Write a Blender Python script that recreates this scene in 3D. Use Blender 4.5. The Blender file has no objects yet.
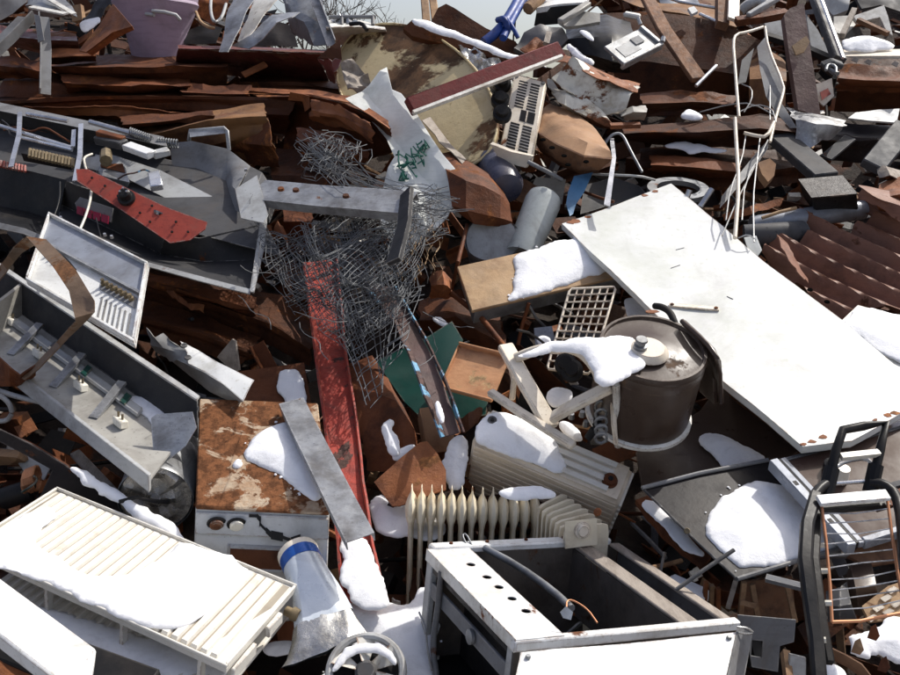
import bpy, bmesh, math, random
import numpy as np
from mathutils import Vector, noise
from mathutils.geometry import delaunay_2d_cdt

random.seed(7)
SC = bpy.context.scene
COL = SC.collection

# ------------------------------------------------------------------ camera, sky, sun, exposure
F = 965.0                                   # focal length in pixels of the 900 x 675 photograph
CAM = Vector((0, 0, 2.0))
PITCH = math.radians(12)
cam = bpy.data.cameras.new('camera')
cam.sensor_width = 36
cam.lens = 36 * F / 900
cam.clip_start = 0.05
cam.clip_end = 3000
camo = bpy.data.objects.new('camera', cam)
camo.location = CAM
camo.rotation_euler = (math.pi / 2 - PITCH, 0, 0)
COL.objects.link(camo)
SC.camera = camo

SUN_AZ, SUN_EL = math.radians(55), math.radians(52)      # azimuth from +Y (behind the heap) towards +X
SDIR = Vector((math.sin(SUN_AZ) * math.cos(SUN_EL), math.cos(SUN_AZ) * math.cos(SUN_EL), math.sin(SUN_EL)))
w = bpy.data.worlds.new('World')
SC.world = w
w.use_nodes = True
nt = w.node_tree
bg = nt.nodes['Background']
sky = nt.nodes.new('ShaderNodeTexSky')
sky.sky_type = 'NISHITA'
sky.sun_disc = False
sky.sun_elevation = SUN_EL
sky.sun_rotation = SUN_AZ
sky.air_density = 1.0
sky.dust_density = 4.0
sky.ozone_density = 1.0
hs = nt.nodes.new('ShaderNodeHueSaturation')
hs.inputs['Saturation'].default_value = 0.75
hs.inputs['Hue'].default_value = 0.515
nt.links.new(sky.outputs[0], hs.inputs['Color'])
nt.links.new(hs.outputs[0], bg.inputs[0])
bg.inputs[1].default_value = 0.15
sun = bpy.data.lights.new('sun', 'SUN')
sun.energy = 4.2
sun.angle = math.radians(0.53)
sun.color = (1, 0.955, 0.89)
suno = bpy.data.objects.new('sun', sun)
suno.rotation_euler = SDIR.to_track_quat('Z', 'Y').to_euler()
suno.location = SDIR * 30
COL.objects.link(suno)
vs = SC.view_settings
vs.view_transform = 'Standard'
vs.look = 'None'
vs.exposure = 0.13
vs.gamma = 1
vs.use_curve_mapping = False
SC.render.resolution_x, SC.render.resolution_y = 1024, 768

# ------------------------------------------------------------------ the heap's slope and points on it
SL = 0.482
P0 = Vector((0, 2.5, 0.5))
N = Vector((0, -SL, 1)).normalized()
FW = Vector((0, math.cos(PITCH), -math.sin(PITCH)))
UP = Vector((0, math.sin(PITCH), math.cos(PITCH)))
H0 = (CAM - P0).dot(N)


def ray(px, py):
    return Vector(((px - 450) / F, 0, 0)) + UP * (-(py - 337.5) / F) + FW


def V(px, py, h=0.0):
    """a point standing h metres off the slope of the heap"""
    d = ray(px, py)
    return CAM + d * ((h - H0) / d.dot(N))


def VY(px, py, y):
    d = ray(px, py)
    return CAM + d * (y / d.y)


def hof(p):
    return (p - P0).dot(N)


def pm(px, py, h=0.0):
    return (V(px, py, h) - CAM).dot(FW) / F


class PL:
    """plane through a point; s = 0 lies on the slope, s = 1 stands upright; sx = rise per 100 px to the right"""
    def __init__(self, px, py, h=0.0, s=0.0, sx=0.0):
        a = V(px, py, h)
        b = V(px + 50, py, h + sx * .5)
        hy = hof(VY(px, py + 50, a.y))
        c = V(px, py + 50, h + s * (hy - h))
        self.o = a
        n = (c - a).cross(b - a).normalized()
        if n.dot(CAM - a) < 0:
            n = -n
        self.n = n

    def at(self, px, py, up=0.0):
        d = ray(px, py)
        return CAM + d * ((self.o + self.n * up - CAM).dot(self.n) / d.dot(self.n))


class PL3(PL):
    def __init__(self, a, b, c):
        a, b, c = (V(*q) if not isinstance(q, Vector) else q for q in (a, b, c))
        self.o = a
        n = (b - a).cross(c - a).normalized()
        if n.dot(CAM - a) < 0:
            n = -n
        self.n = n


# ------------------------------------------------------------------ materials
MATS = {}


def rgb(r, g, b):
    f = lambda c: (c / 255 / 12.92) if c <= 10 else ((c / 255 + .055) / 1.055) ** 2.4
    return (f(r), f(g), f(b), 1)


RUSTC = (0.17, 0.062, 0.024, 1)


def M(name, col, col2=None, dirt=.5, rust=0.0, rcol=None, rough=.5, metal=0.0, scale=5.0, bump=.15, stretch=None,
      spec=.32, trans=0.0, streak=0.0, speck=0.0, vary=.12, grime=.28, edge=None):
    """col is mottled with col2; rust = share of the surface covered by rust patches"""
    if name in MATS:
        return MATS[name]
    m = bpy.data.materials.new(name)
    m.use_nodes = True
    t = m.node_tree
    nd, ln = t.nodes, t.links
    b = nd['Principled BSDF']
    tc = nd.new('ShaderNodeTexCoord')
    oi = nd.new('ShaderNodeObjectInfo')
    mul = nd.new('ShaderNodeVectorMath'); mul.operation = 'MULTIPLY_ADD'
    ln.new(oi.outputs['Random'], mul.inputs[0]); mul.inputs[1].default_value = (37, 91, 53)
    ln.new(tc.outputs['Object'], mul.inputs[2])
    src = mul.outputs[0]
    if stretch:
        mp = nd.new('ShaderNodeMapping'); mp.inputs['Scale'].default_value = stretch
        ln.new(src, mp.inputs[0]); src = mp.outputs[0]

    def nz(sc, det=6, rg=.6, dis=0.0):
        n = nd.new('ShaderNodeTexNoise')
        n.inputs['Scale'].default_value = sc; n.inputs['Detail'].default_value = det
        n.inputs['Roughness'].default_value = rg; n.inputs['Distortion'].default_value = dis
        ln.new(src, n.inputs['Vector'])
        return n.outputs['Fac']

    def rng(v, a, c):
        r = nd.new('ShaderNodeMapRange'); r.interpolation_type = 'SMOOTHSTEP'
        ln.new(v, r.inputs[0]); r.inputs[1].default_value = a; r.inputs[2].default_value = c
        return r.outputs[0]

    def mix(f, a, c):
        x = nd.new('ShaderNodeMix'); x.data_type = 'RGBA'
        if isinstance(f, float): x.inputs[0].default_value = f
        else: ln.new(f, x.inputs[0])
        for i, q in ((6, a), (7, c)):
            if isinstance(q, tuple): x.inputs[i].default_value = q
            else: ln.new(q, x.inputs[i])
        return x.outputs[2]

    col = tuple(col[:3]) + (1,)
    if col2 is None:
        col2 = tuple(c * .55 for c in col[:3]) + (1,)
    col2 = tuple(col2[:3]) + (1,)
    n1 = nz(scale, 8, .65)
    f1 = rng(n1, .62 - dirt * .35, .72)
    c = mix(f1, col, col2)
    if streak:
        mp2 = nd.new('ShaderNodeMapping'); mp2.inputs['Scale'].default_value = (1, .3, 6)
        ln.new(src, mp2.inputs[0])
        n = nd.new('ShaderNodeTexNoise'); n.inputs['Scale'].default_value = scale * 3
        ln.new(mp2.outputs[0], n.inputs['Vector'])
        mm = nd.new('ShaderNodeMath'); mm.operation = 'MULTIPLY'
        ln.new(rng(n.outputs['Fac'], .5, .75), mm.inputs[0]); mm.inputs[1].default_value = streak
        c = mix(mm.outputs[0], c, col2)
    rv = None
    hsv = nd.new('ShaderNodeHueSaturation')
    tv = nd.new('ShaderNodeMapRange'); ln.new(oi.outputs['Random'], tv.inputs[0])
    tv.inputs[3].default_value = 1 - vary; tv.inputs[4].default_value = 1 + vary
    ln.new(tv.outputs[0], hsv.inputs['Value']); ln.new(c, hsv.inputs['Color'])
    c = hsv.outputs[0]
    if grime:
        gm = nd.new('ShaderNodeMath'); gm.operation = 'MULTIPLY'; gm.inputs[1].default_value = grime
        ln.new(rng(nz(scale * .45, 9, .72, 1.2), .46, .66), gm.inputs[0])
        c = mix(gm.outputs[0], c, (.10, .078, .058, 1))
    if speck:
        c = mix(rng(nz(scale * 16, 3, .5), .70 - speck * .12, .72), c, col2)
    if rust > 0:
        n2 = nz(scale * .55, 10, .68, .5)
        th = .70 - .42 * rust
        rv = rng(n2, th - .015, th + .03)
        rc = rcol or RUSTC
        rc2 = tuple(q * .42 for q in rc[:3]) + (1,)
        c = mix(rv, c, mix(rng(nz(scale * 3, 6, .7), .38, .62), rc, rc2))
    if edge:
        bv = nd.new('ShaderNodeBevel'); bv.samples = 3; bv.inputs['Radius'].default_value = .007
        ge = nd.new('ShaderNodeNewGeometry')
        dt = nd.new('ShaderNodeVectorMath'); dt.operation = 'DOT_PRODUCT'
        ln.new(bv.outputs[0], dt.inputs[0]); ln.new(ge.outputs['Normal'], dt.inputs[1])
        iv = nd.new('ShaderNodeMath'); iv.operation = 'SUBTRACT'; iv.inputs[0].default_value = 1
        ln.new(dt.outputs['Value'], iv.inputs[1])
        em = nd.new('ShaderNodeMath'); em.operation = 'MULTIPLY'
        ln.new(rng(iv.outputs[0], .015, .10), em.inputs[0]); ln.new(rng(nz(scale * 3.5, 7, .7), .44, .56), em.inputs[1])
        c = mix(em.outputs[0], c, edge)
    ln.new(c, b.inputs['Base Color'])
    rr = nd.new('ShaderNodeMapRange')
    ln.new(nz(scale * 2.3, 5), rr.inputs[0])
    rr.inputs[1].default_value = .3; rr.inputs[2].default_value = .7
    rr.inputs[3].default_value = max(.04, rough - .13); rr.inputs[4].default_value = min(1, rough + .13)
    if rv is not None:
        mx = nd.new('ShaderNodeMix'); mx.data_type = 'FLOAT'
        ln.new(rv, mx.inputs[0]); ln.new(rr.outputs[0], mx.inputs[2]); mx.inputs[3].default_value = .85
        ln.new(mx.outputs[0], b.inputs['Roughness'])
        if metal:
            m2 = nd.new('ShaderNodeMapRange'); ln.new(rv, m2.inputs[0])
            m2.inputs[3].default_value = metal; m2.inputs[4].default_value = 0
            ln.new(m2.outputs[0], b.inputs['Metallic'])
    else:
        ln.new(rr.outputs[0], b.inputs['Roughness'])
        b.inputs['Metallic'].default_value = metal
    b.inputs['Specular IOR Level'].default_value = spec
    if trans:
        b.inputs['Subsurface Weight'].default_value = trans
        b.inputs['Subsurface Radius'].default_value = (.03, .03, .03)
        b.inputs['Subsurface Scale'].default_value = 1
    if bump:
        bp = nd.new('ShaderNodeBump'); bp.inputs['Strength'].default_value = bump
        bp.inputs['Distance'].default_value = .02
        ln.new(nz(scale * 5, 8, .7), bp.inputs['Height'])
        ln.new(bp.outputs[0], b.inputs['Normal'])
    MATS[name] = m
    return m


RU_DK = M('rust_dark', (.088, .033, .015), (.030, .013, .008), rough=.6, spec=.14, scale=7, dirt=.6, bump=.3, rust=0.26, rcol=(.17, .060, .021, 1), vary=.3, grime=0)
RU_MD = M('rust_brown', (.135, .046, .019), (.05, .019, .010), rough=.6, spec=.16, scale=7, dirt=.55, bump=.3, rust=0.28, rcol=(.27, .098, .033, 1), vary=.25, grime=0)
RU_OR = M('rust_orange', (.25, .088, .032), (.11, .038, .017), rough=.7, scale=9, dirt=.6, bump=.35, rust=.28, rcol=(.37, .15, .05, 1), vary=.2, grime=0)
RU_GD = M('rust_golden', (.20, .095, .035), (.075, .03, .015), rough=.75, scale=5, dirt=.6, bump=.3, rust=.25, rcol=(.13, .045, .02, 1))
RU_CO = M('rust_corrugated', (.20, .092, .058), (.11, .049, .031), rough=.5, spec=.25, scale=7, dirt=.5, bump=.2, rust=.25, rcol=(.15, .06, .03, 1), grime=0, streak=.3)
MAROON = M('maroon_paint', (.13, .034, .027), (.06, .019, .016), rough=.45, scale=6, dirt=.5, rust=.3, rcol=(.16, .065, .03, 1), bump=.15, streak=.4, edge=(.33, .31, .28, 1))
WHITE = M('white_enamel', (.70, .71, .70), (.53, .525, .48), rough=.36, scale=6, dirt=.35, rust=.08, bump=.05, speck=.8, vary=.04, grime=.24, edge=(.15, .062, .026, 1))
WHITE_P = M('white_door_enamel', (.71, .72, .705), (.57, .585, .53), rough=.4, scale=2.6, dirt=.55, rust=.12, rcol=(.50, .38, .24, 1), bump=.08, speck=.8, vary=.02, grime=.2, streak=.4, edge=(.20, .085, .035, 1))
WHITE_D = M('dirty_white_enamel', (.68, .67, .62), (.42, .39, .33), rough=.45, scale=8, dirt=.45, rust=.16, bump=.1, speck=.7, edge=(.15, .062, .026, 1))
WHITE_R = M('rusting_white_enamel', (.62, .60, .52), (.36, .31, .23), rough=.55, scale=8, dirt=.5, rust=.45, bump=.25)
CREAM = M('cream_enamel', (.70, .605, .43), (.50, .40, .26), rough=.4, scale=8, dirt=.4, rust=.1, bump=.06, speck=.5, grime=.15, edge=(.15, .062, .026, 1))
CREAM_W = M('pale_cream_enamel', (.76, .685, .565), (.56, .47, .35), rough=.42, scale=8, dirt=.35, rust=.08, bump=.06, speck=.5, grime=.16, edge=(.15, .062, .026, 1))
CREAM_N = M('cream_heater_enamel', (.79, .71, .54), (.60, .50, .35), rough=.38, scale=9, dirt=.35, rust=.08, bump=.03, vary=.06, grime=.12)
RAD_N = M('radiator_rib_enamel', (.69, .665, .60), (.56, .51, .42), rough=.4, scale=9, dirt=.25, rust=.06, rcol=(.4, .26, .14, 1), bump=.03, vary=.03, grime=.12, speck=.4)
RAD_S = M('radiator_side_enamel', (.78, .68, .54), (.60, .50, .37), rough=.42, scale=5, dirt=.35, rust=.06, bump=.03, vary=.03, grime=.15, speck=.4)
RAD_G = M('radiator_gap_shade', (.30, .265, .21), (.2, .17, .13), rough=.6, scale=9, bump=.03)  # darker copy of the rib enamel: shade between the ribs put into colour
GREY_D = M('dark_grey_paint', (.072, .073, .077), (.044, .044, .046), rough=.58, spec=0.12, scale=5, dirt=.5, rust=.05, bump=.06, streak=.25, speck=.35, edge=(.3, .29, .27, 1))
GREY_M = M('mid_grey_paint', (.17, .174, .182), (.10, .10, .102), rough=.52, spec=0.2, scale=5, dirt=.5, rust=.04, bump=.06, streak=.25, speck=.35, edge=(.3, .29, .27, 1), grime=0.4)
GREY_L = M('light_grey_paint', (.40, .41, .41), (.26, .26, .25), rough=.45, scale=6, dirt=.45, rust=.04, bump=.06, speck=.4, streak=.25, edge=(.2, .17, .14, 1), grime=0.4)
GREY_W = M('warm_grey_paint', (.33, .32, .29), (.20, .19, .17), rough=.45, scale=6, dirt=.5, rust=.06, bump=.07, streak=.25, speck=.35, edge=(.3, .29, .27, 1), grime=0.4)
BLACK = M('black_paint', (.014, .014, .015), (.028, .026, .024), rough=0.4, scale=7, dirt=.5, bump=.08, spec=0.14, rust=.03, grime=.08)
CHAR = M('charcoal_sheet', (.036, .036, .038), (.055, .053, .052), rough=.6, spec=0.1, scale=6, dirt=.5, bump=.06, rust=.04, grime=.12, streak=.25, speck=.35, edge=(.3, .29, .27, 1))
RAD_W = M('radiator_white', (.69, .67, .61), (.56, .52, .43), rough=.4, scale=9, dirt=.25, rust=.09, rcol=(.4, .26, .14, 1), bump=.05, vary=.02, grime=.14, speck=.5, edge=(.15, .062, .026, 1))
HOLE = M('hole_black', (.004, .004, .004), rough=1, spec=0, bump=0, grime=0)
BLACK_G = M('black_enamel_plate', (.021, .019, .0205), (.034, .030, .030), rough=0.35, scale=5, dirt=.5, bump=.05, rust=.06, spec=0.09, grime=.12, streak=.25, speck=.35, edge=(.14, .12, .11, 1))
BLACK_R = M('black_rubber', (.02, .02, .021), (.035, .034, .033), rough=.65, scale=8, bump=.15, spec=0.12)
GALV = M('galvanised_steel', (.40, .41, .42), (.20, .20, .20), rough=.4, metal=.5, scale=11, dirt=.75, bump=.08, rust=.12, streak=.5, speck=.5, grime=.35, edge=(.55, .55, .55, 1))
GALV_D = M('dull_steel', (.25, .26, .27), (.13, .13, .13), rough=.5, metal=.6, scale=8, dirt=.6, bump=.1, rust=.14)
SHINY = M('crumpled_bright_metal', (.62, .62, .60), (.36, .35, .32), rough=.24, metal=.9, scale=6, dirt=.5, bump=.25, rust=.08)
SILVER = M('silver_tube', (.62, .63, .65), (.42, .42, .43), rough=.3, metal=.8, scale=9, bump=.04)
WIREM = M('galvanised_wire', (.155, .162, .168), (.075, .075, .08), rough=.75, metal=.0, spec=.2, scale=9, bump=0, rust=.15)
RED = M('worn_red_paint', (.37, .048, .03), (.21, .028, .02), rough=.6, scale=12, dirt=.5, rust=0.27, rcol=(.10, .055, .045, 1), bump=.3, streak=.7, speck=.5, edge=(.12, .08, .07, 1))
RED_O = M('orange_red_panel', (.30, .05, .033), (.17, .03, .022), rough=.5, scale=9, dirt=.5, rust=.12, bump=.06, speck=.7, streak=.4, grime=.3, edge=(.33, .31, .28, 1))
TEAL = M('dark_green_paint', (.0065, .050, .040), (.004, .03, .025), rough=.4, scale=5, dirt=.5, rust=.08, bump=.05, grime=.04, speck=.3, edge=(.25, .2, .16, 1))
BLUE_P = M('light_blue_paint', (.15, .35, .52), (.08, .2, .33), rough=.5, scale=14, rust=.62, rcol=(.10, .06, .052, 1), bump=.15, vary=.05)
BLUE_B = M('blue_enamel_chipped', (.09, .22, .38), (.04, .11, .2), rough=.4, scale=8, rust=.34, rcol=(.05, .04, .045, 1), bump=.15)
BLUE_R = M('deep_blue_rope', (.012, .05, .24), (.008, .03, .15), rough=.5, scale=9, bump=.1)
PURP = M('mauve_plastic', (.36, .285, .37), (.26, .205, .27), rough=.5, scale=3, dirt=.5, bump=.06, streak=.5)
PURPBAR = M('brown_violet_bar', (.095, .055, .05), (.055, .035, .035), rough=.6, scale=9, rust=.15, rcol=(.16, .33, .48, 1), bump=.2)
SNOW = M('snow', (.90, .91, .935), (.87, .885, .915), rough=.8, scale=16, dirt=.4, bump=0.22, trans=.3, spec=.2, vary=0, grime=0.16, speck=0.5)
WOOD = M('weathered_wood', (.30, .185, .10), (.15, .08, .045), rough=.8, scale=6, dirt=.6, bump=.3, stretch=(3, 1, 3))
WOOD_G = M('grey_wood', (.32, .28, .24), (.18, .15, .125), rough=.8, scale=7, dirt=.6, bump=.3, stretch=(4, 1, 4))
WOOD_T = M('tan_board', (.42, .28, .155), (.24, .14, .075), rough=.75, scale=7, dirt=.6, bump=.2, rust=.18, rcol=(.2, .1, .05, 1))
WOOD_O = M('orange_veneer', (.50, .26, .13), (.34, .15, .07), rough=.6, scale=9, dirt=.6, bump=.12, rust=.3, rcol=(.60, .40, .20, 1), grime=.3, streak=.4)
WOOD_B = M('brown_plank', (.19, .095, .05), (.09, .045, .028), rough=.8, scale=6, dirt=.6, bump=.3, stretch=(3, 1, 3))
CARD = M('brown_box', (.36, .21, .115), (.24, .13, .07), rough=.8, scale=6, dirt=.5, bump=.15)
TUB_B = M('brown_tub_enamel', (.056, .037, .028), (.080, .058, .045), rough=.36, spec=0.3, scale=6, dirt=.5, bump=.05, rust=.1, rcol=(.10, .06, .035, 1), grime=.10, speck=.3, edge=(.17, .13, .10, 1))
PLAST_W = M('clouded_plastic', (.74, .76, .71), (.52, .54, .48), rough=.45, scale=5, dirt=.45, bump=.06, trans=.3, grime=.2, streak=.3)
GREEN_S = M('green_string', (.02, .13, .09), rough=.7, bump=0)
YELL = M('yellowed_disc_paint', (.58, .47, .265), (.44, .335, .17), rough=.55, scale=2.6, dirt=.4, rust=0.46, grime=.06, rcol=(.155, .078, .034, 1), bump=.2, speck=.5, vary=.03)
RUSTTOP = M('scabby_rust_top', (.50, .40, .29), (.34, .20, .11), rough=.75, spec=.15, scale=12, dirt=.65, rust=0.62, rcol=(.22, .09, .038, 1), bump=.35, vary=.02, grime=.25, speck=.7, streak=.5)
CAN_W = M('can_white_print', (.62, .67, .72), (.50, .55, .6), rough=.3, metal=.25, scale=5, bump=.1)
CAN_B = M('can_blue_print', (.03, .12, .45), (.02, .09, .35), rough=.3, metal=.2, bump=.05)
REDLENS = M('red_lens', (.25, .012, .04), (.14, .006, .02), rough=.2, scale=12, bump=.05)
COPPER = M('copper_wire', (.58, .27, .14), (.38, .16, .08), rough=.45, metal=.4, bump=0)
CERAM = M('white_ceramic', (.72, .69, .60), (.5, .46, .38), rough=.3, scale=12, bump=.03)
STRAP = M('bronzed_strap', (.22, .15, .10), (.13, .085, .055), rough=.48, metal=.35, scale=9, rust=.35, rcol=(.19, .085, .035, 1), bump=.15)
FOILD = M('dark_foil', (.42, .40, .37), (.16, .15, .14), rough=.26, metal=.75, scale=9, dirt=.6, bump=.4)
ENAM_G = M('grey_green_enamel', (.40, .43, .42), (.30, .32, .31), rough=.4, scale=9, dirt=.5, bump=.08, speck=.8)
BLUEGR = M('blue_grey_frame', (.25, .27, .31), (.17, .18, .2), rough=.35, scale=7, metal=.2, bump=.05)
TERM = M('terminal_brass', (.22, .17, .10), (.10, .08, .05), rough=.5, metal=.4, scale=20, bump=.1)
BARK = M('bark', (.09, .075, .065), (.05, .042, .036), rough=.9, scale=9, bump=.3)
DIRT = M('heap_dirt', (.035, .024, .019), (.016, .012, .010), rough=.95, scale=3, dirt=.6, bump=.8, rust=.25, rcol=(.09, .035, .018, 1))
GROUND = M('yard_ground', (.11, .095, .08), (.62, .63, .65), rough=.9, scale=.7, dirt=.7, bump=.4)

# ------------------------------------------------------------------ mesh helpers
WL = {}


def mk(name, verts, faces, mat, parent=None, smooth=True, ang=32):
    c = sum(verts, Vector()) / len(verts)
    me = bpy.data.meshes.new(name)
    me.from_pydata([v - c for v in verts], [], faces)
    me.validate()
    bm = bmesh.new(); bm.from_mesh(me)
    bmesh.ops.recalc_face_normals(bm, faces=bm.faces)
    bm.to_mesh(me); bm.free()
    if smooth:
        me.shade_smooth()
        me.set_sharp_from_angle(angle=math.radians(ang))
    me.materials.append(mat)
    o = bpy.data.objects.new(name, me)
    COL.objects.link(o)
    WL[o] = c
    if parent is not None:
        o.parent = parent
        o.location = c - WL[parent]
    else:
        o.location = c
    return o


def tag(o, label, cat, group=None, kind='thing'):
    if label: o['label'] = label
    if cat: o['category'] = cat
    if group: o['group'] = group
    if kind: o['kind'] = kind
    return o


def thing(name, label, cat, loc, group=None):
    o = bpy.data.objects.new(name, None)
    o.empty_display_size = .05
    COL.objects.link(o)
    o.location = loc
    WL[o] = loc.copy()
    return tag(o, label, cat, group)


def fin(o, lab):
    if lab:
        tag(o, *lab)
    return o


class G:
    """collects geometry of one part"""
    def __init__(self):
        self.v, self.f = [], []

    def add(self, vs, fs):
        k = len(self.v)
        self.v += vs
        self.f += [tuple(i + k for i in f) for f in fs]
        return self

    def hexa(self, p):      # 8 points: bottom 0-3, top 4-7
        return self.add(list(p), [(0, 3, 2, 1), (4, 5, 6, 7), (0, 1, 5, 4), (1, 2, 6, 5), (2, 3, 7, 6), (3, 0, 4, 7)])

    def tube(self, pts, r, n=6, closed=False, r1=None, prof=None, up=None, cap=True):
        m = len(pts)
        rings = []
        for i in range(m):
            a = pts[i - 1] if (i > 0 or closed) else pts[i]
            b = pts[(i + 1) % m] if (i < m - 1 or closed) else pts[i]
            t = (b - a).normalized()
            u0 = up or (Vector((0, 0, 1)) if abs(t.z) < .9 else Vector((1, 0, 0)))
            s = t.cross(u0)
            if s.length < 1e-4: s = t.cross(Vector((1, .3, 0)))
            s.normalize()
            u = s.cross(t).normalized()
            # mitre
            sc = 1.0
            if 0 < i < m - 1:
                q = (pts[i] - pts[i - 1]).normalized().dot(t)
                sc = 1 / max(q, .5)
            if prof:
                rings.append([pts[i] + s * x + u * y for x, y in prof])
            else:
                rr = r if r1 is None else r + (r1 - r) * i / (m - 1)
                rings.append([pts[i] + s * rr * math.cos(2 * math.pi * j / n) + u * rr * math.sin(2 * math.pi * j / n) for j in range(n)])
        k = len(rings[0])
        vs = [p for rg in rings for p in rg]
        fs = []
        for i in range(m if closed else m - 1):
            i2 = (i + 1) % m
            for j in range(k):
                fs.append((i * k + j, i * k + (j + 1) % k, i2 * k + (j + 1) % k, i2 * k + j))
        if not closed and cap:
            fs.append(tuple(range(k))[::-1])
            fs.append(tuple((m - 1) * k + j for j in range(k)))
        return self.add(vs, fs)

    def lathe(self, p0, p1, prof, n=28, cap0=True, cap1=True, squash=1.0):
        ax = (p1 - p0)
        a = ax.normalized()
        s = a.cross(Vector((0, 1, 0)) if abs(a.y) < .9 else Vector((1, 0, 0))).normalized()
        u = s.cross(a)
        vs, fs = [], []
        for t, r in prof:
            for j in range(n):
                q = 2 * math.pi * j / n
                vs.append(p0 + ax * t + s * r * math.cos(q) + u * r * squash * math.sin(q))
        for i in range(len(prof) - 1):
            for j in range(n):
                fs.append((i * n + j, i * n + (j + 1) % n, (i + 1) * n + (j + 1) % n, (i + 1) * n + j))
        if cap0: fs.append(tuple(range(n))[::-1])
        if cap1: fs.append(tuple((len(prof) - 1) * n + j for j in range(n)))
        return self.add(vs, fs)

    def mk(self, name, mat, parent=None, lab=None, smooth=True, ang=32):
        return fin(mk(name, self.v, self.f, mat, parent, smooth, ang), lab)


def bevel(o, wd, seg=1):
    bm = bmesh.new(); bm.from_mesh(o.data)
    es = [e for e in bm.edges if len(e.link_faces) == 2 and e.calc_face_angle(0) > .5]
    bmesh.ops.bevel(bm, geom=es, offset=wd, segments=seg, affect='EDGES', clamp_overlap=True)
    bm.to_mesh(o.data); bm.free()
    return o


def inside(p, poly):
    r = False
    n = len(poly)
    for i in range(n):
        a, b = poly[i], poly[i - 1]
        if (a[1] > p[1]) != (b[1] > p[1]) and p[0] < (b[0] - a[0]) * (p[1] - a[1]) / (b[1] - a[1]) + a[0]:
            r = not r
    return r


def segd(p, a, b):
    ax, ay = b[0] - a[0], b[1] - a[1]
    l = ax * ax + ay * ay
    t = 0 if l == 0 else max(0, min(1, ((p[0] - a[0]) * ax + (p[1] - a[1]) * ay) / l))
    return math.hypot(p[0] - a[0] - ax * t, p[1] - a[1] - ay * t)


def bdist(p, poly):
    return min(segd(p, poly[i], poly[i - 1]) for i in range(len(poly)))


def resamp(poly, sp, tear, seed):
    out = []
    for i in range(len(poly)):
        a, b = poly[i], poly[(i + 1) % len(poly)]
        l = math.hypot(b[0] - a[0], b[1] - a[1])
        k = max(1, int(l / sp))
        for j in range(k):
            x, y = a[0] + (b[0] - a[0]) * j / k, a[1] + (b[1] - a[1]) * j / k
            if tear:
                q = Vector((x * 9, y * 9, seed))
                x += tear * noise.noise(q * 2.2) + tear * .6 * noise.noise(q * 7)
                y += tear * noise.noise(q * 2.2 + Vector((9, 4, 2))) + tear * .6 * noise.noise(q * 7 + Vector((3, 8, 1)))
            out.append((x, y))
    return out


def cdt(out, sp, holes=(), grid=True):
    pts = list(out)
    edges = [(i, (i + 1) % len(out)) for i in range(len(out))]
    for h in holes:
        k = len(pts)
        pts += h
        edges += [(k + i, k + (i + 1) % len(h)) for i in range(len(h))]
    if grid:
        xs, ys = [p[0] for p in out], [p[1] for p in out]
        r = 0
        y = min(ys) + sp * .5
        while y < max(ys):
            x = min(xs) + sp * (.25 + .5 * (r % 2))
            while x < max(xs):
                p = (x + random.uniform(-.12, .12) * sp, y + random.uniform(-.12, .12) * sp)
                if inside(p, out) and bdist(p, out) > sp * .45 and not any(inside(p, h) or bdist(p, h) < sp * .3 for h in holes):
                    pts.append(p)
                x += sp
            y += sp * .87
            r += 1
    res = delaunay_2d_cdt([Vector(p) for p in pts], edges, [], 0, 1e-6)
    vs = [tuple(v) for v in res[0]]
    fs = []
    for f in res[2]:
        c = (sum(vs[i][0] for i in f) / len(f), sum(vs[i][1] for i in f) / len(f))
        if inside(c, out) and not any(inside(c, h) for h in holes):
            fs.append(tuple(f))
    return vs, fs


def solid(v3, fs, n, th):
    """give a sheet of triangles a thickness along n (vector or per-vertex list)"""
    nn = n if isinstance(n, list) else [n] * len(v3)
    k = len(v3)
    vs = list(v3) + [p - q * th for p, q in zip(v3, nn)]
    cnt = {}
    for f in fs:
        for i in range(len(f)):
            a, b = f[i], f[(i + 1) % len(f)]
            cnt[(a, b)] = 1
    out = [tuple(f) for f in fs] + [tuple(i + k for i in reversed(f)) for f in fs]
    for (a, b) in cnt:
        if (b, a) not in cnt:
            out.append((b, a, a + k, b + k))
    return vs, out


def frame2(pl):
    ex = Vector((1, 0, 0)) - pl.n * pl.n.x
    ex.normalize()
    return ex, pl.n.cross(ex)


def poly(name, out, pl, mat, lab=None, th=.004, cr=0.0, cs=3.0, sp=None, tear=0.0, holes=(), parent=None, f=None, up=0.0, ang=32, bev=0):
    """flat or dented plate cut to an outline; outline pixels are projected on the plane"""
    ex, ey = frame2(pl)
    o = pl.o + pl.n * up
    to2 = lambda q: ((q - o).dot(ex), (q - o).dot(ey))
    o2 = [to2(pl.at(*q, up)) for q in out]
    h2 = [[to2(pl.at(*q, up)) for q in h] for h in holes]
    size = max(max(p[i] for p in o2) - min(p[i] for p in o2) for i in (0, 1))
    grid = bool(cr or f)
    sp = sp or (size / 16 if grid else size)
    seed = random.random() * 99
    if grid or tear:
        o2 = resamp(o2, min(sp, size / 10), tear, seed)
    v2, fs = cdt(o2, sp, h2, grid)
    v3 = []
    for x, y in v2:
        q = o + ex * x + ey * y
        d = 0
        if cr:
            d += cr * (noise.noise(Vector((x * cs, y * cs, seed))) + .45 * noise.noise(Vector((x * cs * 2.7, y * cs * 2.7, seed))))
            d += cr * .5 * (1 - abs(noise.noise(Vector((x * cs * .8, y * cs * .8, seed + 5)))) * 4)
        if f: d += f(q)
        v3.append(q + pl.n * d)
    vs, ff = solid(v3, fs, pl.n, th)
    ob = mk(name, vs, ff, mat, parent, True, ang)
    return fin(ob, lab)


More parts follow.
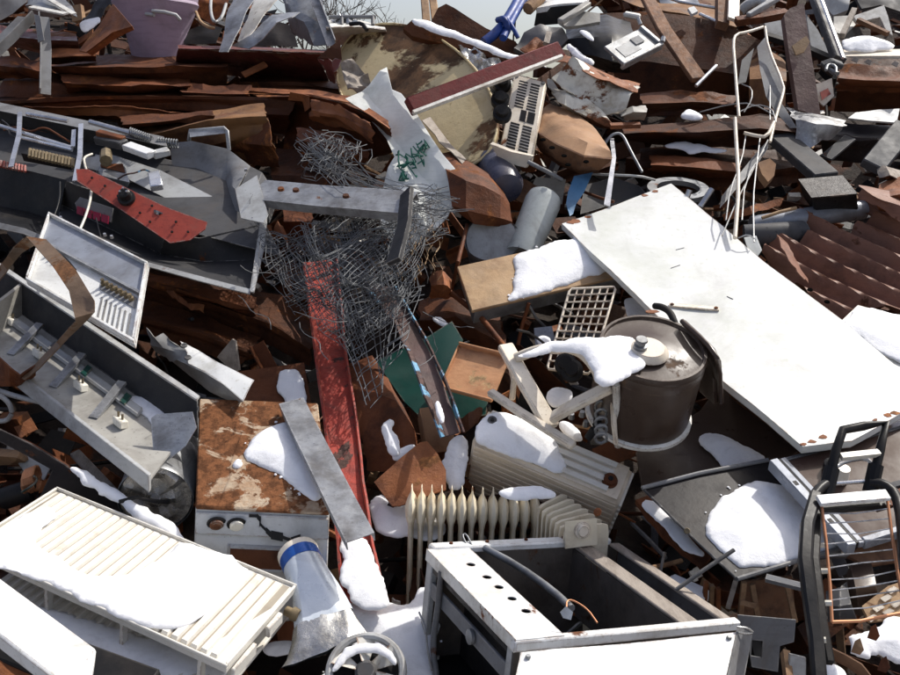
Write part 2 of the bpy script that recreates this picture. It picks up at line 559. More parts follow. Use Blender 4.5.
def snow(out, pl, lab, t=.03, up=.003, parent=None, name='snow_patch', soft=.05, rough=1.0, crumbs=0):
    """domed snow lying on a plane"""
    ex, ey = frame2(pl)
    o = pl.o + pl.n * up
    to2 = lambda q: ((q - o).dot(ex), (q - o).dot(ey))
    o2 = [to2(pl.at(*q, up)) for q in out]
    size = max(max(p[i] for p in o2) - min(p[i] for p in o2) for i in (0, 1))
    # round the outline (Chaikin) and roughen it
    for _ in range(2):
        o2 = [q for i in range(len(o2)) for q in (
            (o2[i][0] * .75 + o2[(i + 1) % len(o2)][0] * .25, o2[i][1] * .75 + o2[(i + 1) % len(o2)][1] * .25),
            (o2[i][0] * .25 + o2[(i + 1) % len(o2)][0] * .75, o2[i][1] * .25 + o2[(i + 1) % len(o2)][1] * .75))]
    sd = random.random() * 99
    o2 = resamp(o2, size / 60, .007 * rough * min(1, size / .25), sd)
    am = .016 * rough * min(1, size / .3)
    o2 = [(x + am * noise.noise(Vector((x * 14, y * 14, sd + 2))), y + am * noise.noise(Vector((x * 14, y * 14, sd + 9)))) for x, y in o2]
    sp = max(size / 40, .006)
    v2, fs = cdt(o2, sp, (), True)
    v3 = []
    for x, y in v2:
        d = bdist((x, y), o2)
        if d < 1e-5:
            z = 0
        else:
            k = min(1, d / (soft * 1.6 * (1 + .5 * noise.noise(Vector((x * 11, y * 11, sd + 7))))))
            z = t * .48 * (.4 * math.sqrt(1 - (1 - k) ** 2) + .55 * k * k * (3 - 2 * k)) + .001
            z *= 1 + .45 * noise.noise(Vector((x * 5, y * 5, sd))) + .16 * noise.noise(Vector((x * 14, y * 14, sd))) + .05 * noise.noise(Vector((x * 45, y * 45, sd)))
        v3.append(o + ex * x + ey * y + pl.n * z)
    vs, ff = solid(v3, fs, pl.n, .004)
    # flat underside
    k = len(v3)
    for i, (x, y) in enumerate(v2):
        vs[k + i] = o + ex * x + ey * y - pl.n * .004
    rr = random.Random(int(sd * 1000))
    for _ in range(crumbs):
        a = o2[rr.randrange(len(o2))]
        cx, cy = sum(p[0] for p in o2) / len(o2), sum(p[1] for p in o2) / len(o2)
        d = Vector((a[0] - cx, a[1] - cy)); d.normalize()
        g = rr.uniform(.004, .026); r = rr.uniform(.0018, .006)
        b = o + ex * (a[0] + d.x * g) + ey * (a[1] + d.y * g)
        k = len(vs)
        vs += [b + ex * r * math.cos(q) * rr.uniform(.7, 1.4) + ey * r * math.sin(q) * rr.uniform(.7, 1.4) for q in (0, 1.05, 2.1, 3.14, 4.2, 5.25)] + [b + pl.n * r * .7]
        ff += [(k + i, k + (i + 1) % 6, k + 6) for i in range(6)] + [tuple(k + i for i in range(5, -1, -1))]
    return fin(mk(name, vs, ff, SNOW, parent, True, 75), lab)


def fold(name, rows, mat, lab=None, th=.004, nu=8, nv=3, cr=.012, cs=5.0, parent=None, tear=0.0, ang=28, cz=None):
    if cz is None and name.startswith('rusty_'):
        cz, nv, cr, nu = (.011, (len(rows) - 1) * 1.0), 7, cr * .22, nu + 4
        tear *= .45
    """sheet through rows of points (px, py, h): creases along the rows"""
    R = [[V(*q) if not isinstance(q, Vector) else q for q in r] for r in rows]

    def samp(r, t):
        k = t * (len(r) - 1)
        i = min(int(k), len(r) - 2)
        return r[i].lerp(r[i + 1], k - i)

    cols = nu * (max(len(r) for r in R) - 1)
    grid = []
    for i in range(len(R) - 1):
        for j in range(nv):
            a = j / nv
            grid.append([samp(R[i], u / cols).lerp(samp(R[i + 1], u / cols), a) for u in range(cols + 1)])
    grid.append([samp(R[-1], u / cols) for u in range(cols + 1)])
    sd = random.random() * 99
    nr, nc = len(grid), cols + 1
    vs, ns = [], []
    for i in range(nr):
        for j in range(nc):
            a = grid[max(i - 1, 0)][j]; b = grid[min(i + 1, nr - 1)][j]
            c = grid[i][max(j - 1, 0)]; d = grid[i][min(j + 1, nc - 1)]
            n = (d - c).cross(b - a)
            n = n.normalized() if n.length > 1e-9 else N
            if n.dot(CAM - grid[i][j]) < 0: n = -n
            p = grid[i][j]
            q = Vector((p.x * cs, p.y * cs, p.z * cs + sd))
            p = p + n * cr * (noise.noise(q) + .5 * noise.noise(q * 2.6))
            if cz:
                tv = i / (nr - 1) * cz[1] + .30 * noise.noise(Vector((j / nc * 1.6, sd, 1))) + .12 * noise.noise(Vector((j / nc * 5, i / nr * 2, sd)))
                am = cz[0] * (.55 + .9 * abs(noise.noise(Vector((j / nc * 2, i / nr * 3, sd + 4)))))
                p = p + n * am * (abs(((tv % 1) * 2) - 1) * 2 - 1)
            if tear and (i in (0, nr - 1) or j in (0, nc - 1)):
                dr = (a - b).normalized() if i in (0, nr - 1) else (c - d).normalized()
                p = p + dr * tear * (noise.noise(q * 4) + .7 * noise.noise(q * 13))
            vs.append(p); ns.append(n)
    fs = [(i * nc + j, i * nc + j + 1, (i + 1) * nc + j + 1, (i + 1) * nc + j) for i in range(nr - 1) for j in range(nc - 1)]
    v2, f2 = solid(vs, fs, ns, th)
    return fin(mk(name, v2, f2, mat, parent, True, ang), lab)


def rect(wd, ht):
    return [(-wd / 2, -ht / 2), (wd / 2, -ht / 2), (wd / 2, ht / 2), (-wd / 2, ht / 2)]


def prU(wd, ht, t=.004, down=False):
    p = [(-wd / 2, 0), (wd / 2, 0), (wd / 2, ht), (wd / 2 - t, ht), (wd / 2 - t, t), (-wd / 2 + t, t), (-wd / 2 + t, ht), (-wd / 2, ht)]
    return [(x, -y) for x, y in p][::-1] if down else p


def prL(wd, ht, t=.004, fx=1):
    p = [(0, 0), (wd, 0), (wd, t), (t, t), (t, ht), (0, ht)]
    return [(x * fx, y) for x, y in p]


def beam(name, pts, prof, mat, lab=None, up=None, parent=None, sub=1, bend=0.0, bev=0):
    P = [V(*q) if not isinstance(q, Vector) else q for q in pts]
    if sub > 1:
        Q = []
        for i in range(len(P) - 1):
            Q += [P[i].lerp(P[i + 1], j / sub) for j in range(sub)]
        P = Q + [P[-1]]
    if bend:
        sd = random.random() * 99
        P = [p + Vector((noise.noise(p * 3 + Vector((sd, 0, 0))), noise.noise(p * 3 + Vector((0, sd, 0))), noise.noise(p * 3 + Vector((0, 0, sd))))) * bend for p in P]
    o = G().tube(P, 0, prof=prof, up=up or N).mk(name, mat, parent, lab)
    if bev: bevel(o, bev)
    return o


def rod(name, pts, r, mat, lab=None, parent=None, n=7, smooth_path=0, closed=False):
    P = [V(*q) if not isinstance(q, Vector) else q for q in pts]
    for _ in range(smooth_path):
        Q = [] if closed else [P[0]]
        m = len(P)
        for i in range(m if closed else m - 1):
            a, b = P[i], P[(i + 1) % m]
            Q += [a.lerp(b, .25), a.lerp(b, .75)]
        P = Q + ([] if closed else [P[-1]])
    return G().tube(P, r, n, closed).mk(name, mat, parent, lab, ang=60)


class FR:
    """box frame: origin o and edge vectors a, b, c; unit coordinates"""
    def __init__(self, o, a, b, c):
        self.o, self.a, self.b, self.c = o, a, b, c

    def p(self, u, v, w=0.0):
        return self.o + self.a * u + self.b * v + self.c * w

    def m(self, u=0, v=0, w=0):     # metres -> units
        return (u / self.a.length, v / self.b.length, w / self.c.length)

    def hex(self, u0, u1, v0, v1, w0, w1):
        p = self.p
        L = [p(u0, v0, w0), p(u1, v0, w0), p(u1, v1, w0), p(u0, v1, w0), p(u0, v0, w1), p(u1, v0, w1), p(u1, v1, w1), p(u0, v1, w1)]
        e = min(.0022, .06 * min((L[1] - L[0]).length, (L[3] - L[0]).length, (L[4] - L[0]).length))
        return [q + Vector((random.uniform(-e, e), random.uniform(-e, e), random.uniform(-e, e))) for q in L]

    def box(self, name, u0, u1, v0, v1, w0, w1, mat, parent=None, lab=None, bev=0.0):
        o = G().hexa(self.hex(u0, u1, v0, v1, w0, w1)).mk(name, mat, parent, lab)
        if bev: bevel(o, bev)
        return o


def ortho(O, A, B, C):
    """box frame whose corner O and neighbours A, B, C fall on the given pixels: depths are solved so the edges are square"""
    o = V(*O)
    g = [V(*q) for q in (A, B, C)]
    rays = [np.array(ray(q[0], q[1])) for q in (A, B, C)]
    t = np.array([(p - CAM).dot(FW) for p in g])
    t0 = t.copy()
    ov, cv = np.array(o), np.array(CAM)

    def res(t):
        e = [cv + r * k - ov for r, k in zip(rays, t)]
        return np.array([e[0] @ e[1], e[0] @ e[2], e[1] @ e[2]])
    for _ in range(60):
        r = res(t)
        J = np.zeros((3, 3))
        for i in range(3):
            d = t.copy(); d[i] += 1e-5
            J[:, i] = (res(d) - r) / 1e-5
        st = np.linalg.lstsq(J, -r, rcond=None)[0]
        t = t + np.clip(st, -.05, .05)
    if np.any(np.abs(t / t0 - 1) > .35) or np.abs(res(t)).max() > .01:
        print('ortho: no square solution near', O, t0, t, res(t))
        t = t0
    e = [Vector(cv + r * k) - o for r, k in zip(rays, t)]
    return FR(o, *e)


def skew(O, A, B, C=None, depth=.02):
    """frame from points with given heights; third edge = plane normal * depth when no C"""
    o, a, b = V(*O), V(*A), V(*B)
    a -= o; b -= o
    if C is None:
        n = a.cross(b).normalized()
        if n.dot(CAM - o) < 0: n = -n
        c = n * depth
    else:
        c = V(*C) - o
    return FR(o, a, b, c)

# ------------------------------------------------------------------ the setting: yard ground, the mound, loose rubble
def grid_mesh(name, xs, ys, fz, mat):
    vs = [Vector((x, y, fz(x, y))) for y in ys for x in xs]
    k = len(xs)
    fs = [(j * k + i, j * k + i + 1, (j + 1) * k + i + 1, (j + 1) * k + i) for j in range(len(ys) - 1) for i in range(k - 1)]
    return mk(name, vs, fs, mat, None, True, 60)


tag(grid_mesh('ground', [-900, -60, -20, 0, 20, 60, 900], [-900, -60, -20, 0, 20, 60, 900], lambda x, y: 0.0, GROUND), None, None, kind='structure')


def crest(x):
    a = max(0, min(1, (abs(x + .15) - .85) / .9))
    a = a * a * (3 - 2 * a)
    return 6.75 + 2.2 * a


def heap_z(x, y, off=-.30):
    yc = crest(x)
    z = .5 + (min(y, yc) - 2.5) * SL + off
    if y > yc: z -= (y - yc) * .75
    if y < 1.7: z -= (1.7 - y) * .7
    e = max(0, abs(x) - 5.5)
    z -= e * .5
    return z


def heap_n(x, y):
    return heap_z(x, y) + .10 * noise.noise(Vector((x * 1.6, y * 1.6, 3))) + .05 * noise.noise(Vector((x * 5, y * 5, 1)))


tag(grid_mesh('scrap_mound', [-11 + .12 * i for i in range(184)], [-.2 + .12 * i for i in range(126)], heap_n, DIRT), None, None, kind='structure')


def rubble(name, label, mat, count, seed, smin, smax, hmin, hmax, kinds):
    rnd = random.Random(seed)
    g = G()
    for i in range(count):
        y = 1.5 + (rnd.random() ** .9) * 7.6
        x = rnd.uniform(-1, 1) * (1.2 + y * .62)
        if y > crest(x) + .5: continue
        h = rnd.uniform(hmin, hmax)
        out = abs(x) > y * .47 + .1
        sz = rnd.uniform(smin, smax) * (1.25 if out else 1)
        c = Vector((x, y, heap_z(x, y, 0))) + N * (h + (.12 if out else 0))
        d = Vector((rnd.gauss(0, 1), rnd.gauss(0, .7), rnd.gauss(0, .45))).normalized()
        u = (N * rnd.uniform(.2, 1) + Vector((rnd.gauss(0, .6), rnd.gauss(0, .6), rnd.gauss(0, .4)))).normalized()
        s = d.cross(u)
        if s.length < .1: continue
        s.normalize(); u = s.cross(d)
        k = rnd.choice(kinds)
        if k == 'plate':
            wd = sz * rnd.uniform(.3, .8); b = rnd.uniform(-.4, .4) * sz; t = .006
            a0, a1, a2 = c - d * sz * .5, c + u * b * .4, c + d * sz * .5 + u * b
            for p, q in ((a0, a1), (a1, a2)):
                j = [s * wd * .5 * rnd.uniform(.7, 1.2) for _ in range(4)]
                g.hexa([p - j[0], p + j[1], q + j[2], q - j[3], p - j[0] + u * t, p + j[1] + u * t, q + j[2] + u * t, q - j[3] + u * t])
        elif k == 'bar':
            g.tube([c - d * sz, c + u * sz * rnd.uniform(-.1, .1), c + d * sz], rnd.uniform(.006, .016), 6)
        elif k == 'cable':
            pts = [c]
            dd = d.copy()
            for _ in range(7):
                dd = (dd + Vector((rnd.gauss(0, .5), rnd.gauss(0, .5), rnd.gauss(0, .3)))).normalized()
                pts.append(pts[-1] + dd * sz * .28)
            g.tube(pts, rnd.uniform(.004, .008), 5)
        elif k == 'angle':
            wd = rnd.uniform(.025, .06)
            g.tube([c - d * sz, c + d * sz], 0, prof=prL(wd, wd, .005), up=u)
        elif k == 'block':
            a, b, e = d * sz * .35, s * sz * rnd.uniform(.12, .3), u * sz * rnd.uniform(.08, .2)
            g.hexa([c - a - b - e, c + a - b - e, c + a + b - e, c - a + b - e, c - a * .9 - b + e, c + a - b * .8 + e, c + a * .9 + b + e, c - a + b * .9 + e])
    return g.mk(name, mat, None, (label, 'scrap', None, 'stuff'), ang=25)


rubble('rusty_rubble', 'mass of small dark rusty fragments filling the gaps of the heap', RU_DK, 1500, 1, .10, .34, -.34, -.06, ['plate', 'plate', 'bar', 'angle', 'block'])
rubble('brown_rubble', 'loose brown rusted offcuts deep between the scrap', RU_MD, 650, 2, .08, .28, -.30, -.05, ['plate', 'angle', 'block'])
rubble('black_rubble', 'loose black bits of metal and rubber deep in the heap', BLACK, 700, 3, .08, .28, -.32, -.05, ['plate', 'bar', 'block'])
rubble('grey_rubble', 'loose grey metal slivers scattered deep in the heap', GREY_M, 460, 4, .05, .17, -.26, -.02, ['plate', 'bar', 'angle'])

rubble('orange_rubble', 'small orange rust flakes and offcuts scattered through the gaps', RU_OR, 700, 5, .04, .16, -.24, .0, ['plate', 'plate', 'angle', 'block'])
rubble('wood_rubble', 'splinters and offcuts of brown wood between the scrap', WOOD, 420, 6, .05, .20, -.22, .0, ['bar', 'block', 'angle'])
rubble('pale_rubble', 'small pale chips of enamel and plastic between the scrap', WHITE_D, 480, 7, .025, .09, -.22, .01, ['plate', 'block'])
rubble('cable_rubble', 'loose black cables winding through the gaps of the heap', BLACK_R, 230, 8, .12, .3, -.16, .03, ['cable'])


# bare tree standing behind the heap
def bare_tree(base, label):
    t = thing('bare_tree', label, 'tree', base)
    G().tube([base, base + Vector((.05, 0, 1.2)), base + Vector((0, .05, 2.4))], .13, 9, r1=.07).mk('trunk', BARK, t)
    g = G()
    rnd = random.Random(5)

    def br(p, d, l, r, k):
        q = p + d * l * .5 + Vector((rnd.gauss(0, .04), rnd.gauss(0, .04), 0)) * l
        e = q + (d + Vector((rnd.gauss(0, .2), rnd.gauss(0, .2), rnd.gauss(.1, .15)))).normalized() * l * .5
        g.tube([p, q, e], r, 4 if k else 6, r1=r * .6)
        if k < 5:
            for i in range(3 if k < 4 else 4):
                dd = (d + Vector((rnd.gauss(0, .6), rnd.gauss(0, .6), rnd.gauss(.15, .4)))).normalized()
                br(q.lerp(e, rnd.uniform(.0, 1)), dd, l * rnd.uniform(.6, .8), r * .55, k + 1)
    for i in range(4):
        a = i * 1.57 + .4
        br(base + Vector((0, .02, 1.9 + .13 * i)), Vector((math.cos(a) * .6, math.sin(a) * .6, .9)).normalized(), 1.0, .045, 1)
    g.mk('crown', BARK, t)


bare_tree(Vector((-1.75, 15, 0)), 'bare leafless tree showing its twigs behind the heap against the sky')

# ================================================================== bottom left: louvred panel radiator
def louvred_radiator():
    fr = ortho((57, 489, .16), (297, 587, .16), (-62, 556, .26), (62, 510, .05)) if False else skew((57, 489, .17), (297, 587, .20), (-36, 548, .30), depth=.02)
    t = thing('panel_radiator', 'cream double panel radiator with snow covered ribs lying in the lower left', 'radiator', fr.p(.5, .5, -4))
    P = G().hexa(fr.hex(0, 1, 0, 1, -.6, 0)).mk('front_panel', RAD_N, t)
    fr.box('groove_shade', .02, .98, .035, .965, .002, .03, RAD_G, t)  # dark bed carries the painted shade between the ribs
    e = .009
    for (a, b, c, d) in ((0, 1, 0, e * 2), (0, 1, 1 - e * 2, 1), (0, e, e * 2, 1 - e * 2), (1 - e, 1, e * 2, 1 - e * 2)):
        fr.box('rim', a, b, c, d, .002, .5, RAD_N, t, bev=.002)
    n = 27
    for i in range(n):
        u = .035 + i * (.93 / n)
        w2 = .93 / n * .76
        g = G()
        p = fr.p
        prof = []
        vs, fs = [], []
        for (v) in (.04, .055, .945, .96):
            hh = .0 if v in (.04, .96) else 1
            for (du, ww) in ((0, .002), (.12, .40), (.88, .40), (1, .002)):
                vs.append(p(u + w2 * du, v, .032 + ww * hh))
        for r in range(3):
            for c in range(3):
                fs.append((r * 4 + c, r * 4 + c + 1, r * 4 + c + 5, r * 4 + c + 4))
        g.add(vs, fs).mk('rib', RAD_N, t)
    # rear panel lower down
    fr.box('back_panel', .10, .985, .02, 1.06, -5.2, -4.6, RAD_N, t, bev=.003)
    for i in range(24):
        u = .13 + i * .034
        G().tube([fr.p(u, .1, -4.55), fr.p(u, 1.0, -4.55)], .008, 6).mk('rib', RAD_N, t)
    for u in (.33, .62, .9):
        fr.box('spacer', u, u + .012, .93, .99, -4.6, -.6, RAD_W, t)
    fr.box('end_clip', 1.002, 1.02, .30, .50, -1.8, -.2, RAD_W, t, bev=.003)
    fr.box('end_clip', 1.002, 1.016, .66, .96, -2.2, -.4, RAD_W, t, bev=.003)
    G().lathe(fr.p(1.0, .16, -2), fr.p(1.05, .16, -2), [(0, .014), (.5, .014), (.5, .02), (1, .02)], 12).mk('valve', TERM, t)
    pl = PL3(fr.p(0, 0, .40), fr.p(1, 0, .40), fr.p(0, 1, .40))
    snow([(-30, 546), (10, 520), (48, 504), (62, 512), (30, 538), (52, 553), (80, 572), (110, 577), (140, 572), (165, 556), (182, 541), (200, 545), (252, 567),
          (230, 590), (207, 610), (188, 630), (150, 626), (90, 603), (40, 578), (-36, 560)], pl,
         ('thick snow sheet covering the middle of the louvred cream radiator', 'snow'), t=.016, soft=.03)
    pl2 = PL3(fr.p(.1, 0, -4.5), fr.p(1, 0, -4.5), fr.p(.1, 1, -4.5))
    snow([(20, 598), (60, 612), (130, 632), (205, 655), (228, 668), (215, 682), (150, 672), (80, 642), (30, 615)], pl2,
         ('strip of snow on the lower panel beneath the louvred radiator', 'snow'), t=.014, soft=.025)


louvred_radiator()

fr = skew((0, 577, .46), (96, 647, .46), (-14, 624, .50), depth=.045)
o = fr.box('white_plank', -.4, 1, 0, 1, -1, 0, WHITE, None, ('thick white enamelled slab end in the bottom left corner', 'slab'), bev=.006)
beam('black_beam', [(-40, 628, .30), (150, 700, .30)], rect(.12, .09), BLACK, ('black beam below the white slab in the bottom left corner', 'beam'), bev=.006)
poly('rust_offcut', [(-5, 652), (14, 657), (40, 674), (45, 690), (-5, 690)], PL(15, 668, .34, .2), RU_OR, ('orange rusty offcut in the very bottom left corner', 'scrap'), cr=.01, th=.006)

# plate standing on edge with snow along its top
poly('dark_plate', [(-4, 428), (30, 444), (72, 470), (120, 497), (186, 541), (172, 548), (135, 536), (60, 505), (36, 506), (52, 470), (20, 452), (-4, 440)], PL(90, 490, .12, 1.0, .02), BLACK_G,
     ('dark metal plate on edge behind the louvred radiator, snow along its top edge', 'plate'), th=.008)
rod('rusty_edge_bar', [(-6, 430, .22), (30, 445, .20), (73, 471, .17)], .011, RU_MD, ('rusty red flat bar running to the snow streak above the louvred radiator', 'bar'))
snow([(70, 467), (78, 468), (105, 484), (140, 502), (168, 519), (184, 536), (186, 543), (176, 540), (150, 527), (115, 505), (90, 489), (72, 474)], PL(128, 504, .17, .15),
     ('long tapering streak of snow above the louvred radiator', 'snow'), t=.022, soft=.02)
# left edge junk
fold('brown_curved_sheet', [[(-5, 446, .05), (20, 449, .1), (40, 452, .05)], [(-5, 456, .12), (18, 458, .16), (26, 462, .1)], [(-5, 466, .02), (10, 466, .06), (22, 468, .0)]], WOOD, ('small curled brown sheet at the left edge above the coil', 'sheet'))
poly('grey_plate', [(14, 458), (34, 450), (51, 466), (44, 480), (26, 474)], PL(32, 465, .08, .4), GREY_L, ('small light grey plate beside the orange coil at the left edge', 'plate'), cr=.004, th=.006)
t = thing('electric_motor', 'small dark motor with orange coil and green wire at the left edge', 'motor', V(25, 490, 0))
G().lathe(V(0, 500, .06), V(36, 488, .08), [(0, .03), (.1, .037), (.85, .037), (.9, .022), (1, .022)], 20).mk('housing', BLACK, t)
g = G()
for i in range(7):
    c = V(27 + i * 1.5, 482 - i * .6, .11)
    g.tube([c + Vector((0, .035 * math.cos(a), .04 * math.sin(a))) for a in [k * .5236 for k in range(12)]], .006, 6, True)
g.mk('coil', COPPER, t)
rod('wire', [(22, 492, .12), (32, 486, .15), (38, 480, .13), (34, 476, .15)], .004, TEAL, None, t, smooth_path=2)
beam('grey_stick', [(75, 453, .05), (113, 493, .08)], rect(.036, .018), WOOD_G, ('short weathered grey stick leaning left of the dented duct', 'stick'), bev=.003)

# dented duct
def duct():
    c = V(155, 500, .12)
    ax = (V(163, 452, .05) - c).normalized() * .34 + Vector((0, .12, 0))
    t = thing('round_duct', 'dented grey round duct with crumpled dark foil end facing the camera', 'duct', V(155, 520, .0))
    G().lathe(c, c + ax, [(0, .118), (.02, .121), (.05, .118), (.5, .118), (.53, .122), (.56, .118), (1, .118)], 36, False, True).mk('shell', GALV, t)
    a = ax.normalized()
    s = a.cross(Vector((0, 1, 0))).normalized(); u = s.cross(a)
    vs, fs = [c], []
    R, K = 7, 30
    for r in range(1, R + 1):
        for k in range(K):
            q = 2 * math.pi * k / K
            rr = .114 * r / R
            p = c + s * rr * math.cos(q) + u * rr * math.sin(q)
            d = 0 if r == R else .022 * noise.noise(p * 22) + .012 * noise.noise(p * 55)
            vs.append(p + a * (.012 + d))
    for k in range(K):
        fs.append((0, 1 + k, 1 + (k + 1) % K))
        for r in range(1, R):
            fs.append((1 + (r - 1) * K + k, 1 + r * K + k, 1 + r * K + (k + 1) % K, 1 + (r - 1) * K + (k + 1) % K))
    mk('foil_end', vs, fs, FOILD, t, True, 20)


duct()

# ================================================================== appliance with scabby rusty top
APPL = M('appliance_front_enamel', (.54, .55, .54), (.40, .40, .38), rough=.4, scale=7, dirt=.4, rust=.08, bump=.05, speck=.5, edge=(.2, .12, .07, 1))


def rusty_appliance():
    fr = ortho((196, 509, .22), (329, 515, .22), (200, 402, .22), (192, 600, .02))
    t = thing('rusty_top_appliance', 'square appliance with scabby rusted top and cracked pale grey front', 'appliance', fr.p(.5, .5, 1))
    fr.box('top', -.004, 1.004, -.01, 1, -.05, .0, RUSTTOP, t, bev=.004)
    fr.box('body', 0, 1, 0.01, .99, .003, 1.2, APPL, t, bev=.004)
    fr.box('front_panel', .0, 1.0, -.012, .008, .03, .26, APPL, t, bev=.002)
    # recess with raised surround
    fr.box('recess', .27, .66, -.006, .02, .40, .62, RU_DK, t)
    for b in ((.25, .27, .38, .64), (.66, .68, .38, .64), (.27, .66, .38, .40), (.27, .66, .62, .64)):
        fr.box('recess_frame', b[0], b[1], -.012, .02, b[2], b[3], GREY_L, t)
    for u, m2, mat in ((.16, .018, MAROON), (.31, .018, CERAM)):
        c = fr.p(u, -.014, .13)
        b = fr.b.normalized()
        G().lathe(c, c - b * .004, [(0, .030), (1, .026)], 18).mk('knob_hole', BLACK, t)
        G().lathe(c - b * .004, c - b * .014, [(0, .021), (.6, .021), (1, .015)], 16).mk('knob', mat, t)
    g = G()
    crk = [(.40, .02), (.46, .02), (.49, .06), (.48, .10), (.53, .17), (.57, .22), (.66, .24), (.72, .27), (.79, .23)]
    pr = [fr.p(a, -.0165, b) for a, b in crk]
    for i in range(len(pr) - 1):
        wd = fr.c.normalized() * (.004 + .004 * (i % 3))
        k = fr.b.normalized() * .003
        g.hexa([pr[i] - wd, pr[i + 1] - wd, pr[i + 1] + wd, pr[i] + wd, pr[i] - wd - k, pr[i + 1] - wd - k, pr[i + 1] + wd - k, pr[i] + wd - k])
    g.mk('crack', BLACK, t)
    pl = PL3(fr.p(0, 0, -.05), fr.p(1, 0, -.05), fr.p(0, 1, -.05))
    snow([(242, 453), (248, 444), (260, 435), (268, 426), (282, 422), (291, 421), (301, 443), (313, 469), (320, 491), (319, 501), (309, 500), (300, 493), (288, 481), (276, 472), (260, 467), (246, 462)], pl,
         ('big pointed snow patch on the scabby rusted appliance top', 'snow'), t=.03, soft=.04, crumbs=14)
    snow([(231, 466), (238, 457), (244, 464), (238, 469)], pl, ('tiny lump of snow on the scabby rusted appliance top', 'snow'), t=.012, soft=.01)


rusty_appliance()
beam('galvanised_channel', [(291, 400, .27), (360, 538, .33)], prU(.085, .03, .003, True), GALV, ('grey galvanised channel leaning across the rusted appliance and red beam', 'channel'), sub=6, bend=.004)

# ================================================================== red beam
def red_beam():
    t = thing('red_beam', 'long worn red painted steel channel running down the middle of the heap', 'beam', V(345, 470, 0))
    L = [(306, 262), (315, 340), (325, 412), (334, 480), (340, 540), (346, 602)]
    Rr = [(335, 258), (342, 340), (353, 412), (361, 480), (371, 545), (383, 604)]
    fold('web', [[(x, y, .10) for x, y in L], [(x, y, .10) for x, y in Rr]], RED, None, th=.008, nu=3, nv=4, cr=.004, parent=t, tear=.01)
    fold('flange', [[(x + .4, y, .105) for x, y in L], [(x - 1.2, y, .118) for x, y in L]], RED, None, th=.008, nu=3, nv=2, cr=.003, parent=t, tear=.012)
    fold('flange', [[(x - .4, y, .105) for x, y in Rr], [(x + 1.5, y, .118) for x, y in Rr]], RED, None, th=.008, nu=3, nv=2, cr=.003, parent=t, tear=.012)


red_beam()
snow([(340, 534), (352, 528), (366, 540), (376, 556), (384, 585), (392, 612), (342, 605)], PL(362, 570, .12), ('snow lying inside the lower end of the red channel', 'snow'), t=.03)
snow([(318, 615), (340, 596), (380, 600), (408, 610), (424, 585), (440, 600), (436, 650), (428, 690), (300, 690), (322, 668), (366, 640)], PL(372, 640, .06), ('broad snow patch on the ground between the crushed can and the cooker', 'snow'), t=.05, soft=.08, crumbs=10)
snow([(366, 500), (380, 492), (404, 505), (430, 512), (446, 522), (440, 540), (412, 536), (392, 540), (374, 528)], PL(405, 518, .04), ('snow patch behind the left fins of the oil heater', 'snow'), t=.04)

# ================================================================== crushed can
def crushed_can():
    t = thing('crushed_can', 'crushed pale can with a blue band, torn open at the bottom', 'can', V(330, 620, 0))
    a, b = V(299, 556, .16), V(330, 625, .18)
    ax = b - a
    s = ax.normalized().cross(N).normalized(); u = s.cross(ax.normalized())
    K = 28

    def ring(tt, wd, dp, sh=0.0):
        out = []
        for k in range(K):
            q = 2 * math.pi * k / K
            p = a + ax * tt + s * (wd * math.cos(q) + sh) + u * dp * math.sin(q)
            d = tt * .012 * noise.noise(p * 28)
            out.append(p + u * d + s * d)
        return out

    def loft(name, rs, mat, capa=False):
        vs = [p for r in rs for p in r]
        fs = [(i * K + j, i * K + (j + 1) % K, (i + 1) * K + (j + 1) % K, (i + 1) * K + j) for i in range(len(rs) - 1) for j in range(K)]
        if capa: fs.append(tuple(range(K)))
        return mk(name, vs, fs, mat, t, True, 24)
    loft('rim', [ring(-.07, .056, .056), ring(-.05, .062, .062), ring(.0, .062, .062), ring(.02, .06, .06)], CREAM_W, True)
    loft('blue_band', [ring(.02, .0605, .0605), ring(.16, .061, .060)], CAN_B)
    loft('body', [ring(.16, .0605, .059), ring(.35, .062, .055), ring(.55, .068, .045), ring(.75, .078, .032, .004), ring(.92, .088, .020, .01)], CAN_W)
    loft('torn_skirt', [ring(.90, .086, .021, .012), ring(1.05, .095, .014, .022), ring(1.2, .112, .010, .034), ring(1.28, .118, .006, .04)], SHINY)


crushed_can()
poly('brown_scrap', [(276, 628), (300, 618), (322, 630), (330, 648), (300, 658), (280, 650)], PL(302, 640, .03, .2), RU_MD, ('brown rusted flake right of the louvred radiator end', 'scrap'), cr=.015, th=.006)
snow([(263, 646), (278, 640), (296, 643), (298, 650), (282, 655), (266, 654)], PL(280, 648, .10), ('small oval snow lump right of the louvred radiator corner', 'snow'), t=.02, soft=.02)


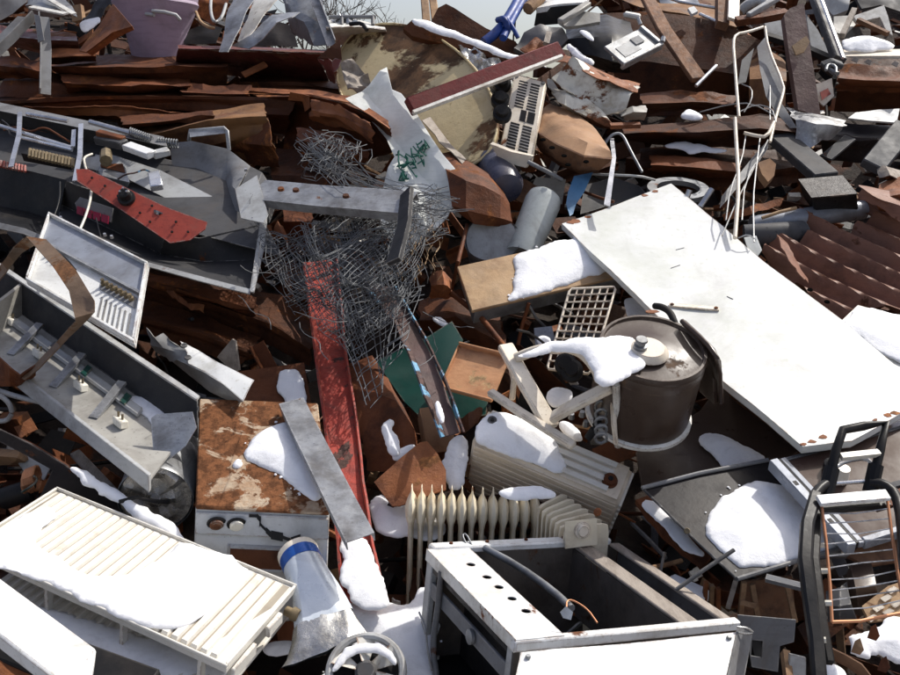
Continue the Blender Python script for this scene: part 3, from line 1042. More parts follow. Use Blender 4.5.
def fan_wheel():
    c = V(366, 672, .20)
    t = thing('fan_wheel', 'round fan wheel half buried in snow at the bottom edge', 'fan', V(366, 672, .1))
    n = (N * .9 + Vector((0, -.25, 0))).normalized()
    s = n.cross(Vector((0, 1, 0))).normalized(); u = n.cross(s)
    R = 37 * pm(366, 672, .2)
    g = G()
    g.tube([c + s * R * math.cos(q) + u * R * math.sin(q) for q in [k * math.pi / 18 for k in range(36)]], .011, 8, True).mk('rim', GREY_L, t)
    G().lathe(c - n * .02, c + n * .015, [(0, R * .3), (.8, R * .3), (1, R * .22)], 20).mk('hub', GREY_D, t)
    for k in range(6):
        q = k * math.pi / 3 + .3
        r0, r1 = .28 * R, .97 * R
        e = lambda q, r, z: c + s * r * math.cos(q) + u * r * math.sin(q) + n * z
        G().hexa([e(q, r0, -.008), e(q, r1, -.008), e(q + .55, r1, .012), e(q + .7, r0, .012), e(q, r0, -.005), e(q, r1, -.005), e(q + .55, r1, .015), e(q + .7, r0, .015)]).mk('blade', WHITE_D, t)
    G().lathe(c - n * .05, c - n * .03, [(0, R * .95), (1, R * .95)], 24).mk('backing', BLACK, t)
    snow([(330, 672), (336, 655), (350, 645), (368, 642), (388, 648), (399, 664), (394, 666), (380, 655), (364, 651), (348, 656), (340, 668)], PL3(c + n * .012, c + n * .012 + s, c + n * .012 + u),
         ('arc of snow lying on the rim of the fan wheel', 'snow'), t=.014, soft=.02)


fan_wheel()

# ================================================================== cooker, its top open
INNER = M('dark_oven_inside', (.085, .075, .066), (.04, .034, .03), rough=.55, scale=6, dirt=.6, rust=.3, rcol=(.10, .05, .025, 1), bump=.15, spec=0.15)  # dark warm grey with rust patches for the inner walls


def cooker():
    fr = ortho((515, 640, .50), (737, 619, .46), (428, 551, .44), (503, 742, .16))
    t = thing('cooker', 'white cooker body with open dark inside and a row of knob holes, bottom middle', 'cooker', fr.p(.5, .5, 1))
    # knob strip along the left side, tilted
    a = fr.p(-.005, -.02, 0); b = fr.p(-.005, 1.0, 0)
    d = fr.a.normalized()
    wdt = 52 * pm(470, 590, .47)
    fr2 = FR(a, b - a, d * wdt, fr.c.normalized() * -.006)
    pl = PL3(fr2.p(0, 0, 1), fr2.p(1, 0, 1), fr2.p(0, 1, 1))
    corners = [fr2.p(0, 0, 1), fr2.p(1, 0, 1), fr2.p(1, 1, 1), fr2.p(0, 1, 1)]

    def proj(p):
        q = p - CAM
        z = q.dot(FW)
        return (450 + F * q.x / z, 337.5 - F * q.dot(UP) / z)
    hol = []
    for (hx, hy) in ((471, 564.5), (487, 577), (499, 587), (512, 598.5), (526, 611)):
        cpt = pl.at(hx, hy)
        e1, e2 = fr2.a.normalized(), fr2.b.normalized()
        hol.append([proj(cpt + (e1 * math.cos(q) + e2 * math.sin(q)) * .0125) for q in [k * math.pi / 8 for k in range(16)]])
    poly('knob_strip', [proj(p) for p in corners], pl, WHITE, None, th=.003, holes=hol, parent=t)
    fr2.box('strip_lip', -.0, 1, -.02, .0, -4.5, 1.3, WHITE_D, t, bev=.001)
    fr2.box('strip_inside', .02, .98, .05, .95, -8, -6, BLACK, t)
    x, y, z = fr.m(.03, .03, .03)
    sx = wdt / fr.a.length
    fr.box('back_rim', .02, .95, .985, 1.0 + y * 1.2, -.045, .05, WHITE, t, bev=.006)
    fr.box('front_rim', -.01, 1.0, -y * .6, y * .3, -.01, z * .8, WHITE, t, bev=.004)
    fr.box('front_gap_shade', .0, .99, -y * .2, y * .2, z * .82, z * 3, INNER, t)  # dark strip painting in the shade between front rim and panel
    fr.box('right_rail', .93, .985, y * .3, .98, .0, .04, WOOD_G, t, bev=.003)
    fr.box('inner_rail', .74, .83, y * .3, .98, .01, .05, WOOD_G, t, bev=.003)
    fr.box('inner_wall', .735, .738, .0, 1.0, .05, .8, INNER, t)
    fr.box('back_wall', .01, .985, .985, .998, .03, 1.3, INNER, t)
    fr.box('right_wall', .986, .996, .02, .98, .05, 1.3, GREY_M, t)
    fr.box('oven_floor', .02, .98, .02, .98, 1.25, 1.3, BLACK, t)
    # open left side: posts, rail and inner tube
    fr.box('left_post', .0, .03, .93, 1.0, .03, 1.35, GREY_L, t, bev=.003)
    fr.box('left_post', .0, .03, -.01, .06, .03, 1.35, GREY_L, t, bev=.003)
    fr.box('side_rail', .005, .02, .06, .93, .30, .47, GREY_M, t, bev=.002)
    fr.box('inner_liner', .20, .215, .02, .98, .02, 1.3, BLACK, t)
    cc = fr.p(.0, .40, .385); dn = -fr.a.normalized()
    G().lathe(cc, cc + dn * .012, [(0, .02), (.7, .02), (1, .013)], 14).mk('pipe_nut', GALV_D, t)
    rod('gas_pipe', [fr.p(-.004, .80, .06), fr.p(-.01, .78, .5), fr.p(-.01, .8, .9), fr.p(-.01, .70, 1.2)], .009, GREY_M, None, t, smooth_path=2)
    rod('loose_wire', [fr.p(-.02, .98, .7), fr.p(-.03, .85, .75), fr.p(-.03, .8, .95), fr.p(-.03, .72, 1.1)], .003, GREY_L, None, t, smooth_path=2)
    # burner tube across the opening
    rod('burner_tube', [fr.p(.27, .98, -.02), fr.p(.34, .75, .0), fr.p(.37, .45, .01), fr.p(.36, .25, .01)], .0105, GALV_D, None, t, smooth_path=1)
    rod('wire_loop', [fr.p(.195, 1.02, -.03), fr.p(.19, 1.08, -.10), fr.p(.21, 1.08, -.12), fr.p(.215, 1.0, -.03)], .003, GALV_D, None, t, smooth_path=1)
    rod('torn_wire', [fr.p(.32, .22, .0), fr.p(.36, .3, -.06), fr.p(.4, .2, -.04), fr.p(.4, .1, .02)], .0025, COPPER, None, t, smooth_path=2)
    poly('foil_tatter', [(560, 612), (566, 606), (573, 612), (571, 620), (563, 618)], PL(566, 612, .5, .6), SHINY, None, cr=.006, th=.002, parent=t)
    fr.box('hinge_bracket', .42, .6, .0, .03, .1, .2, GALV_D, t)
    # front panel, leaning outwards
    q = [V(521, 652, .50), V(736, 632, .46), V(716, 722, .50), V(502, 738, .54)]
    n = (q[1] - q[0]).cross(q[3] - q[0]).normalized()
    if n.dot(CAM - q[0]) < 0: n = -n
    fold('front_panel', [[q[0], q[0].lerp(q[1], .5) - n * .004, q[1]], [q[0].lerp(q[3], .5), (q[0] + q[1] + q[2] + q[3]) / 4 - n * .008, q[1].lerp(q[2], .5)], [q[3], q[3].lerp(q[2], .5), q[2]]], WHITE, None, th=.010, nu=7, nv=5, cr=.003, cs=7, parent=t)
    for (x, y) in ((528, 657), (729, 638)):
        p = V(x, y, .505 - (x - 522) * .0002)
        G().lathe(p, p + n * .006, [(0, .007), (1, .005)], 8).mk('screw', GALV_D, t)
    for uu in (.12, .3, .5, .7, .88):
        p = fr.p(uu, 1.03, -.045)
        G().lathe(p, p - fr.c.normalized() * .005, [(0, .006), (1, .005)], 8).mk('screw', RU_MD, t)
    q2 = [V(737, 627, .455), V(751, 634, .40), V(735, 720, .40), V(718, 720, .49)]
    n2 = (q2[1] - q2[0]).cross(q2[3] - q2[0]).normalized() * .004
    G().hexa([p - n2 for p in q2] + q2).mk('panel_return', GREY_M, t)
    rod('crumpled_trim', [(737, 627, .47), (748, 628, .46), (754, 633, .44), (746, 634, .45), (738, 632, .46)], .003, SHINY, None, t, smooth_path=1)
    return fr


cooker()

# ================================================================== oil filled fin heater
def fin_mesh(c, base, yaw, hgt, wide=.07, k=1.0):
    """one fin: header bulge above a slim column, pointed top"""
    ax = Vector((math.cos(yaw), math.sin(yaw), 0))       # thickness direction
    dp = Vector((-ax.y, ax.x, 0))
    upv = (c - base).normalized()
    prof = [(0, .005, .5), (.03, .009, .7), (.72, .009, .7), (.76, .012, .9), (.80, .0185, 1.0), (.87, .0195, 1.0), (.915, .013, .85), (.95, .004, .5), (1.0, .0012, .35)]
    K = 10
    vs, fs = [], []
    for tt, th, d in prof:
        p = base + upv * hgt * tt
        for j in range(K):
            q = 2 * math.pi * j / K
            vs.append(p + ax * th * k * math.cos(q) + dp * wide * d * math.sin(q))
    for i in range(len(prof) - 1):
        for j in range(K):
            fs.append((i * K + j, i * K + (j + 1) % K, (i + 1) * K + (j + 1) % K, (i + 1) * K + j))
    fs += [tuple(range(K)), tuple((len(prof) - 1) * K + j for j in range(K))]
    return vs, fs


def fin_heater():
    t = thing('oil_heater', 'cream oil filled heater with a row of upright fins, in front of the panel radiator', 'heater', V(470, 600, 0))
    base0 = V(408, 626, -.22)
    top0 = VY(412, 486, base0.y + .02)
    up0 = top0 - base0
    hg = up0.length
    yy = top0.y
    for i in range(13):
        x = 412 + i * 9.9 + i * i * .035
        tp = VY(x, 485.5 + i * .35, yy + i * .006)
        bs = tp - up0
        vs, fs = fin_mesh(tp, bs, (450 - x) / F * -1, hg, .05)
        mk('fin', vs, fs, CREAM_N, t, True, 40)
    # the far end fans out towards the camera
    for i in range(7):
        x, y = 553 + i * 5.6, 497 + i * 4.4
        tp = VY(x, y, yy + .04 - i * .026)
        bs = tp - up0
        yaw = -.75 - i * .09
        ax = Vector((math.cos(yaw), math.sin(yaw), 0)); dp = Vector((-ax.y, ax.x, 0))
        uu = up0.normalized()
        vs, fs = [], []
        outl = [(-.07, -.006), (-.05, .0), (.05, .004), (.07, -.002), (.075, -.03), (.075, -.40), (.06, -.43), (-.06, -.43), (-.075, -.40), (-.075, -.03)]
        outl = [(a, b - .01) for a, b in outl]
        for sgn in (-1, 1):
            for a, b in outl:
                e = .003 if abs(a) > .07 else .006
                vs.append(tp + dp * a + uu * b + ax * e * sgn)
        k = len(outl)
        fs = [tuple(range(k))[::-1], tuple(range(k, 2 * k))] + [(j, (j + 1) % k, k + (j + 1) % k, k + j) for j in range(k)]
        mk('end_fin', vs, fs, CREAM_N, t, True, 30)
    p0, p1 = VY(412, 506, yy), VY(530, 510, yy + .08)
    G().tube([p0, p1], .014, 10).mk('header_tube', CREAM, t)
    c = VY(582, 530, yy - .15)
    nrm = Vector((.3, -1, .1)).normalized()
    s = nrm.cross(Vector((0, 0, 1))).normalized(); u = s.cross(nrm)
    G().hexa([c + s * a + u * b + nrm * d for d in (-.006, .0) for a, b in ((-.05, -.052), (.055, -.052), (.055, .03), (-.05, .03))]).mk('end_plate', CREAM_N, t)
    G().lathe(c, c + nrm * .016, [(0, .027), (.4, .026), (.5, .02), (1, .016)], 18).mk('boss', CREAM_W, t)
    G().lathe(c + s * -.052 + u * .05, c + s * -.052 + u * .05 + nrm * .008, [(0, .014), (1, .009)], 10).mk('rust_bolt', RU_OR, t)


fin_heater()

# ================================================================== panel radiator lying behind it
def panel_radiator():
    fr = ortho((472, 441, .20), (619, 504, .20), (490, 407, .20), (464, 492, .0))
    t = thing('flat_radiator', 'pale cream panel radiator lying on its side between fin heater and brown tub', 'radiator', fr.p(.5, .5, 1))
    bevel(G().hexa(fr.hex(0, 1, 0, 1, 0, 1)).mk('body', RAD_S, t), .012, 3)
    for i in range(4):
        v = .14 + i * .21
        G().hexa(fr.hex(.03, .90, v, v + .12, -.035, .0)).mk('rib', RAD_N, t)
        bevel(bpy.data.objects[t.children[-1].name], .004) if False else None
    for i in range(11):
        w_ = .05 + i * .085
        fr.box('side_fin', .02, .985, -.03, -.002, w_, w_ + .05, RAD_S, t, bev=.002)
    for i in range(10):
        w_ = .06 + i * .09
        fr.box('end_ridge', 1.001, 1.02, .05, .95, w_, w_ + .05, RAD_N, t, bev=.002)
    c = fr.c.normalized()
    for (u, v, r, mat) in ((.895, .42, .026, RU_MD), (.06, .62, .020, GREY_D)):
        p = fr.p(u, v, 0)
        G().lathe(p, p - c * .022, [(0, r), (.45, r), (.5, r * .85), (1, r * .8)], 16).mk('plug', mat, t)
        G().lathe(p - c * .0221, p - c * .026, [(0, r * .35), (1, r * .3)], 10).mk('plug_core', BLACK, t)
    pl = PL3(fr.p(0, 0, -.02), fr.p(1, 0, -.02), fr.p(0, 1, -.02))
    snow([(474, 438), (478, 426), (489, 411), (508, 413), (526, 420), (544, 432), (560, 448), (567, 464), (562, 472), (548, 471), (528, 463), (505, 455), (485, 446)], pl,
         ('thick snow on the left half of the flat cream panel radiator', 'snow'), t=.03, soft=.03)
    snow([(498, 490), (520, 486), (545, 487), (556, 493), (552, 499), (530, 499), (505, 498)], PL(525, 493, .22), ('low snow ridge behind the right fins of the oil heater', 'snow'), t=.03, soft=.03)


panel_radiator()

# ================================================================== grey lamp trough
def trough():
    fl = skew((28, 319, .16), (186, 431, .22), (-12, 352, .20), (28, 287, .26))
    t = thing('lamp_trough', 'long grey metal light fitting trough with ceramic lampholders at the left edge', 'light fitting', fl.p(.5, .5, 0))
    fl.box('floor', -.25, 1, 0, 1.0, -.06, 0, GREY_W, t)
    fl.box('back_wall', -.25, 1.06, -.03, .0, 0, 1, CHAR, t, bev=.002)  # charcoal puts the shade of this sunless grey wall into its colour
    fl.box('back_lip', -.25, 1.06, -.07, .02, 1.0, 1.05, GREY_L, t)
    fl.box('front_lip', -.25, 1.0, .97, 1.03, -.3, .12, GREY_L, t, bev=.002)
    fl.box('end_wall', -.06, -.045, .0, .97, .0, .95, GREY_W, t)
    # torn end flap
    poly('end_flap', [(151, 418), (157, 414), (193, 412), (197, 428), (186, 446), (160, 466), (154, 464)], PL(175, 440, .26, .6), GALV, None, cr=.008, th=.004, parent=t)
    g = fl
    fl.box('mounting_rail', -.02, .80, .20, .34, .05, .17, GREY_L, t, bev=.002)
    for u in (.24, .46, .70):
        fl.box('rail_clip', u, u + .03, .17, .37, .171, .22, TEAL if u > .3 else GREY_M, t)
    for (u) in (.10, .39, .64):
        p = G()
        a = fl.p(u + .03, .16, .42); b = fl.p(u, .80, .05)
        p.tube([a, b], 0, prof=prU(.032, .012, .003, True), up=N).mk('bracket', GALV, t)
    for (u, v) in ((-.04, .30), (.22, .50), (.50, .52), (.76, .62)):
        c = fl.p(u, v, .01)
        z = fl.c.normalized(); x = fl.a.normalized(); y = x.cross(z)
        q = [c + x * a + y * b + z * d for d in (.0, .028) for a, b in ((-.025, -.018), (.025, -.018), (.025, .018), (-.025, .018))]
        lh = bevel(G().hexa(q).mk('lampholder', CERAM, t), .004)
        for k in (-.012, .012):
            G().tube([c + x * k + z * .0285, c + x * k + z * .046], .004, 6).mk('contact', TERM, lh)
    snow([(126, 398), (140, 394), (158, 404), (168, 420), (160, 428), (146, 418), (132, 408)], PL3(fl.p(0, 0, .02), fl.p(1, 0, .02), fl.p(0, 1, .02)), ('small snow patch inside the right end of the lamp trough', 'snow'), t=.016, soft=.03)


trough()


def pair_strip(name, pairs, mat, lab, th=.004, sub=3, parent=None):
    A = [V(*p[0]) for p in pairs]; B = [V(*p[1]) for p in pairs]
    return fold(name, [A, B], mat, lab, th=th, nu=sub, nv=2, cr=.002, parent=parent)


pair_strip('bent_strap', [((-22, 290, .26), (-16, 298, .26)), ((-4, 270, .32), (0, 279, .32)), ((14, 248, .50), (22, 253, .44)), ((26, 236, .58), (46, 239, .58)), ((52, 265, .57), (76, 270, .57)), ((69, 291, .55), (94, 300, .55)),
                          ((75, 318, .52), (95, 312, .52)), ((76, 322, .50), (88, 320, .48)), ((56, 342, .36), (60, 346, .36)), ((34, 365, .30), (38, 369, .30)), ((20, 377, .26), (24, 380, .26))],
           STRAP, ('bent bronze coloured metal strap arching over the lamp trough', 'strap'), th=.005)
fold('rust_bowl', [[(-6, 354, .26), (10, 368, .30), (20, 376, .28), (36, 366, .30)], [(-6, 366, .24), (8, 380, .24), (20, 385, .22), (36, 376, .24)], [(-6, 384, .22), (10, 388, .20), (22, 388, .18), (34, 380, .20)]], RU_MD,
     ('torn rusty rim of a bowl below the bent strap at the left edge', 'scrap'), th=.006, nu=4)
rod('grey_hoop', [(-8, 388, .15), (8, 394, .16), (30, 400, .16), (52, 404, .15)], .010, GREY_L, ('pale grey curved rod under the lamp trough at the left edge', 'rod'), smooth_path=2)
g = G()
c = V(-3, 408, .14)
g.tube([c + Vector((.05 * math.cos(q), -.02 * math.sin(q), .055 * math.sin(q))) for q in [k * math.pi / 12 for k in range(24)]], .009, 8, True).mk('steel_ring', GREY_L, None, ('pale steel ring cut off by the left edge below the trough', 'ring'))

# ================================================================== white heater tray
def white_tray():
    fr = skew((50, 216, .44), (149, 266, .48), (27, 283, .44), depth=.03)
    t = thing('white_heater_tray', 'white enamelled heater tray with terminals and slots below the grey cabinet', 'heater', fr.p(.5, .5, -1))
    fr.box('panel', 0, 1, 0, 1, -.3, 0, WHITE, t)
    for b in ((0, 1, 0, .03), (0, 1, .965, 1), (0, .02, .03, .965), (.98, 1, .03, .965)):
        fr.box('rim', *b, .002, .75, WHITE, t, bev=.002)
    fr.box('divider', .02, .98, .40, .43, .003, .6, GALV, t)
    fr.box('gloss_reflection', .02, .98, .03, .40, .003, .25, BLUEGR, t)  # blue grey colour stands in for the reflection on white gloss
    for i in range(7):
        u = .66 + i * .042
        fr.box('slot', u, u + .014, .68, .94, .004, .09, GREY_M, t)
        G().lathe(fr.p(u, .53, .1), fr.p(u, .53, 1.0), [(0, .010), (.5, .010), (.55, .006), (1, .007)], 8).mk('terminal', TERM, t)
    fr.box('terminal_base', .63, .95, .47, .60, .003, .15, GREY_M, t)
    for i in range(3):
        u = .12 + i * .05
        G().lathe(fr.p(u, .5, 0), fr.p(u + .01, .5, .8), [(0, .008), (1, .006)], 8).mk('screw', TERM, t)
    rod('wire', [fr.p(.2, .47, .6), fr.p(.3, .5, .9), fr.p(.4, .55, .4)], .003, BLACK, None, t, smooth_path=2)


white_tray()

# ================================================================== grey control cabinet
def cabinet():
    # u: along, v: from the far edge to the near edge, w: towards the viewer
    fr = skew((-6, 121, .14), (243, 176, .26), (-6, 181, .20), (-6, 107, .27))
    t = thing('control_cabinet', 'large dark grey control cabinet torn open, red strip and wiring inside, upper left', 'cabinet', fr.p(.5, .5, -.2))
    fr.box('floor', -.12, .99, 0, 1, -.05, 0, GREY_D, t)
    fr.box('back_wall', -.12, .72, -.05, -.01, -.05, 1.0, GREY_D, t, bev=.002)
    fr.box('back_lip', -.12, .70, -.10, .06, 1.003, 1.05, GREY_M, t, bev=.002)
    # right hand bent part of the shell
    fold('bent_side', [[(170, 143, .30), (192, 141, .32), (228, 149, .32), (250, 166, .30)], [(172, 163, .24), (196, 168, .24), (226, 180, .26), (236, 190, .34)], [(178, 178, .20), (205, 195, .20), (226, 205, .22), (242, 214, .32)]],
         GREY_M, None, th=.005, nu=4, cr=.003, parent=t)
    fold('bent_side', [[(250, 166, .305), (262, 172, .30), (272, 188, .29), (276, 205, .28)], [(238, 191, .345), (258, 183, .35), (268, 203, .345), (270, 222, .34)]], GREY_D, None, th=.005, nu=3, cr=.002, parent=t)
    poly('bright_end_plate', [(235, 189), (257, 175), (261, 190), (268, 214), (264, 223), (241, 218)], PL(250, 200, .44, .35, .05), GREY_L, None, th=.006, parent=t)
    # front walls: two black troughs below the opening
    fold('front_wall', [[(-8, 164, .34), (30, 171, .35), (66, 180, .35)], [(-8, 205, .20), (30, 212, .2), (58, 222, .2)], [(-8, 222, .27), (24, 229, .27), (50, 240, .26)]], BLACK, None, th=.006, nu=4, cr=.003, parent=t)
    fold('front_lip', [[(-8, 221, .278), (24, 228, .278), (50, 239, .268)], [(-8, 227, .27), (24, 234, .27), (47, 244, .26)]], GREY_M, None, th=.006, nu=3, cr=.001, parent=t)
    fold('front_wall', [[(66, 181, .36), (110, 197, .36), (165, 236, .34), (200, 238, .30), (262, 224, .30)], [(62, 205, .22), (100, 224, .22), (160, 254, .22), (205, 262, .2), (256, 260, .24)], [(56, 224, .26), (100, 240, .28), (150, 263, .30), (200, 277, .3), (250, 291, .3)]],
         CHAR, None, th=.006, nu=4, nv=4, cr=.003, parent=t)
    fold('end_strip', [[(260, 222, .335), (255, 255, .325), (250, 291, .31)], [(268, 214, .335), (264, 250, .32), (254, 292, .31)]], GREY_L, None, th=.006, nu=2, cr=.001, parent=t)
    fold('front_lip', [[(140, 260, .305), (200, 276, .305), (250, 289, .305)], [(139, 264, .30), (200, 281, .30), (250, 294, .30)]], GREY_L, None, th=.006, nu=3, cr=.001, parent=t)
    # inner plates
    poly('inner_plate', [(82, 158), (110, 154), (160, 170), (212, 196), (204, 214), (185, 208), (130, 180), (88, 168)], PL(150, 185, .27, .3, .02), GREY_L, None, th=.004, parent=t)
    rs = poly('red_strip', [(76, 169), (88, 169), (125, 187), (166, 207), (207, 222), (205, 229), (190, 240), (170, 243), (120, 209), (77, 181)], PL(140, 208, .41, .55, .0), RED_O, None, th=.005, parent=t)
    pl = PL(140, 208, .412, .55, .0)
    for (x, y) in ((92, 178), (105, 186), (118, 196), (150, 222), (160, 214), (172, 232), (176, 222), (188, 232), (152, 206), (140, 213)):
        p = pl.at(x, y)
        G().lathe(p, p + pl.n * .004, [(0, .006), (1, .005)], 8).mk('rivet', BLACK, rs)
    p = pl.at(127, 199)
    G().lathe(p, p + pl.n * .05, [(0, .036), (.3, .036), (.35, .026), (.9, .024), (1, .018)], 18).mk('knob', BLACK, t)
    for k in range(4):
        q = p + pl.n * .051 + Vector((.014 * math.cos(k * 1.57), 0, .014 * math.sin(k * 1.57)))
        G().lathe(q, q + pl.n * .006, [(0, .005), (1, .004)], 6).mk('knob_pin', SILVER, t)
    fold('toggle', [[(150, 209, .40), (156, 210, .41), (163, 213, .40)], [(149, 213, .39), (156, 214, .40), (162, 216, .39)]], GALV_D, None, nu=2, cr=.001, parent=t)
    # red display lenses in a grey bezel
    pb = PL(93, 212, .33, .75, .02)
    poly('lens_bezel', [(75, 203), (80, 197), (113, 208), (111, 222), (78, 214)], pb, GREY_M, None, th=.01, parent=t)
    for i in range(4):
        x, y = 77 + i * 8.2, 206 + i * 2.6
        poly('red_lens', [(x, y), (x + 6.8, y + 2), (x + 6.2, y + 10), (x - .5, y + 7.5)], pb, REDLENS, None, th=.008, up=.010, parent=t)
    # fluorescent tubes, rails
    for a, b, r in (((-6, 124, .36), (72, 148, .36), .010), ((27, 114, .35), (68, 121, .35), .011), ((90, 122, .36), (152, 139, .36), .013), ((20, 137, .36), (72, 150, .36), .008)):
        G().tube([V(*a), V(*b)], r, 10).mk('tube', SILVER, t)
    # upright white straps
    for pts in ([(20, 112, .37), (19, 135, .41), (11, 167, .40)], [(81, 124, .38), (80, 155, .42), (75, 181, .40)]):
        beam('handle_strap', pts, rect(.022, .006), SILVER, None, parent=t)
    beam('handle_strap', [(74, 130, .36), (73, 147, .36)], rect(.02, .006), SILVER, None, parent=t)
    # terminal comb
    tb = beam('terminal_block', [(28, 154, .34), (76, 163, .36)], rect(.07, .04), BLACK, None, parent=t)
    for i in range(14):
        x, y = 30 + i * 3.3, 149 + i * .75
        G().tube([V(x, y, .39), V(x - .6, y + 8, .38)], .008, 6).mk('terminal', TERM, tb)
    for i in range(9):
        x, y = 1 + i * 3, 161 + i * .6
        G().tube([V(x, y, .36), V(x, y + 6, .35)], .007, 5).mk('red_terminal', RED_O, tb)
    # fuse modules
    fr.box('module', .42, .53, .30, .62, .02, .5, GALV, t, bev=.003)
    fr.box('module_label', .43, .52, .34, .5, .502, .53, RU_MD, t)
    beam('white_relay', [(127, 146, .36), (152, 155, .38)], rect(.055, .03), WHITE, None, parent=t, bev=.004)
    beam('white_relay', [(153, 155, .37), (169, 151, .37)], rect(.045, .03), GREY_L, None, parent=t, bev=.004)
    beam('grey_relay', [(98, 139, .34), (125, 145, .36)], rect(.05, .04), GREY_D, None, parent=t, bev=.004)
    beam('coil_pack', [(98, 133, .37), (124, 140, .37)], rect(.035, .03), RU_MD, None, parent=t, bev=.004)
    g = G()
    for k in range(10):
        cc = V(131, 132, .37).lerp(V(150, 139, .37), k / 9)
        g.tube([cc + Vector((0, .02 * math.cos(q), .02 * math.sin(q))) for q in [j * .7854 for j in range(8)]], .004, 5, True)
    g.mk('spring', GALV_D, t)
    g = G()
    for k in range(8):
        cc = V(159, 142, .35).lerp(V(177, 144, .35), k / 7)
        g.tube([cc + Vector((0, .02 * math.cos(q), .02 * math.sin(q))) for q in [j * .7854 for j in range(8)]], .004, 5, True)
    g.mk('spring', GALV_D, t)
    beam('capacitor', [(154, 174, .33), (157, 188, .34)], rect(.055, .03), SILVER, None, parent=t, bev=.004)
    G().tube([V(106, 153, .34), V(106, 161, .36)], .028, 8).mk('coil', TERM, t)
    rod('blue_wire', [(118, 179, .30), (126, 174, .34), (136, 173, .33), (144, 169, .31), (150, 172, .30)], .004, BLUE_P, None, t, smooth_path=2)
    rod('wire', [(92, 154, .36), (84, 157, .39), (84, 163, .40), (90, 180, .42), (92, 195, .43), (84, 222, .42), (71, 246, .40)], .0055, CERAM, None, t, smooth_path=2)
    rod('wire', [(60, 182, .37), (60, 200, .36), (52, 222, .34), (48, 240, .34)], .004, BLACK, None, t, smooth_path=2)
    rod('wire', [(4, 130, .32), (16, 126, .36), (30, 133, .34), (44, 126, .36), (60, 136, .34), (70, 142, .33)], .005, RU_MD, None, t, smooth_path=2)
    rod('wire', [(2, 120, .32), (10, 126, .36), (8, 134, .36), (20, 140, .35)], .004, BLACK, None, t, smooth_path=2)
    rod('wire', [(96, 218, .34), (99, 230, .36), (101, 238, .36), (103, 262, .35)], .003, BLACK, None, t, smooth_path=2)
    for (x, y) in ((61, 219), (61, 236), (105, 236), (112, 238), (246, 171)):
        p = V(x, y, .345)
        G().lathe(p, p + N * .012, [(0, .008), (1, .006)], 8).mk('screw', SILVER, t)


cabinet()
bh = rod('bracket_handle', [(189, 140, .34), (190, 131, .40), (224, 128, .42), (227, 131, .42), (229, 150, .34)], .010, GALV, ('small galvanised bracket handle sticking up from the grey cabinet', 'handle'))
fold('plate', [[(189, 130, .405), (226, 127, .425)], [(190, 137, .39), (226, 133, .41)]], GALV, None, th=.003, nu=3, cr=.001, parent=bh)

# ================================================================== C rail with hanging flat bar
def c_rail():
    t = thing('steel_rail', 'grey steel C rail with a dark drop bar lying across the wire mesh', 'rail', V(330, 190, .2))
    beam('rail', [(256, 189, .44), (330, 196, .52), (410, 202, .58)], prU(.135, .04, .005, True), GALV, None, up=(N + Vector((0, -.25, 0))).normalized(), parent=t, sub=4, bend=.003)
    beam('drop_bar', [(407, 192, .60), (404, 225, .58), (394, 262, .54)], rect(.06, .02), CHAR, None, parent=t, up=Vector((-.6, -1, .0)))
    for (x, y) in ((296, 191), (281, 190), (346, 197)):
        p = V(x, y, .56)
        G().lathe(p, p + N * .01, [(0, .014), (1, .012)], 10).mk('hole', RU_DK, t)


c_rail()

# ================================================================== white hinge bracket, small beige plate
def white_arm():
    t = thing('white_channel_arm', 'white bent channel bracket with torn grey end beside the lamp trough', 'bracket', V(205, 370, .05))
    fr = skew((184, 352, .30), (253, 381, .30), (188, 366, .30), depth=.03)
    fold('top_face', [[(180, 341, .24), (198, 350, .25), (216, 361, .27), (254, 380, .28)], [(187, 352, .25), (202, 358, .26), (218, 366, .27), (250, 386, .28)], [(188, 363, .25), (206, 372, .26), (222, 383, .27), (243, 401, .27)]], WHITE, None, th=.003, nu=4, cr=.002, parent=t)
    fold('side_face', [[(187, 364, .252), (206, 373, .26), (222, 384, .27), (243, 402, .268)], [(160, 352, .12), (190, 376, .14), (210, 392, .16), (236, 404, .18)]], GREY_L, None, th=.003, nu=4, cr=.003, parent=t)
    fold('torn_end', [[(147, 328, .16), (156, 338, .2), (164, 334, .2), (170, 341, .22)], [(152, 345, .16), (164, 348, .2), (176, 352, .22), (186, 350, .23)], [(158, 352, .12), (168, 358, .15), (178, 362, .2), (188, 364, .24)]], GREY_L, None, th=.003, nu=3, cr=.008, tear=.02, parent=t)
    for (x, y) in ((188, 358), (184, 346)):
        p = V(x, y, .262)
        G().lathe(p, p + N * .006, [(0, .013), (1, .011)], 12).mk('hole_ring', GREY_D, t)


white_arm()
poly('beige_plate', [(217, 357), (232, 339), (235, 341), (239, 370), (234, 373)], PL(228, 356, .12, .9, .1), WOOD_G, ('small beige triangular plate standing above the rusted appliance', 'plate'), th=.012)
poly('brown_sheet', [(236, 372), (304, 362), (312, 408), (238, 404)], PL(270, 385, .06, .2), RU_MD, ('red brown panel behind the rusted appliance top', 'panel'), th=.01, cr=.003)
snow([(277, 376), (284, 369), (298, 369), (303, 382), (308, 402), (300, 410), (282, 405)], PL(270, 385, .068, .2), ('upright snow streak on the red brown panel left of the red beam', 'snow'), t=.018, soft=.025)

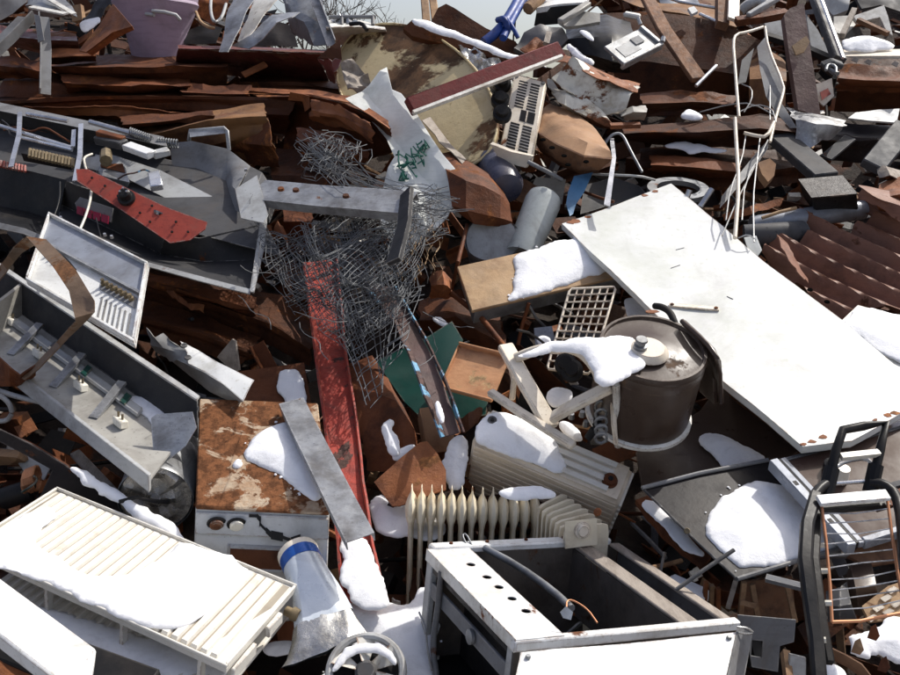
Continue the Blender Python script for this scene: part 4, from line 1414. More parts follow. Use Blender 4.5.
# ================================================================== rusty sheets, upper left
fold('rusty_sheet', [[(40, 66, -.02), (110, 55, .04), (180, 57, .08), (232, 59, .10)], [(50, 68, .20), (120, 69, .26), (180, 68, .28), (228, 67, .28)], [(72, 87, .02), (130, 90, .06), (180, 90, .10), (226, 88, .10)]], RU_DK,
     ('dark rusty folded sheet lying below the mauve barrel', 'sheet'), nu=6, cr=.03, tear=.03)
fold('rusty_sheet', [[(8, 68, .0), (50, 72, .08), (92, 84, .05)], [(2, 82, .10), (40, 82, .15), (110, 92, .10)], [(-8, 98, .05), (40, 97, .10), (120, 96, .06)]], RU_MD, ('brown crumpled sheet behind the grey bent angle at the left', 'sheet'), nu=6, cr=.035, tear=.03)
fold('rusty_sheet', [[(-8, 98, .02), (100, 92, .08), (200, 92, .14), (300, 93, .18)], [(-8, 103, .16), (100, 97, .24), (200, 97, .28), (296, 99, .32)], [(0, 110, .12), (100, 107, .16), (200, 110, .20), (290, 115, .26)], [(0, 119, -.06), (100, 119, .0), (200, 120, .04), (286, 133, .10)]], RU_DK,
     ('long dark rusty folded sheet running above the grey cabinet', 'sheet'), nu=8, cr=.03, tear=.03)
fold('rusty_sheet', [[(16, 106, .22), (70, 106, .26), (120, 105, .26), (184, 112, .26)], [(30, 113, .16), (80, 115, .18), (120, 115, .2), (184, 118, .2)]], RU_OR, ('narrow orange lit rusty strip just above the grey cabinet', 'sheet'), nu=6, cr=.02, tear=.03)  # brighter rust colour stands in for the sunlit part of the sheet
fold('rusty_sheet', [[(128, 130, .14), (208, 113, .26), (264, 104, .34)], [(140, 138, .22), (210, 121, .34), (266, 117, .40)], [(180, 152, .12), (225, 141, .24), (270, 134, .32)], [(225, 152, .0), (250, 162, .1), (278, 168, .12)]], RU_GD,
     ('golden brown folded sheet end behind the small bracket handle', 'sheet'), nu=6, cr=.03, tear=.03)
fold('rusty_sheet', [[(200, 128, .26), (232, 118, .33), (268, 117, .39)], [(210, 148, .16), (240, 142, .24), (272, 146, .30)], [(238, 158, .08), (256, 164, .12), (280, 167, .16)]], RU_MD, ('rusty brown folded flap right of the bracket handle', 'sheet'), nu=5, cr=.02, tear=.03)
fold('rusty_sheet', [[(240, 89, .18), (300, 91, .28), (345, 97, .36), (380, 116, .42)], [(258, 97, .30), (312, 97, .40), (345, 105, .46), (390, 128, .50)], [(285, 110, .18), (312, 114, .25), (345, 120, .32), (392, 136, .42)], [(284, 160, -.04), (312, 165, .0), (345, 166, .05), (392, 152, .22)]], RU_MD,
     ('big rust brown folded sheet ending left of the clouded white panel', 'sheet'), nu=8, cr=.025, tear=.03)
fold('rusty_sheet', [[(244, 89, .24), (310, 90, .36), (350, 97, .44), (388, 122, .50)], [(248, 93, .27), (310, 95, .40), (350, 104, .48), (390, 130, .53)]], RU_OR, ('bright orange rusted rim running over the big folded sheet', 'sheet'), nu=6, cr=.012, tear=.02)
fold('maroon_beam', [[(178, 45, .26), (250, 47, .30), (328, 50, .34)], [(178, 48, .34), (250, 50, .38), (328, 53, .42)], [(176, 58, .22), (250, 61, .26), (322, 64, .30)], [(176, 70, -.05), (250, 78, .0), (330, 84, .05)]], MAROON,
     ('straight maroon painted beam below the bent grey metal at the top', 'beam'), nu=4, cr=.006)
fold('maroon_flap', [[(318, 59, .38), (332, 60, .42), (342, 60, .42)], [(324, 68, .34), (334, 72, .36), (338, 70, .38)], [(330, 82, .24), (336, 84, .26), (336, 76, .32)]], MAROON, ('torn maroon flap at the right end of the maroon beam', 'flap'), nu=3, cr=.01, tear=.02)
poly('brown_triangle', [(317, 58), (340, 40), (342, 60)], PL(333, 52, .44, .8), RU_DK, ('small dark brown triangular plate left of the yellowed disc', 'plate'), th=.006, cr=.01)
fold('rusty_sheet', [[(244, 72, .04), (300, 76, .08), (345, 84, .1)], [(240, 82, .12), (300, 84, .16), (345, 90, .18)], [(244, 92, .08), (300, 94, .1), (340, 97, .12)]], RU_DK, ('dark rusty sheet tucked under the maroon beam', 'sheet'), nu=5, cr=.04, tear=.03)
beam('rust_chip', [(243, 75, .24), (266, 64, .28)], rect(.06, .012), RU_OR, ('short orange rusty chip lying under the maroon beam', 'chip'))
fold('rust_bracket', [[(290, 92, .4), (308, 96, .42), (309, 108, .36)], [(288, 100, .34), (302, 102, .36), (304, 112, .3)]], RU_OR, ('small folded orange rust bracket on the big folded sheet', 'bracket'), nu=3, cr=.006)

for rows, mt, lab in (
    ([[(60, 76, .12), (120, 80, .16), (190, 80, .18)], [(64, 82, .20), (120, 86, .24), (190, 85, .26)], [(70, 92, .1), (120, 95, .12), (190, 92, .14)]], RU_MD, 'brown folded strip halfway between barrel and grey cabinet'),
    ([[(180, 84, .20), (215, 86, .24), (252, 86, .26)], [(182, 92, .26), (216, 94, .30), (250, 94, .30)], [(186, 100, .12), (216, 102, .16), (250, 102, .18)]], RU_MD, 'ribbed brown sheet left of the big folded sheet'),
    ([[(120, 118, .20), (170, 116, .24), (212, 112, .28)], [(124, 124, .26), (172, 121, .30), (214, 117, .34)], [(130, 130, .14), (176, 127, .18), (212, 122, .2)]], RU_DK, 'thin dark ribbed sheet above the tubes of the grey cabinet'),
    ([[(0, 56, .16), (24, 58, .2), (46, 64, .22)], [(-4, 66, .22), (22, 68, .26), (44, 72, .26)], [(-4, 78, .1), (20, 80, .14), (42, 82, .14)]], RU_MD, 'ribbed brown sheet behind the arm of the grey bent angle'),
    ([[(312, 100, .42), (340, 106, .47), (372, 124, .50)], [(312, 110, .40), (340, 116, .45), (374, 134, .48)], [(312, 122, .3), (340, 128, .34), (372, 144, .38)]], RU_OR, 'ribbed orange lit face of the big folded sheet'),  # sunlight on this face put into its brighter rust colour
    ([[(296, 128, .3), (330, 134, .34), (368, 150, .34)], [(298, 140, .32), (332, 146, .36), (368, 160, .36)], [(300, 156, .2), (332, 162, .22), (364, 172, .22)]], RU_MD, 'lower ribbed brown sheet above the wire loops'),
    ([[(640, 96, .22), (690, 92, .28), (735, 96, .28)], [(642, 104, .28), (692, 102, .32), (736, 104, .32)], [(644, 114, .14), (692, 112, .18), (736, 112, .18)]], RU_DK, 'dark ribbed sheet at the foot of the leaning plank'),
    ([[(650, 156, .16), (700, 160, .2), (740, 166, .2)], [(650, 164, .22), (700, 168, .26), (740, 172, .24)], [(652, 174, .1), (700, 178, .14), (738, 180, .14)]], RU_MD, 'brown ribbed sheet above the steel ring'),
    ([[(838, 66, .42), (870, 68, .44), (906, 68, .46)], [(838, 78, .42), (870, 80, .44), (906, 82, .45)], [(836, 92, .32), (870, 94, .34), (906, 94, .36)]], RU_MD, 'ribbed brown sheet on the face of the snowy ledge casing'),
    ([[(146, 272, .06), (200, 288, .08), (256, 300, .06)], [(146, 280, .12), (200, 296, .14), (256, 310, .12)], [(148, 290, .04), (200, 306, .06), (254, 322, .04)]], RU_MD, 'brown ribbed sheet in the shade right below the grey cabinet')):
    fold('rusty_ribbed_sheet', rows, mt, (lab, 'sheet'), nu=6, cr=.02, tear=.02, cz=(.014, 1.6), nv=8)
# rust under the C rail
fold('rusty_sheet', [[(270, 150, .1), (300, 150, .14), (345, 152, .14)], [(272, 176, .16), (305, 178, .2), (350, 180, .18)], [(278, 200, .1), (312, 205, .12), (350, 205, .1)]], RU_DK, ('dark rusty sheet hidden behind the left end of the C rail', 'sheet'), nu=5, cr=.03, tear=.03)
fold('rusty_block', [[(282, 206, .22), (312, 204, .24)], [(284, 222, .24), (312, 222, .26)], [(284, 236, .12), (308, 240, .14)], [(282, 250, .06), (306, 256, .06)]], RU_MD, ('rusty brown stepped block beneath the C rail left of the mesh', 'block'), nu=5, cr=.012, tear=.02)
fold('rust_curl', [[(268, 236, .2), (278, 222, .24), (284, 228, .22)], [(272, 244, .16), (284, 238, .2), (290, 248, .18)]], RU_OR, ('orange rust curl between the cabinet end and the mesh', 'scrap'), nu=4, cr=.02, tear=.02)
# dark rusty floor below the cabinet
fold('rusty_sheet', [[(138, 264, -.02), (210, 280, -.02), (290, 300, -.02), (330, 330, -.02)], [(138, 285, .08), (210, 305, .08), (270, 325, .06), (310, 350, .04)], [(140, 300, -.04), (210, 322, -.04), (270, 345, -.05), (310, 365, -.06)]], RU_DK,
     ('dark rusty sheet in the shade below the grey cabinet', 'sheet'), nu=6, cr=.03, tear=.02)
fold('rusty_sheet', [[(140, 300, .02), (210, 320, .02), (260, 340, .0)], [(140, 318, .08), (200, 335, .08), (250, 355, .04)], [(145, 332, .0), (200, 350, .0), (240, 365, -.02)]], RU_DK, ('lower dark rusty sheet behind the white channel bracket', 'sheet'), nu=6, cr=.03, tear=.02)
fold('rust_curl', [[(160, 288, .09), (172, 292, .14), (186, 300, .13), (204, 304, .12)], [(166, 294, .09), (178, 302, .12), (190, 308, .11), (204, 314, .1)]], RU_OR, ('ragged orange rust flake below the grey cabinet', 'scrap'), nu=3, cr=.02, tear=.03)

# ================================================================== top left
def barrel():
    t = thing('mauve_barrel', 'mauve plastic barrel tapering downward at the top left', 'barrel', V(158, 60, .1))
    a, b = VY(157.5, 62, 6.5), VY(154, -40, 6.5)
    k = pm(157, 30, .3) * 6.5 / ((V(157, 30, .3) - CAM).dot(FW))
    r0 = 23.5 * 6.35 / F; r1 = 43 * 6.35 / F
    G().lathe(a, b, [(0, r0 * .98), (.02, r0), (.3, r0 * 1.25), (.55, r1 * .93), (.57, r1 * .96), (.60, r1 * .93), (.9, r1 * 1.06), (1, r1 * 1.06)], 40).mk('shell', PURP, t)
    for i in range(10):
        pass
    y0 = a.y - r1 * 1.02
    rod('tie_strap', [VY(152, 11, y0), VY(164, 12, y0 - .005), VY(176, 15, y0), VY(180, 20, y0 + .02)], .012, GREY_L, None, t)
    rod('tie_strap', [VY(146, 14, y0 + .03), VY(154, 15, y0)], .012, GREY_L, None, t)


barrel()
t = thing('bent_angle_steel', 'grey bent steel angle with vertical leg at the far left', 'steel angle', V(30, 70, .1))
beam('arm', [(-30, 86, .34), (37, 20, .50)], prL(.13, .06, .007, -1), GREY_M, None, parent=t, sub=3, bend=.004)
beam('leg', [(38, 17, .52), (40, 50, .40), (39, 94, .26)], prL(.06, .05, .007, -1), GREY_M, None, parent=t, up=Vector((.5, -1, .3)))
poly('gusset', [(34, 14), (40, 16), (44, 40), (38, 42)], PL(39, 28, .52, .8), GREY_M, None, th=.008, parent=t)
fold('red_channel', [[(-6, 24, .24), (18, 28, .26), (40, 30, .27), (76, 34, .26)], [(-6, 33, .28), (20, 37, .29), (42, 40, .30), (78, 42, .28)], [(-6, 44, .12), (20, 48, .12), (44, 54, .12), (80, 50, .12)]], MAROON,
     ('red brown channel behind the bent angle in the top left corner', 'channel'), nu=4, cr=.008)
fold('rusty_sheet', [[(40, 52, .2), (62, 49, .24), (100, 50, .26)], [(44, 58, .24), (64, 56, .26), (96, 55, .28)], [(46, 64, .1), (70, 62, .1), (96, 60, .12)]], RU_OR, ('orange brown sheet edge below the red channel', 'sheet'), nu=4, cr=.012, tear=.02)
fold('copper_plate', [[(78, 50, .30), (98, 26, .40), (113, 4, .50)], [(86, 52, .34), (112, 32, .44), (132, 26, .50)], [(92, 56, .28), (114, 40, .38), (134, 30, .46)]], RU_OR, ('flat orange brown plate leaning against the mauve barrel', 'plate'), nu=5, cr=.006, th=.008)
poly('grey_sheet', [(-5, 20), (12, 12), (26, 2), (30, -14), (-5, -14)], PL(12, 6, .3, .6), GREY_M, ('mid grey sheet cut off by the top left corner', 'sheet'), cr=.02)
fold('torn_sheet', [[(28, -10, .4), (46, -6, .45), (62, -8, .45)], [(26, 6, .45), (50, 8, .5), (76, 14, .5)], [(30, 16, .35), (52, 18, .4), (70, 17, .45)]], GALV_D, ('torn galvanised sheet with pale folded edge above the bent angle', 'sheet'), nu=4, cr=.03, tear=.03)
beam('pale_strip', [(31, 7, .5), (66, 14, .54)], rect(.035, .01), WHITE_D, ('narrow off white strip above the bent angle', 'strip'))
beam('pale_strip', [(44, -4, .5), (74, 14, .54)], rect(.03, .008), WHITE_D, ('narrow off white strip slanting down towards the red channel', 'strip'))
poly('dark_mesh_sheet', [(80, 22), (92, 4), (108, -6), (114, 2), (100, 18), (84, 32)], PL(96, 12, .3, .8), GREY_D, ('dark speckled sheet left of the orange brown plate', 'sheet'), cr=.03, cs=9)
snow([(78, 26), (84, 20), (98, 16), (102, 20), (94, 26), (84, 34)], PL(90, 24, .36, .5), ('small snow patch left of the orange brown plate', 'snow'), t=.02, soft=.03)
# bent grey metal right of the barrel
fold('bent_grey_strip', [[(238, -14, .5), (228, 14, .46), (219, 52, .38)], [(262, -12, .55), (246, 12, .5), (228, 52, .40)]], GALV, ('bent galvanised strip standing right of the mauve barrel', 'strip'), nu=5, cr=.012, th=.005)
fold('bent_grey_strip', [[(300, 12, .52), (272, 14, .5), (250, 34, .44), (232, 46, .38)], [(292, 18, .56), (276, 22, .54), (262, 38, .46), (248, 48, .40)]], GALV, ('galvanised strip arching over a dark hollow at the top', 'strip'), nu=5, cr=.012, th=.005)
fold('bent_grey_strip', [[(262, -12, .4), (250, 12, .36), (236, 40, .3)], [(280, -4, .44), (262, 18, .4), (244, 44, .34)]], WHITE_D, ('inner pale strip folded between the two galvanised strips', 'strip'), nu=5, cr=.014, th=.005)
fold('grey_steel_sheet', [[(276, -16, .40), (300, -16, .44), (318, -16, .46)], [(288, 14, .36), (304, 22, .42), (326, 20, .44)], [(292, 34, .28), (314, 46, .34), (336, 44, .36)]], GALV_D, ('tall dull steel panel leaning left of the tree twigs', 'panel'), nu=5, cr=.02, tear=.02, th=.005)
beam('pale_angle', [(314, -12, .52), (336, 46, .40)], prL(.05, .04, .005), GALV, ('pale steel angle along the right edge of the tall steel panel', 'steel angle'))
rod('wire_loop', [(196, 12, .3), (200, 22, .34), (208, 27, .36), (214, 28, .34)], .010, WOOD_T, ('tan bent hoop right of the mauve barrel', 'hoop'), smooth_path=2)
rod('wire_loop', [(212, -10, .35), (210, 10, .38), (214, 24, .38), (222, 18, .36), (226, 4, .35)], .010, GREY_L, ('pale bent wire loop right of the mauve barrel', 'hoop'), smooth_path=2)
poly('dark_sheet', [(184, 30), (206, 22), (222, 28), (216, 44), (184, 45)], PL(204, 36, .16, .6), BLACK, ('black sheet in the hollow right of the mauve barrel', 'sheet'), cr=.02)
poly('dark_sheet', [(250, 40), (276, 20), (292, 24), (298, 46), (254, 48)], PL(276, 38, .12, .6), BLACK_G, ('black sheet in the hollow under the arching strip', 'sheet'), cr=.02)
poly('brown_sheet', [(196, -10), (230, -10), (226, 14), (212, 24), (196, 14)], PL(212, 6, .2, .8), RU_MD, ('brown sheet behind the wire loops right of the barrel', 'sheet'), cr=.03)

# ================================================================== behind the disc
t = thing('white_box_body', 'pale cabinet with a thin top rail behind the yellowed disc', 'cabinet', V(360, 40, .1))
fr = skew((318, 27, .34), (386, 26, .34), (316, 22, .22), depth=.05)
fold('top', [[(326, 20, .42), (360, 20, .42), (384, 26, .42)], [(326, 28, .46), (360, 27, .46), (386, 30, .46)], [(326, 46, .24), (360, 44, .24), (388, 42, .24)]], WHITE_D, None, nu=4, cr=.006, parent=t)
rod('rail', [(330, 17, .46), (376, 17, .46)], .012, GREY_M, None, t)
rod('rail_post', [(373, 17, .46), (373, 25, .44)], .012, GREY_M, None, t)
rod('rail_post', [(342, 17, .46), (342, 25, .44)], .010, GREY_M, None, t)
rod('hose', [(350, 24, .48), (362, 23, .50), (367, 30, .48)], .012, BLACK, None, t, smooth_path=1)
poly('crumpled_foil', [(330, 17), (344, 14), (354, 18), (360, 26), (334, 27)], PL(345, 21, .44, .5), SHINY, ('crumpled bright foil on the pale cabinet behind the disc', 'foil'), cr=.03, cs=14)


def disc():
    c = V(417, 98, .34)
    # ellipse of the photograph: long axis tilted
    ang = math.radians(38)
    pl = PL(417, 98, .34, .4, .16)
    t = thing('yellow_disc', 'large round yellowed disc with big rust patches standing at the crest', 'disc', V(440, 160, .1))
    pts = []
    for k in range(40):
        q = 2 * math.pi * k / 40
        a, b = 90 * math.cos(q), 61 * math.sin(q)
        pts.append((417 + a * math.cos(ang) - b * math.sin(ang), 97 + a * math.sin(ang) + b * math.cos(ang)))
    poly('plate', pts, pl, YELL, None, th=.03, parent=t, cr=.003, cs=2)
    rp = [pl.at(x, y, .006) for x, y in pts]
    G().tube(rp, .007, 8, True).mk('rolled_rim', YELL, t)
    return pl


PD = disc()
poly('dark_plank', [(403, 28), (412, 20), (450, 32), (508, 54), (518, 58), (508, 62), (470, 52), (436, 42), (412, 36)], PL(460, 42, .50, .8), RU_DK, ('dark plank edged with snow above the yellowed disc', 'plank'), th=.05)
snow([(411, 20), (420, 19), (450, 29), (480, 40), (508, 53), (520, 57), (512, 61), (488, 50), (450, 37), (420, 27)], PL(460, 40, .56, .4), ('thin line of snow along the dark plank at the skyline', 'snow'), t=.02, soft=.02)
poly('rusty_plate', [(430, 24), (438, 8), (446, 4), (454, 8), (486, 28), (516, 42), (520, 60), (490, 52), (452, 34)], PL(474, 36, .40, .8), RU_DK, ('rust brown plate with rounded corner against the sky', 'plate'), th=.012, cr=.008)
for a, b, nm in (((424, -8), (427, 28), 'left'), ((432, -8), (436, 24), 'right')):
    beam('wooden_post', [(a[0], a[1], .36), (b[0], b[1], .32)], rect(.05, .05), WOOD, (nm + ' of two thin wooden posts standing against the sky', 'post'), up=Vector((0, -1, 0)), bev=.006)
t = thing('blue_rope', 'bundle of deep blue straps tied at the skyline', 'strap', V(505, 40, .3))
for pts, r in (([(522, -8, .62), (512, 12, .6), (500, 30, .58), (484, 42, .54)], .028), ([(528, -8, .6), (514, 16, .6), (503, 38, .56)], .022), ([(506, 18, .62), (512, 26, .6), (518, 38, .55)], .012), ([(498, 20, .6), (505, 18, .64), (508, 30, .58)], .018)):
    rod('strand', pts, r, BLUE_R, None, t, smooth_path=2)
t = thing('foil_heap', 'crumpled bright foil and dented tin between the disc and the vent grille', 'foil', V(480, 80, .2))
poly('foil', [(458, 50), (474, 48), (486, 54), (500, 60), (502, 66), (480, 74), (470, 64)], PL(480, 62, .44, .5), SHINY, None, cr=.05, cs=14, parent=t)
poly('foil', [(486, 90), (498, 84), (512, 80), (510, 108), (506, 130), (494, 116), (486, 100)], PL(498, 104, .40, .6), SHINY, None, cr=.05, cs=13, parent=t)
for (x, y) in ((502, 86), (500, 102), (502, 116)):
    p = V(x, y, .47)
    G().lathe(p, p + Vector((0, -.05, .03)), [(0, .045), (.5, .045), (.55, .03), (1, .028)], 14).mk('dark_cap', BLACK, t)

DKRED = M('dark_red_bar_paint', (.12, .016, .016), (.06, .012, .012), rough=.5, spec=.15, scale=8, dirt=.5, rust=.1, speck=.4)
# maroon bar with white lower edge
t = thing('maroon_bar', 'straight maroon bar with a white lower edge slanting across the disc', 'bar', V(480, 90, .3))
beam('bar', [(409, 107, .56), (560, 50, .62)], rect(.08, .045), DKRED, None, parent=t, up=Vector((-.3, -1, .1)), bev=.005)
beam('white_edge', [(413, 113, .60), (562, 56.5, .66)], rect(.016, .02), WHITE_D, None, parent=t, up=Vector((0, -.8, .6)))

# vent grille panel
def vent():
    fr = skew((515, 74, .52), (546, 82, .52), (499, 150, .36), depth=.04)
    t = thing('vent_grille', 'cream plastic vent panel with rows of slots right of the disc', 'vent', fr.p(.5, 1, 0))
    fr.box('panel', 0, 1, 0, 1, -1, 0, CREAM_W, t, bev=.006)
    for col, (u0, u1) in enumerate(((.18, .46), (.56, .84))):
        for i in range(24):
            v = .07 + i * .037
            if .42 < v < .60: continue
            fr.box('slot', u0, u1, v, v + .018, .0, .06, BLACK, t)
    fr.box('opening', .42, .86, .44, .58, .0, .06, BLACK, t)
    fr.box('opening_bar', .60, .64, .44, .58, .061, .12, CREAM_W, t)
    for (u, v) in ((.08, .03), (.92, .03), (.08, .97), (.92, .97)):
        p = fr.p(u, v, 0); G().lathe(p, p + fr.c.normalized() * .006, [(0, .012), (1, .01)], 8).mk('screw', GALV_D, t)
    fold('lower_shelf', [[(490, 144, .42), (512, 152, .42), (533, 156, .42)], [(498, 158, .36), (512, 164, .36), (526, 168, .36)]], CREAM_W, None, th=.02, nu=3, cr=.002, parent=t)


vent()

# clouded white panel with green string
def clouded():
    pl = PL(405, 150, .40, .55, .06)
    ex = (V(455, 190, .4) - V(372, 85, .4)).normalized()
    side = ex.cross(pl.n).normalized()

    def fl(q):
        s = (q - pl.o).dot(side)
        return .034 * (1 - abs(((s / .11) % 2) - 1) * 2) * .6 + .02 * noise.noise(q * 3)
    t = thing('clouded_plastic_sheet', 'clouded white ridged plastic panel with pointed top above the wire mesh', 'panel', V(420, 230, .2))
    poly('sheet', [(347, 102), (368, 84), (387, 68), (393, 92), (402, 95), (416, 113), (432, 140), (444, 158), (466, 182), (452, 206), (437, 230), (404, 252), (384, 232), (376, 205), (395, 158), (386, 138), (376, 126), (362, 112)], pl, PLAST_W, None, th=.006, f=fl, sp=.035, parent=t, ang=20)
    g = G()
    rnd = random.Random(3)
    for k in range(26):
        x, y = rnd.uniform(400, 428), rnd.uniform(142, 172)
        y = 180 - (x - 395) * 1.0 + rnd.uniform(-16, 10)
        p = [pl.at(x + rnd.uniform(-6, 6), y + rnd.uniform(-6, 6), .026 + rnd.uniform(0, .012)) for _ in range(4)]
        q = []
        for i in range(3): q += [p[i].lerp(p[i + 1], j / 3) for j in range(3)]
        g.tube(q + [p[-1]], .0035, 4)
    g.mk('green_string', GREEN_S, t)


clouded()
poly('dirty_rag', [(341, 66), (352, 60), (366, 72), (374, 88), (362, 96), (348, 92), (344, 80)], PL(357, 80, .46, .6), WOOD_G, ('dirty grey brown rag left of the pointed clouded panel', 'rag'), cr=.05, cs=9, th=.01)
fold('curved_brown_sheet', [[(434, 154, .34), (450, 151, .36), (472, 163, .36), (490, 173, .34), (500, 184, .30)], [(446, 170, .40), (466, 180, .42), (484, 186, .40), (500, 196, .36), (508, 204, .30)], [(452, 206, .34), (466, 210, .34), (482, 214, .32), (500, 218, .30), (512, 222, .26)], [(460, 214, .3), (474, 224, .28), (488, 226, .26), (502, 226, .24), (514, 228, .22)]], RU_MD,
     ('smooth red brown curved sheet right of the clouded panel', 'sheet'), nu=4, cr=.008, th=.006)
fold('mottled_strip', [[(422, 120, .36), (440, 140, .38), (462, 164, .38)], [(430, 118, .33), (446, 138, .35), (466, 160, .35)]], WOOD_G, ('mottled grey strip along the right edge of the clouded panel', 'strip'), nu=4, cr=.01)
G().lathe(V(484, 152, .26), V(508, 190, .30), [(0, .075), (.05, .085), (.9, .085), (.97, .07), (1, .04)], 24).mk('dark_blue_cylinder', M('dark_blue_paint', (.05, .055, .09), (.09, .09, .12), rough=.3, scale=6, rust=.1), None, ('dark blue metal cylinder below the vent panel', 'cylinder'))
t = thing('grey_tub', 'grey tub with pale rim under the curved brown sheet', 'tub', V(490, 255, .0))
G().lathe(V(492, 262, .06), V(492, 238, .22), [(0, .09), (.1, .10), (.9, .118), (.92, .124), (1, .124)], 30, True, False).mk('shell', GREY_M, t)
G().lathe(V(492, 242, .17), V(492, 240, .20), [(0, .112), (1, .112)], 30).mk('lining', GREY_L, t)
t = thing('grey_cylinder', 'speckled grey green round ended cylinder leaning above the snowy board', 'cylinder', V(528, 250, .05))
a, b = V(521, 256, .14), V(547, 192, .30)
G().lathe(a, b, [(0, .072), (.82, .082), (.92, .074), (.98, .048), (1.0, .02)], 28).mk('shell', ENAM_G, t)

# ================================================================== crumpled wire mesh
def mesh_tangle():
    t = thing('wire_mesh_bundle', 'tangled bundle of galvanised wire mesh draped over the red beam', 'wire mesh', V(350, 300, .1))
    rnd = random.Random(11)

    def layer(quad, nu, nv, amp, sd, r=.0014, jit=.6, part='mesh_layer'):
        c = quad
        g = G()

        def pt(u, v):
            x = (c[0][0] * (1 - u) + c[1][0] * u) * (1 - v) + (c[3][0] * (1 - u) + c[2][0] * u) * v
            y = (c[0][1] * (1 - u) + c[1][1] * u) * (1 - v) + (c[3][1] * (1 - u) + c[2][1] * u) * v
            h = (c[0][2] * (1 - u) + c[1][2] * u) * (1 - v) + (c[3][2] * (1 - u) + c[2][2] * u) * v
            q = Vector((u * 3.1, v * 3.1, sd))
            x += amp * 150 * noise.noise(q * .8) + amp * 14 * noise.noise(q * 3)
            y += amp * 150 * noise.noise(q * .8 + Vector((7, 3, 1))) + amp * 14 * noise.noise(q * 3 + Vector((1, 7, 4)))
            h += amp * .5 * noise.noise(q + Vector((2, 8, 5))) + amp * .3 * noise.noise(q * 3)
            return V(x, y, h)
        for i in range(nu):
            u = i / (nu - 1)
            a, b = rnd.uniform(0, .06), rnd.uniform(.94, 1.06)
            m = nv * 2
            du = rnd.gauss(0, .15 / nu)
            g.tube([pt(u + du, a + (b - a) * j / m) for j in range(m + 1)], r, 4, cap=False)
        for j in range(nv):
            v = j / (nv - 1)
            a, b = rnd.uniform(-.03, .05), rnd.uniform(.95, 1.05)
            m = nu * 2
            dv = rnd.gauss(0, .15 / nv)
            g.tube([pt(a + (b - a) * i / m, v + dv) for i in range(m + 1)], r, 4, cap=False)
        g.mk(part, WIREM, t, ang=80)
    layer([(300, 215, .42), (400, 212, .46), (425, 296, .40), (345, 366, .26)], 24, 24, .11, 1)
    layer([(262, 235, .38), (370, 205, .44), (440, 240, .42), (300, 330, .26)], 22, 20, .12, 2)
    layer([(254, 255, .32), (330, 240, .38), (400, 310, .36), (345, 350, .28)], 22, 24, .10, 3)
    layer([(256, 240, .36), (310, 222, .42), (365, 290, .38), (312, 322, .30)], 18, 20, .11, 15)
    layer([(290, 250, .40), (370, 225, .44), (420, 268, .42), (350, 330, .34)], 20, 20, .12, 17)
    layer([(330, 206, .44), (440, 192, .40), (442, 246, .38), (345, 290, .40)], 18, 16, .11, 4)
    layer([(335, 300, .32), (425, 285, .34), (400, 350, .30), (365, 410, .2)], 10, 12, .06, 6, r=.0017)
    layer([(318, 256, .44), (412, 208, .46), (452, 206, .40), (372, 292, .42)], 16, 18, .1, 8)
    g = G()
    for k in range(26):
        x, y = rnd.uniform(265, 440), rnd.uniform(190, 330)
        h = rnd.uniform(.34, .52)
        a = rnd.uniform(0, 6.28)
        pts = []
        for j in range(9):
            pts.append(V(x, y, h))
            a += rnd.gauss(0, .35)
            x += math.cos(a) * 7; y += math.sin(a) * 6; h = max(.28, h + rnd.gauss(0, .025))
        g.tube(pts, .0014, 4, cap=False)
    g.mk('loose_ends', WIREM, t, ang=80)['kind'] = 'stuff'
    # bundle of long loops reaching up over the rusty sheets
    g = G()
    for k in range(30):
        x0, y0 = 306 + rnd.gauss(0, 7), 143 + rnd.gauss(0, 7)
        x1, y1 = 452 + rnd.gauss(0, 10), 205 + rnd.gauss(0, 12)
        pts = []
        ph = rnd.uniform(0, 6)
        for j in range(15):
            u = j / 14
            pts.append(V(x0 + (x1 - x0) * u + 4 * math.sin(u * 13 + ph), y0 + (y1 - y0) * u ** .9 + 6 * math.sin(u * 7 + ph * 2) + 14 * math.sin(u * 3.14), .50 + .04 * math.sin(u * 5 + ph)))
        g.tube(pts, .0016, 4, cap=False)
    for k in range(16):
        x, y = rnd.uniform(306, 350), rnd.uniform(140, 172)
        rx, ry, ph, w2 = rnd.uniform(5, 20), rnd.uniform(4, 12), rnd.uniform(0, 6), rnd.uniform(1.2, 2.1)
        pts = []
        for j in range(20):
            q = ph + j * .33 * w2
            pts.append(V(x + rx * math.cos(q) + j * rnd.uniform(.4, 1.4) + 3 * noise.noise(Vector((j * .4, k, 0))), y + ry * math.sin(q) + j * rnd.uniform(.1, .9), .50 + .03 * math.sin(q * 2)))
        g.tube(pts, .0017, 4, cap=False)
    g.mk('loops', WIREM, t, ang=80)['kind'] = 'stuff'
    g = G()
    for k in range(18):
        x, y = rnd.uniform(385, 440), rnd.uniform(215, 262)
        pts = [V(x + 4 * math.sin(j + k), y + j * 5 - 18, .40 + .02 * math.sin(j * 2 + k)) for j in range(9)]
        g.tube(pts, .0014, 4, cap=False)
    g.mk('strands', WOOD_T, t, ang=80)['kind'] = 'stuff'


mesh_tangle()

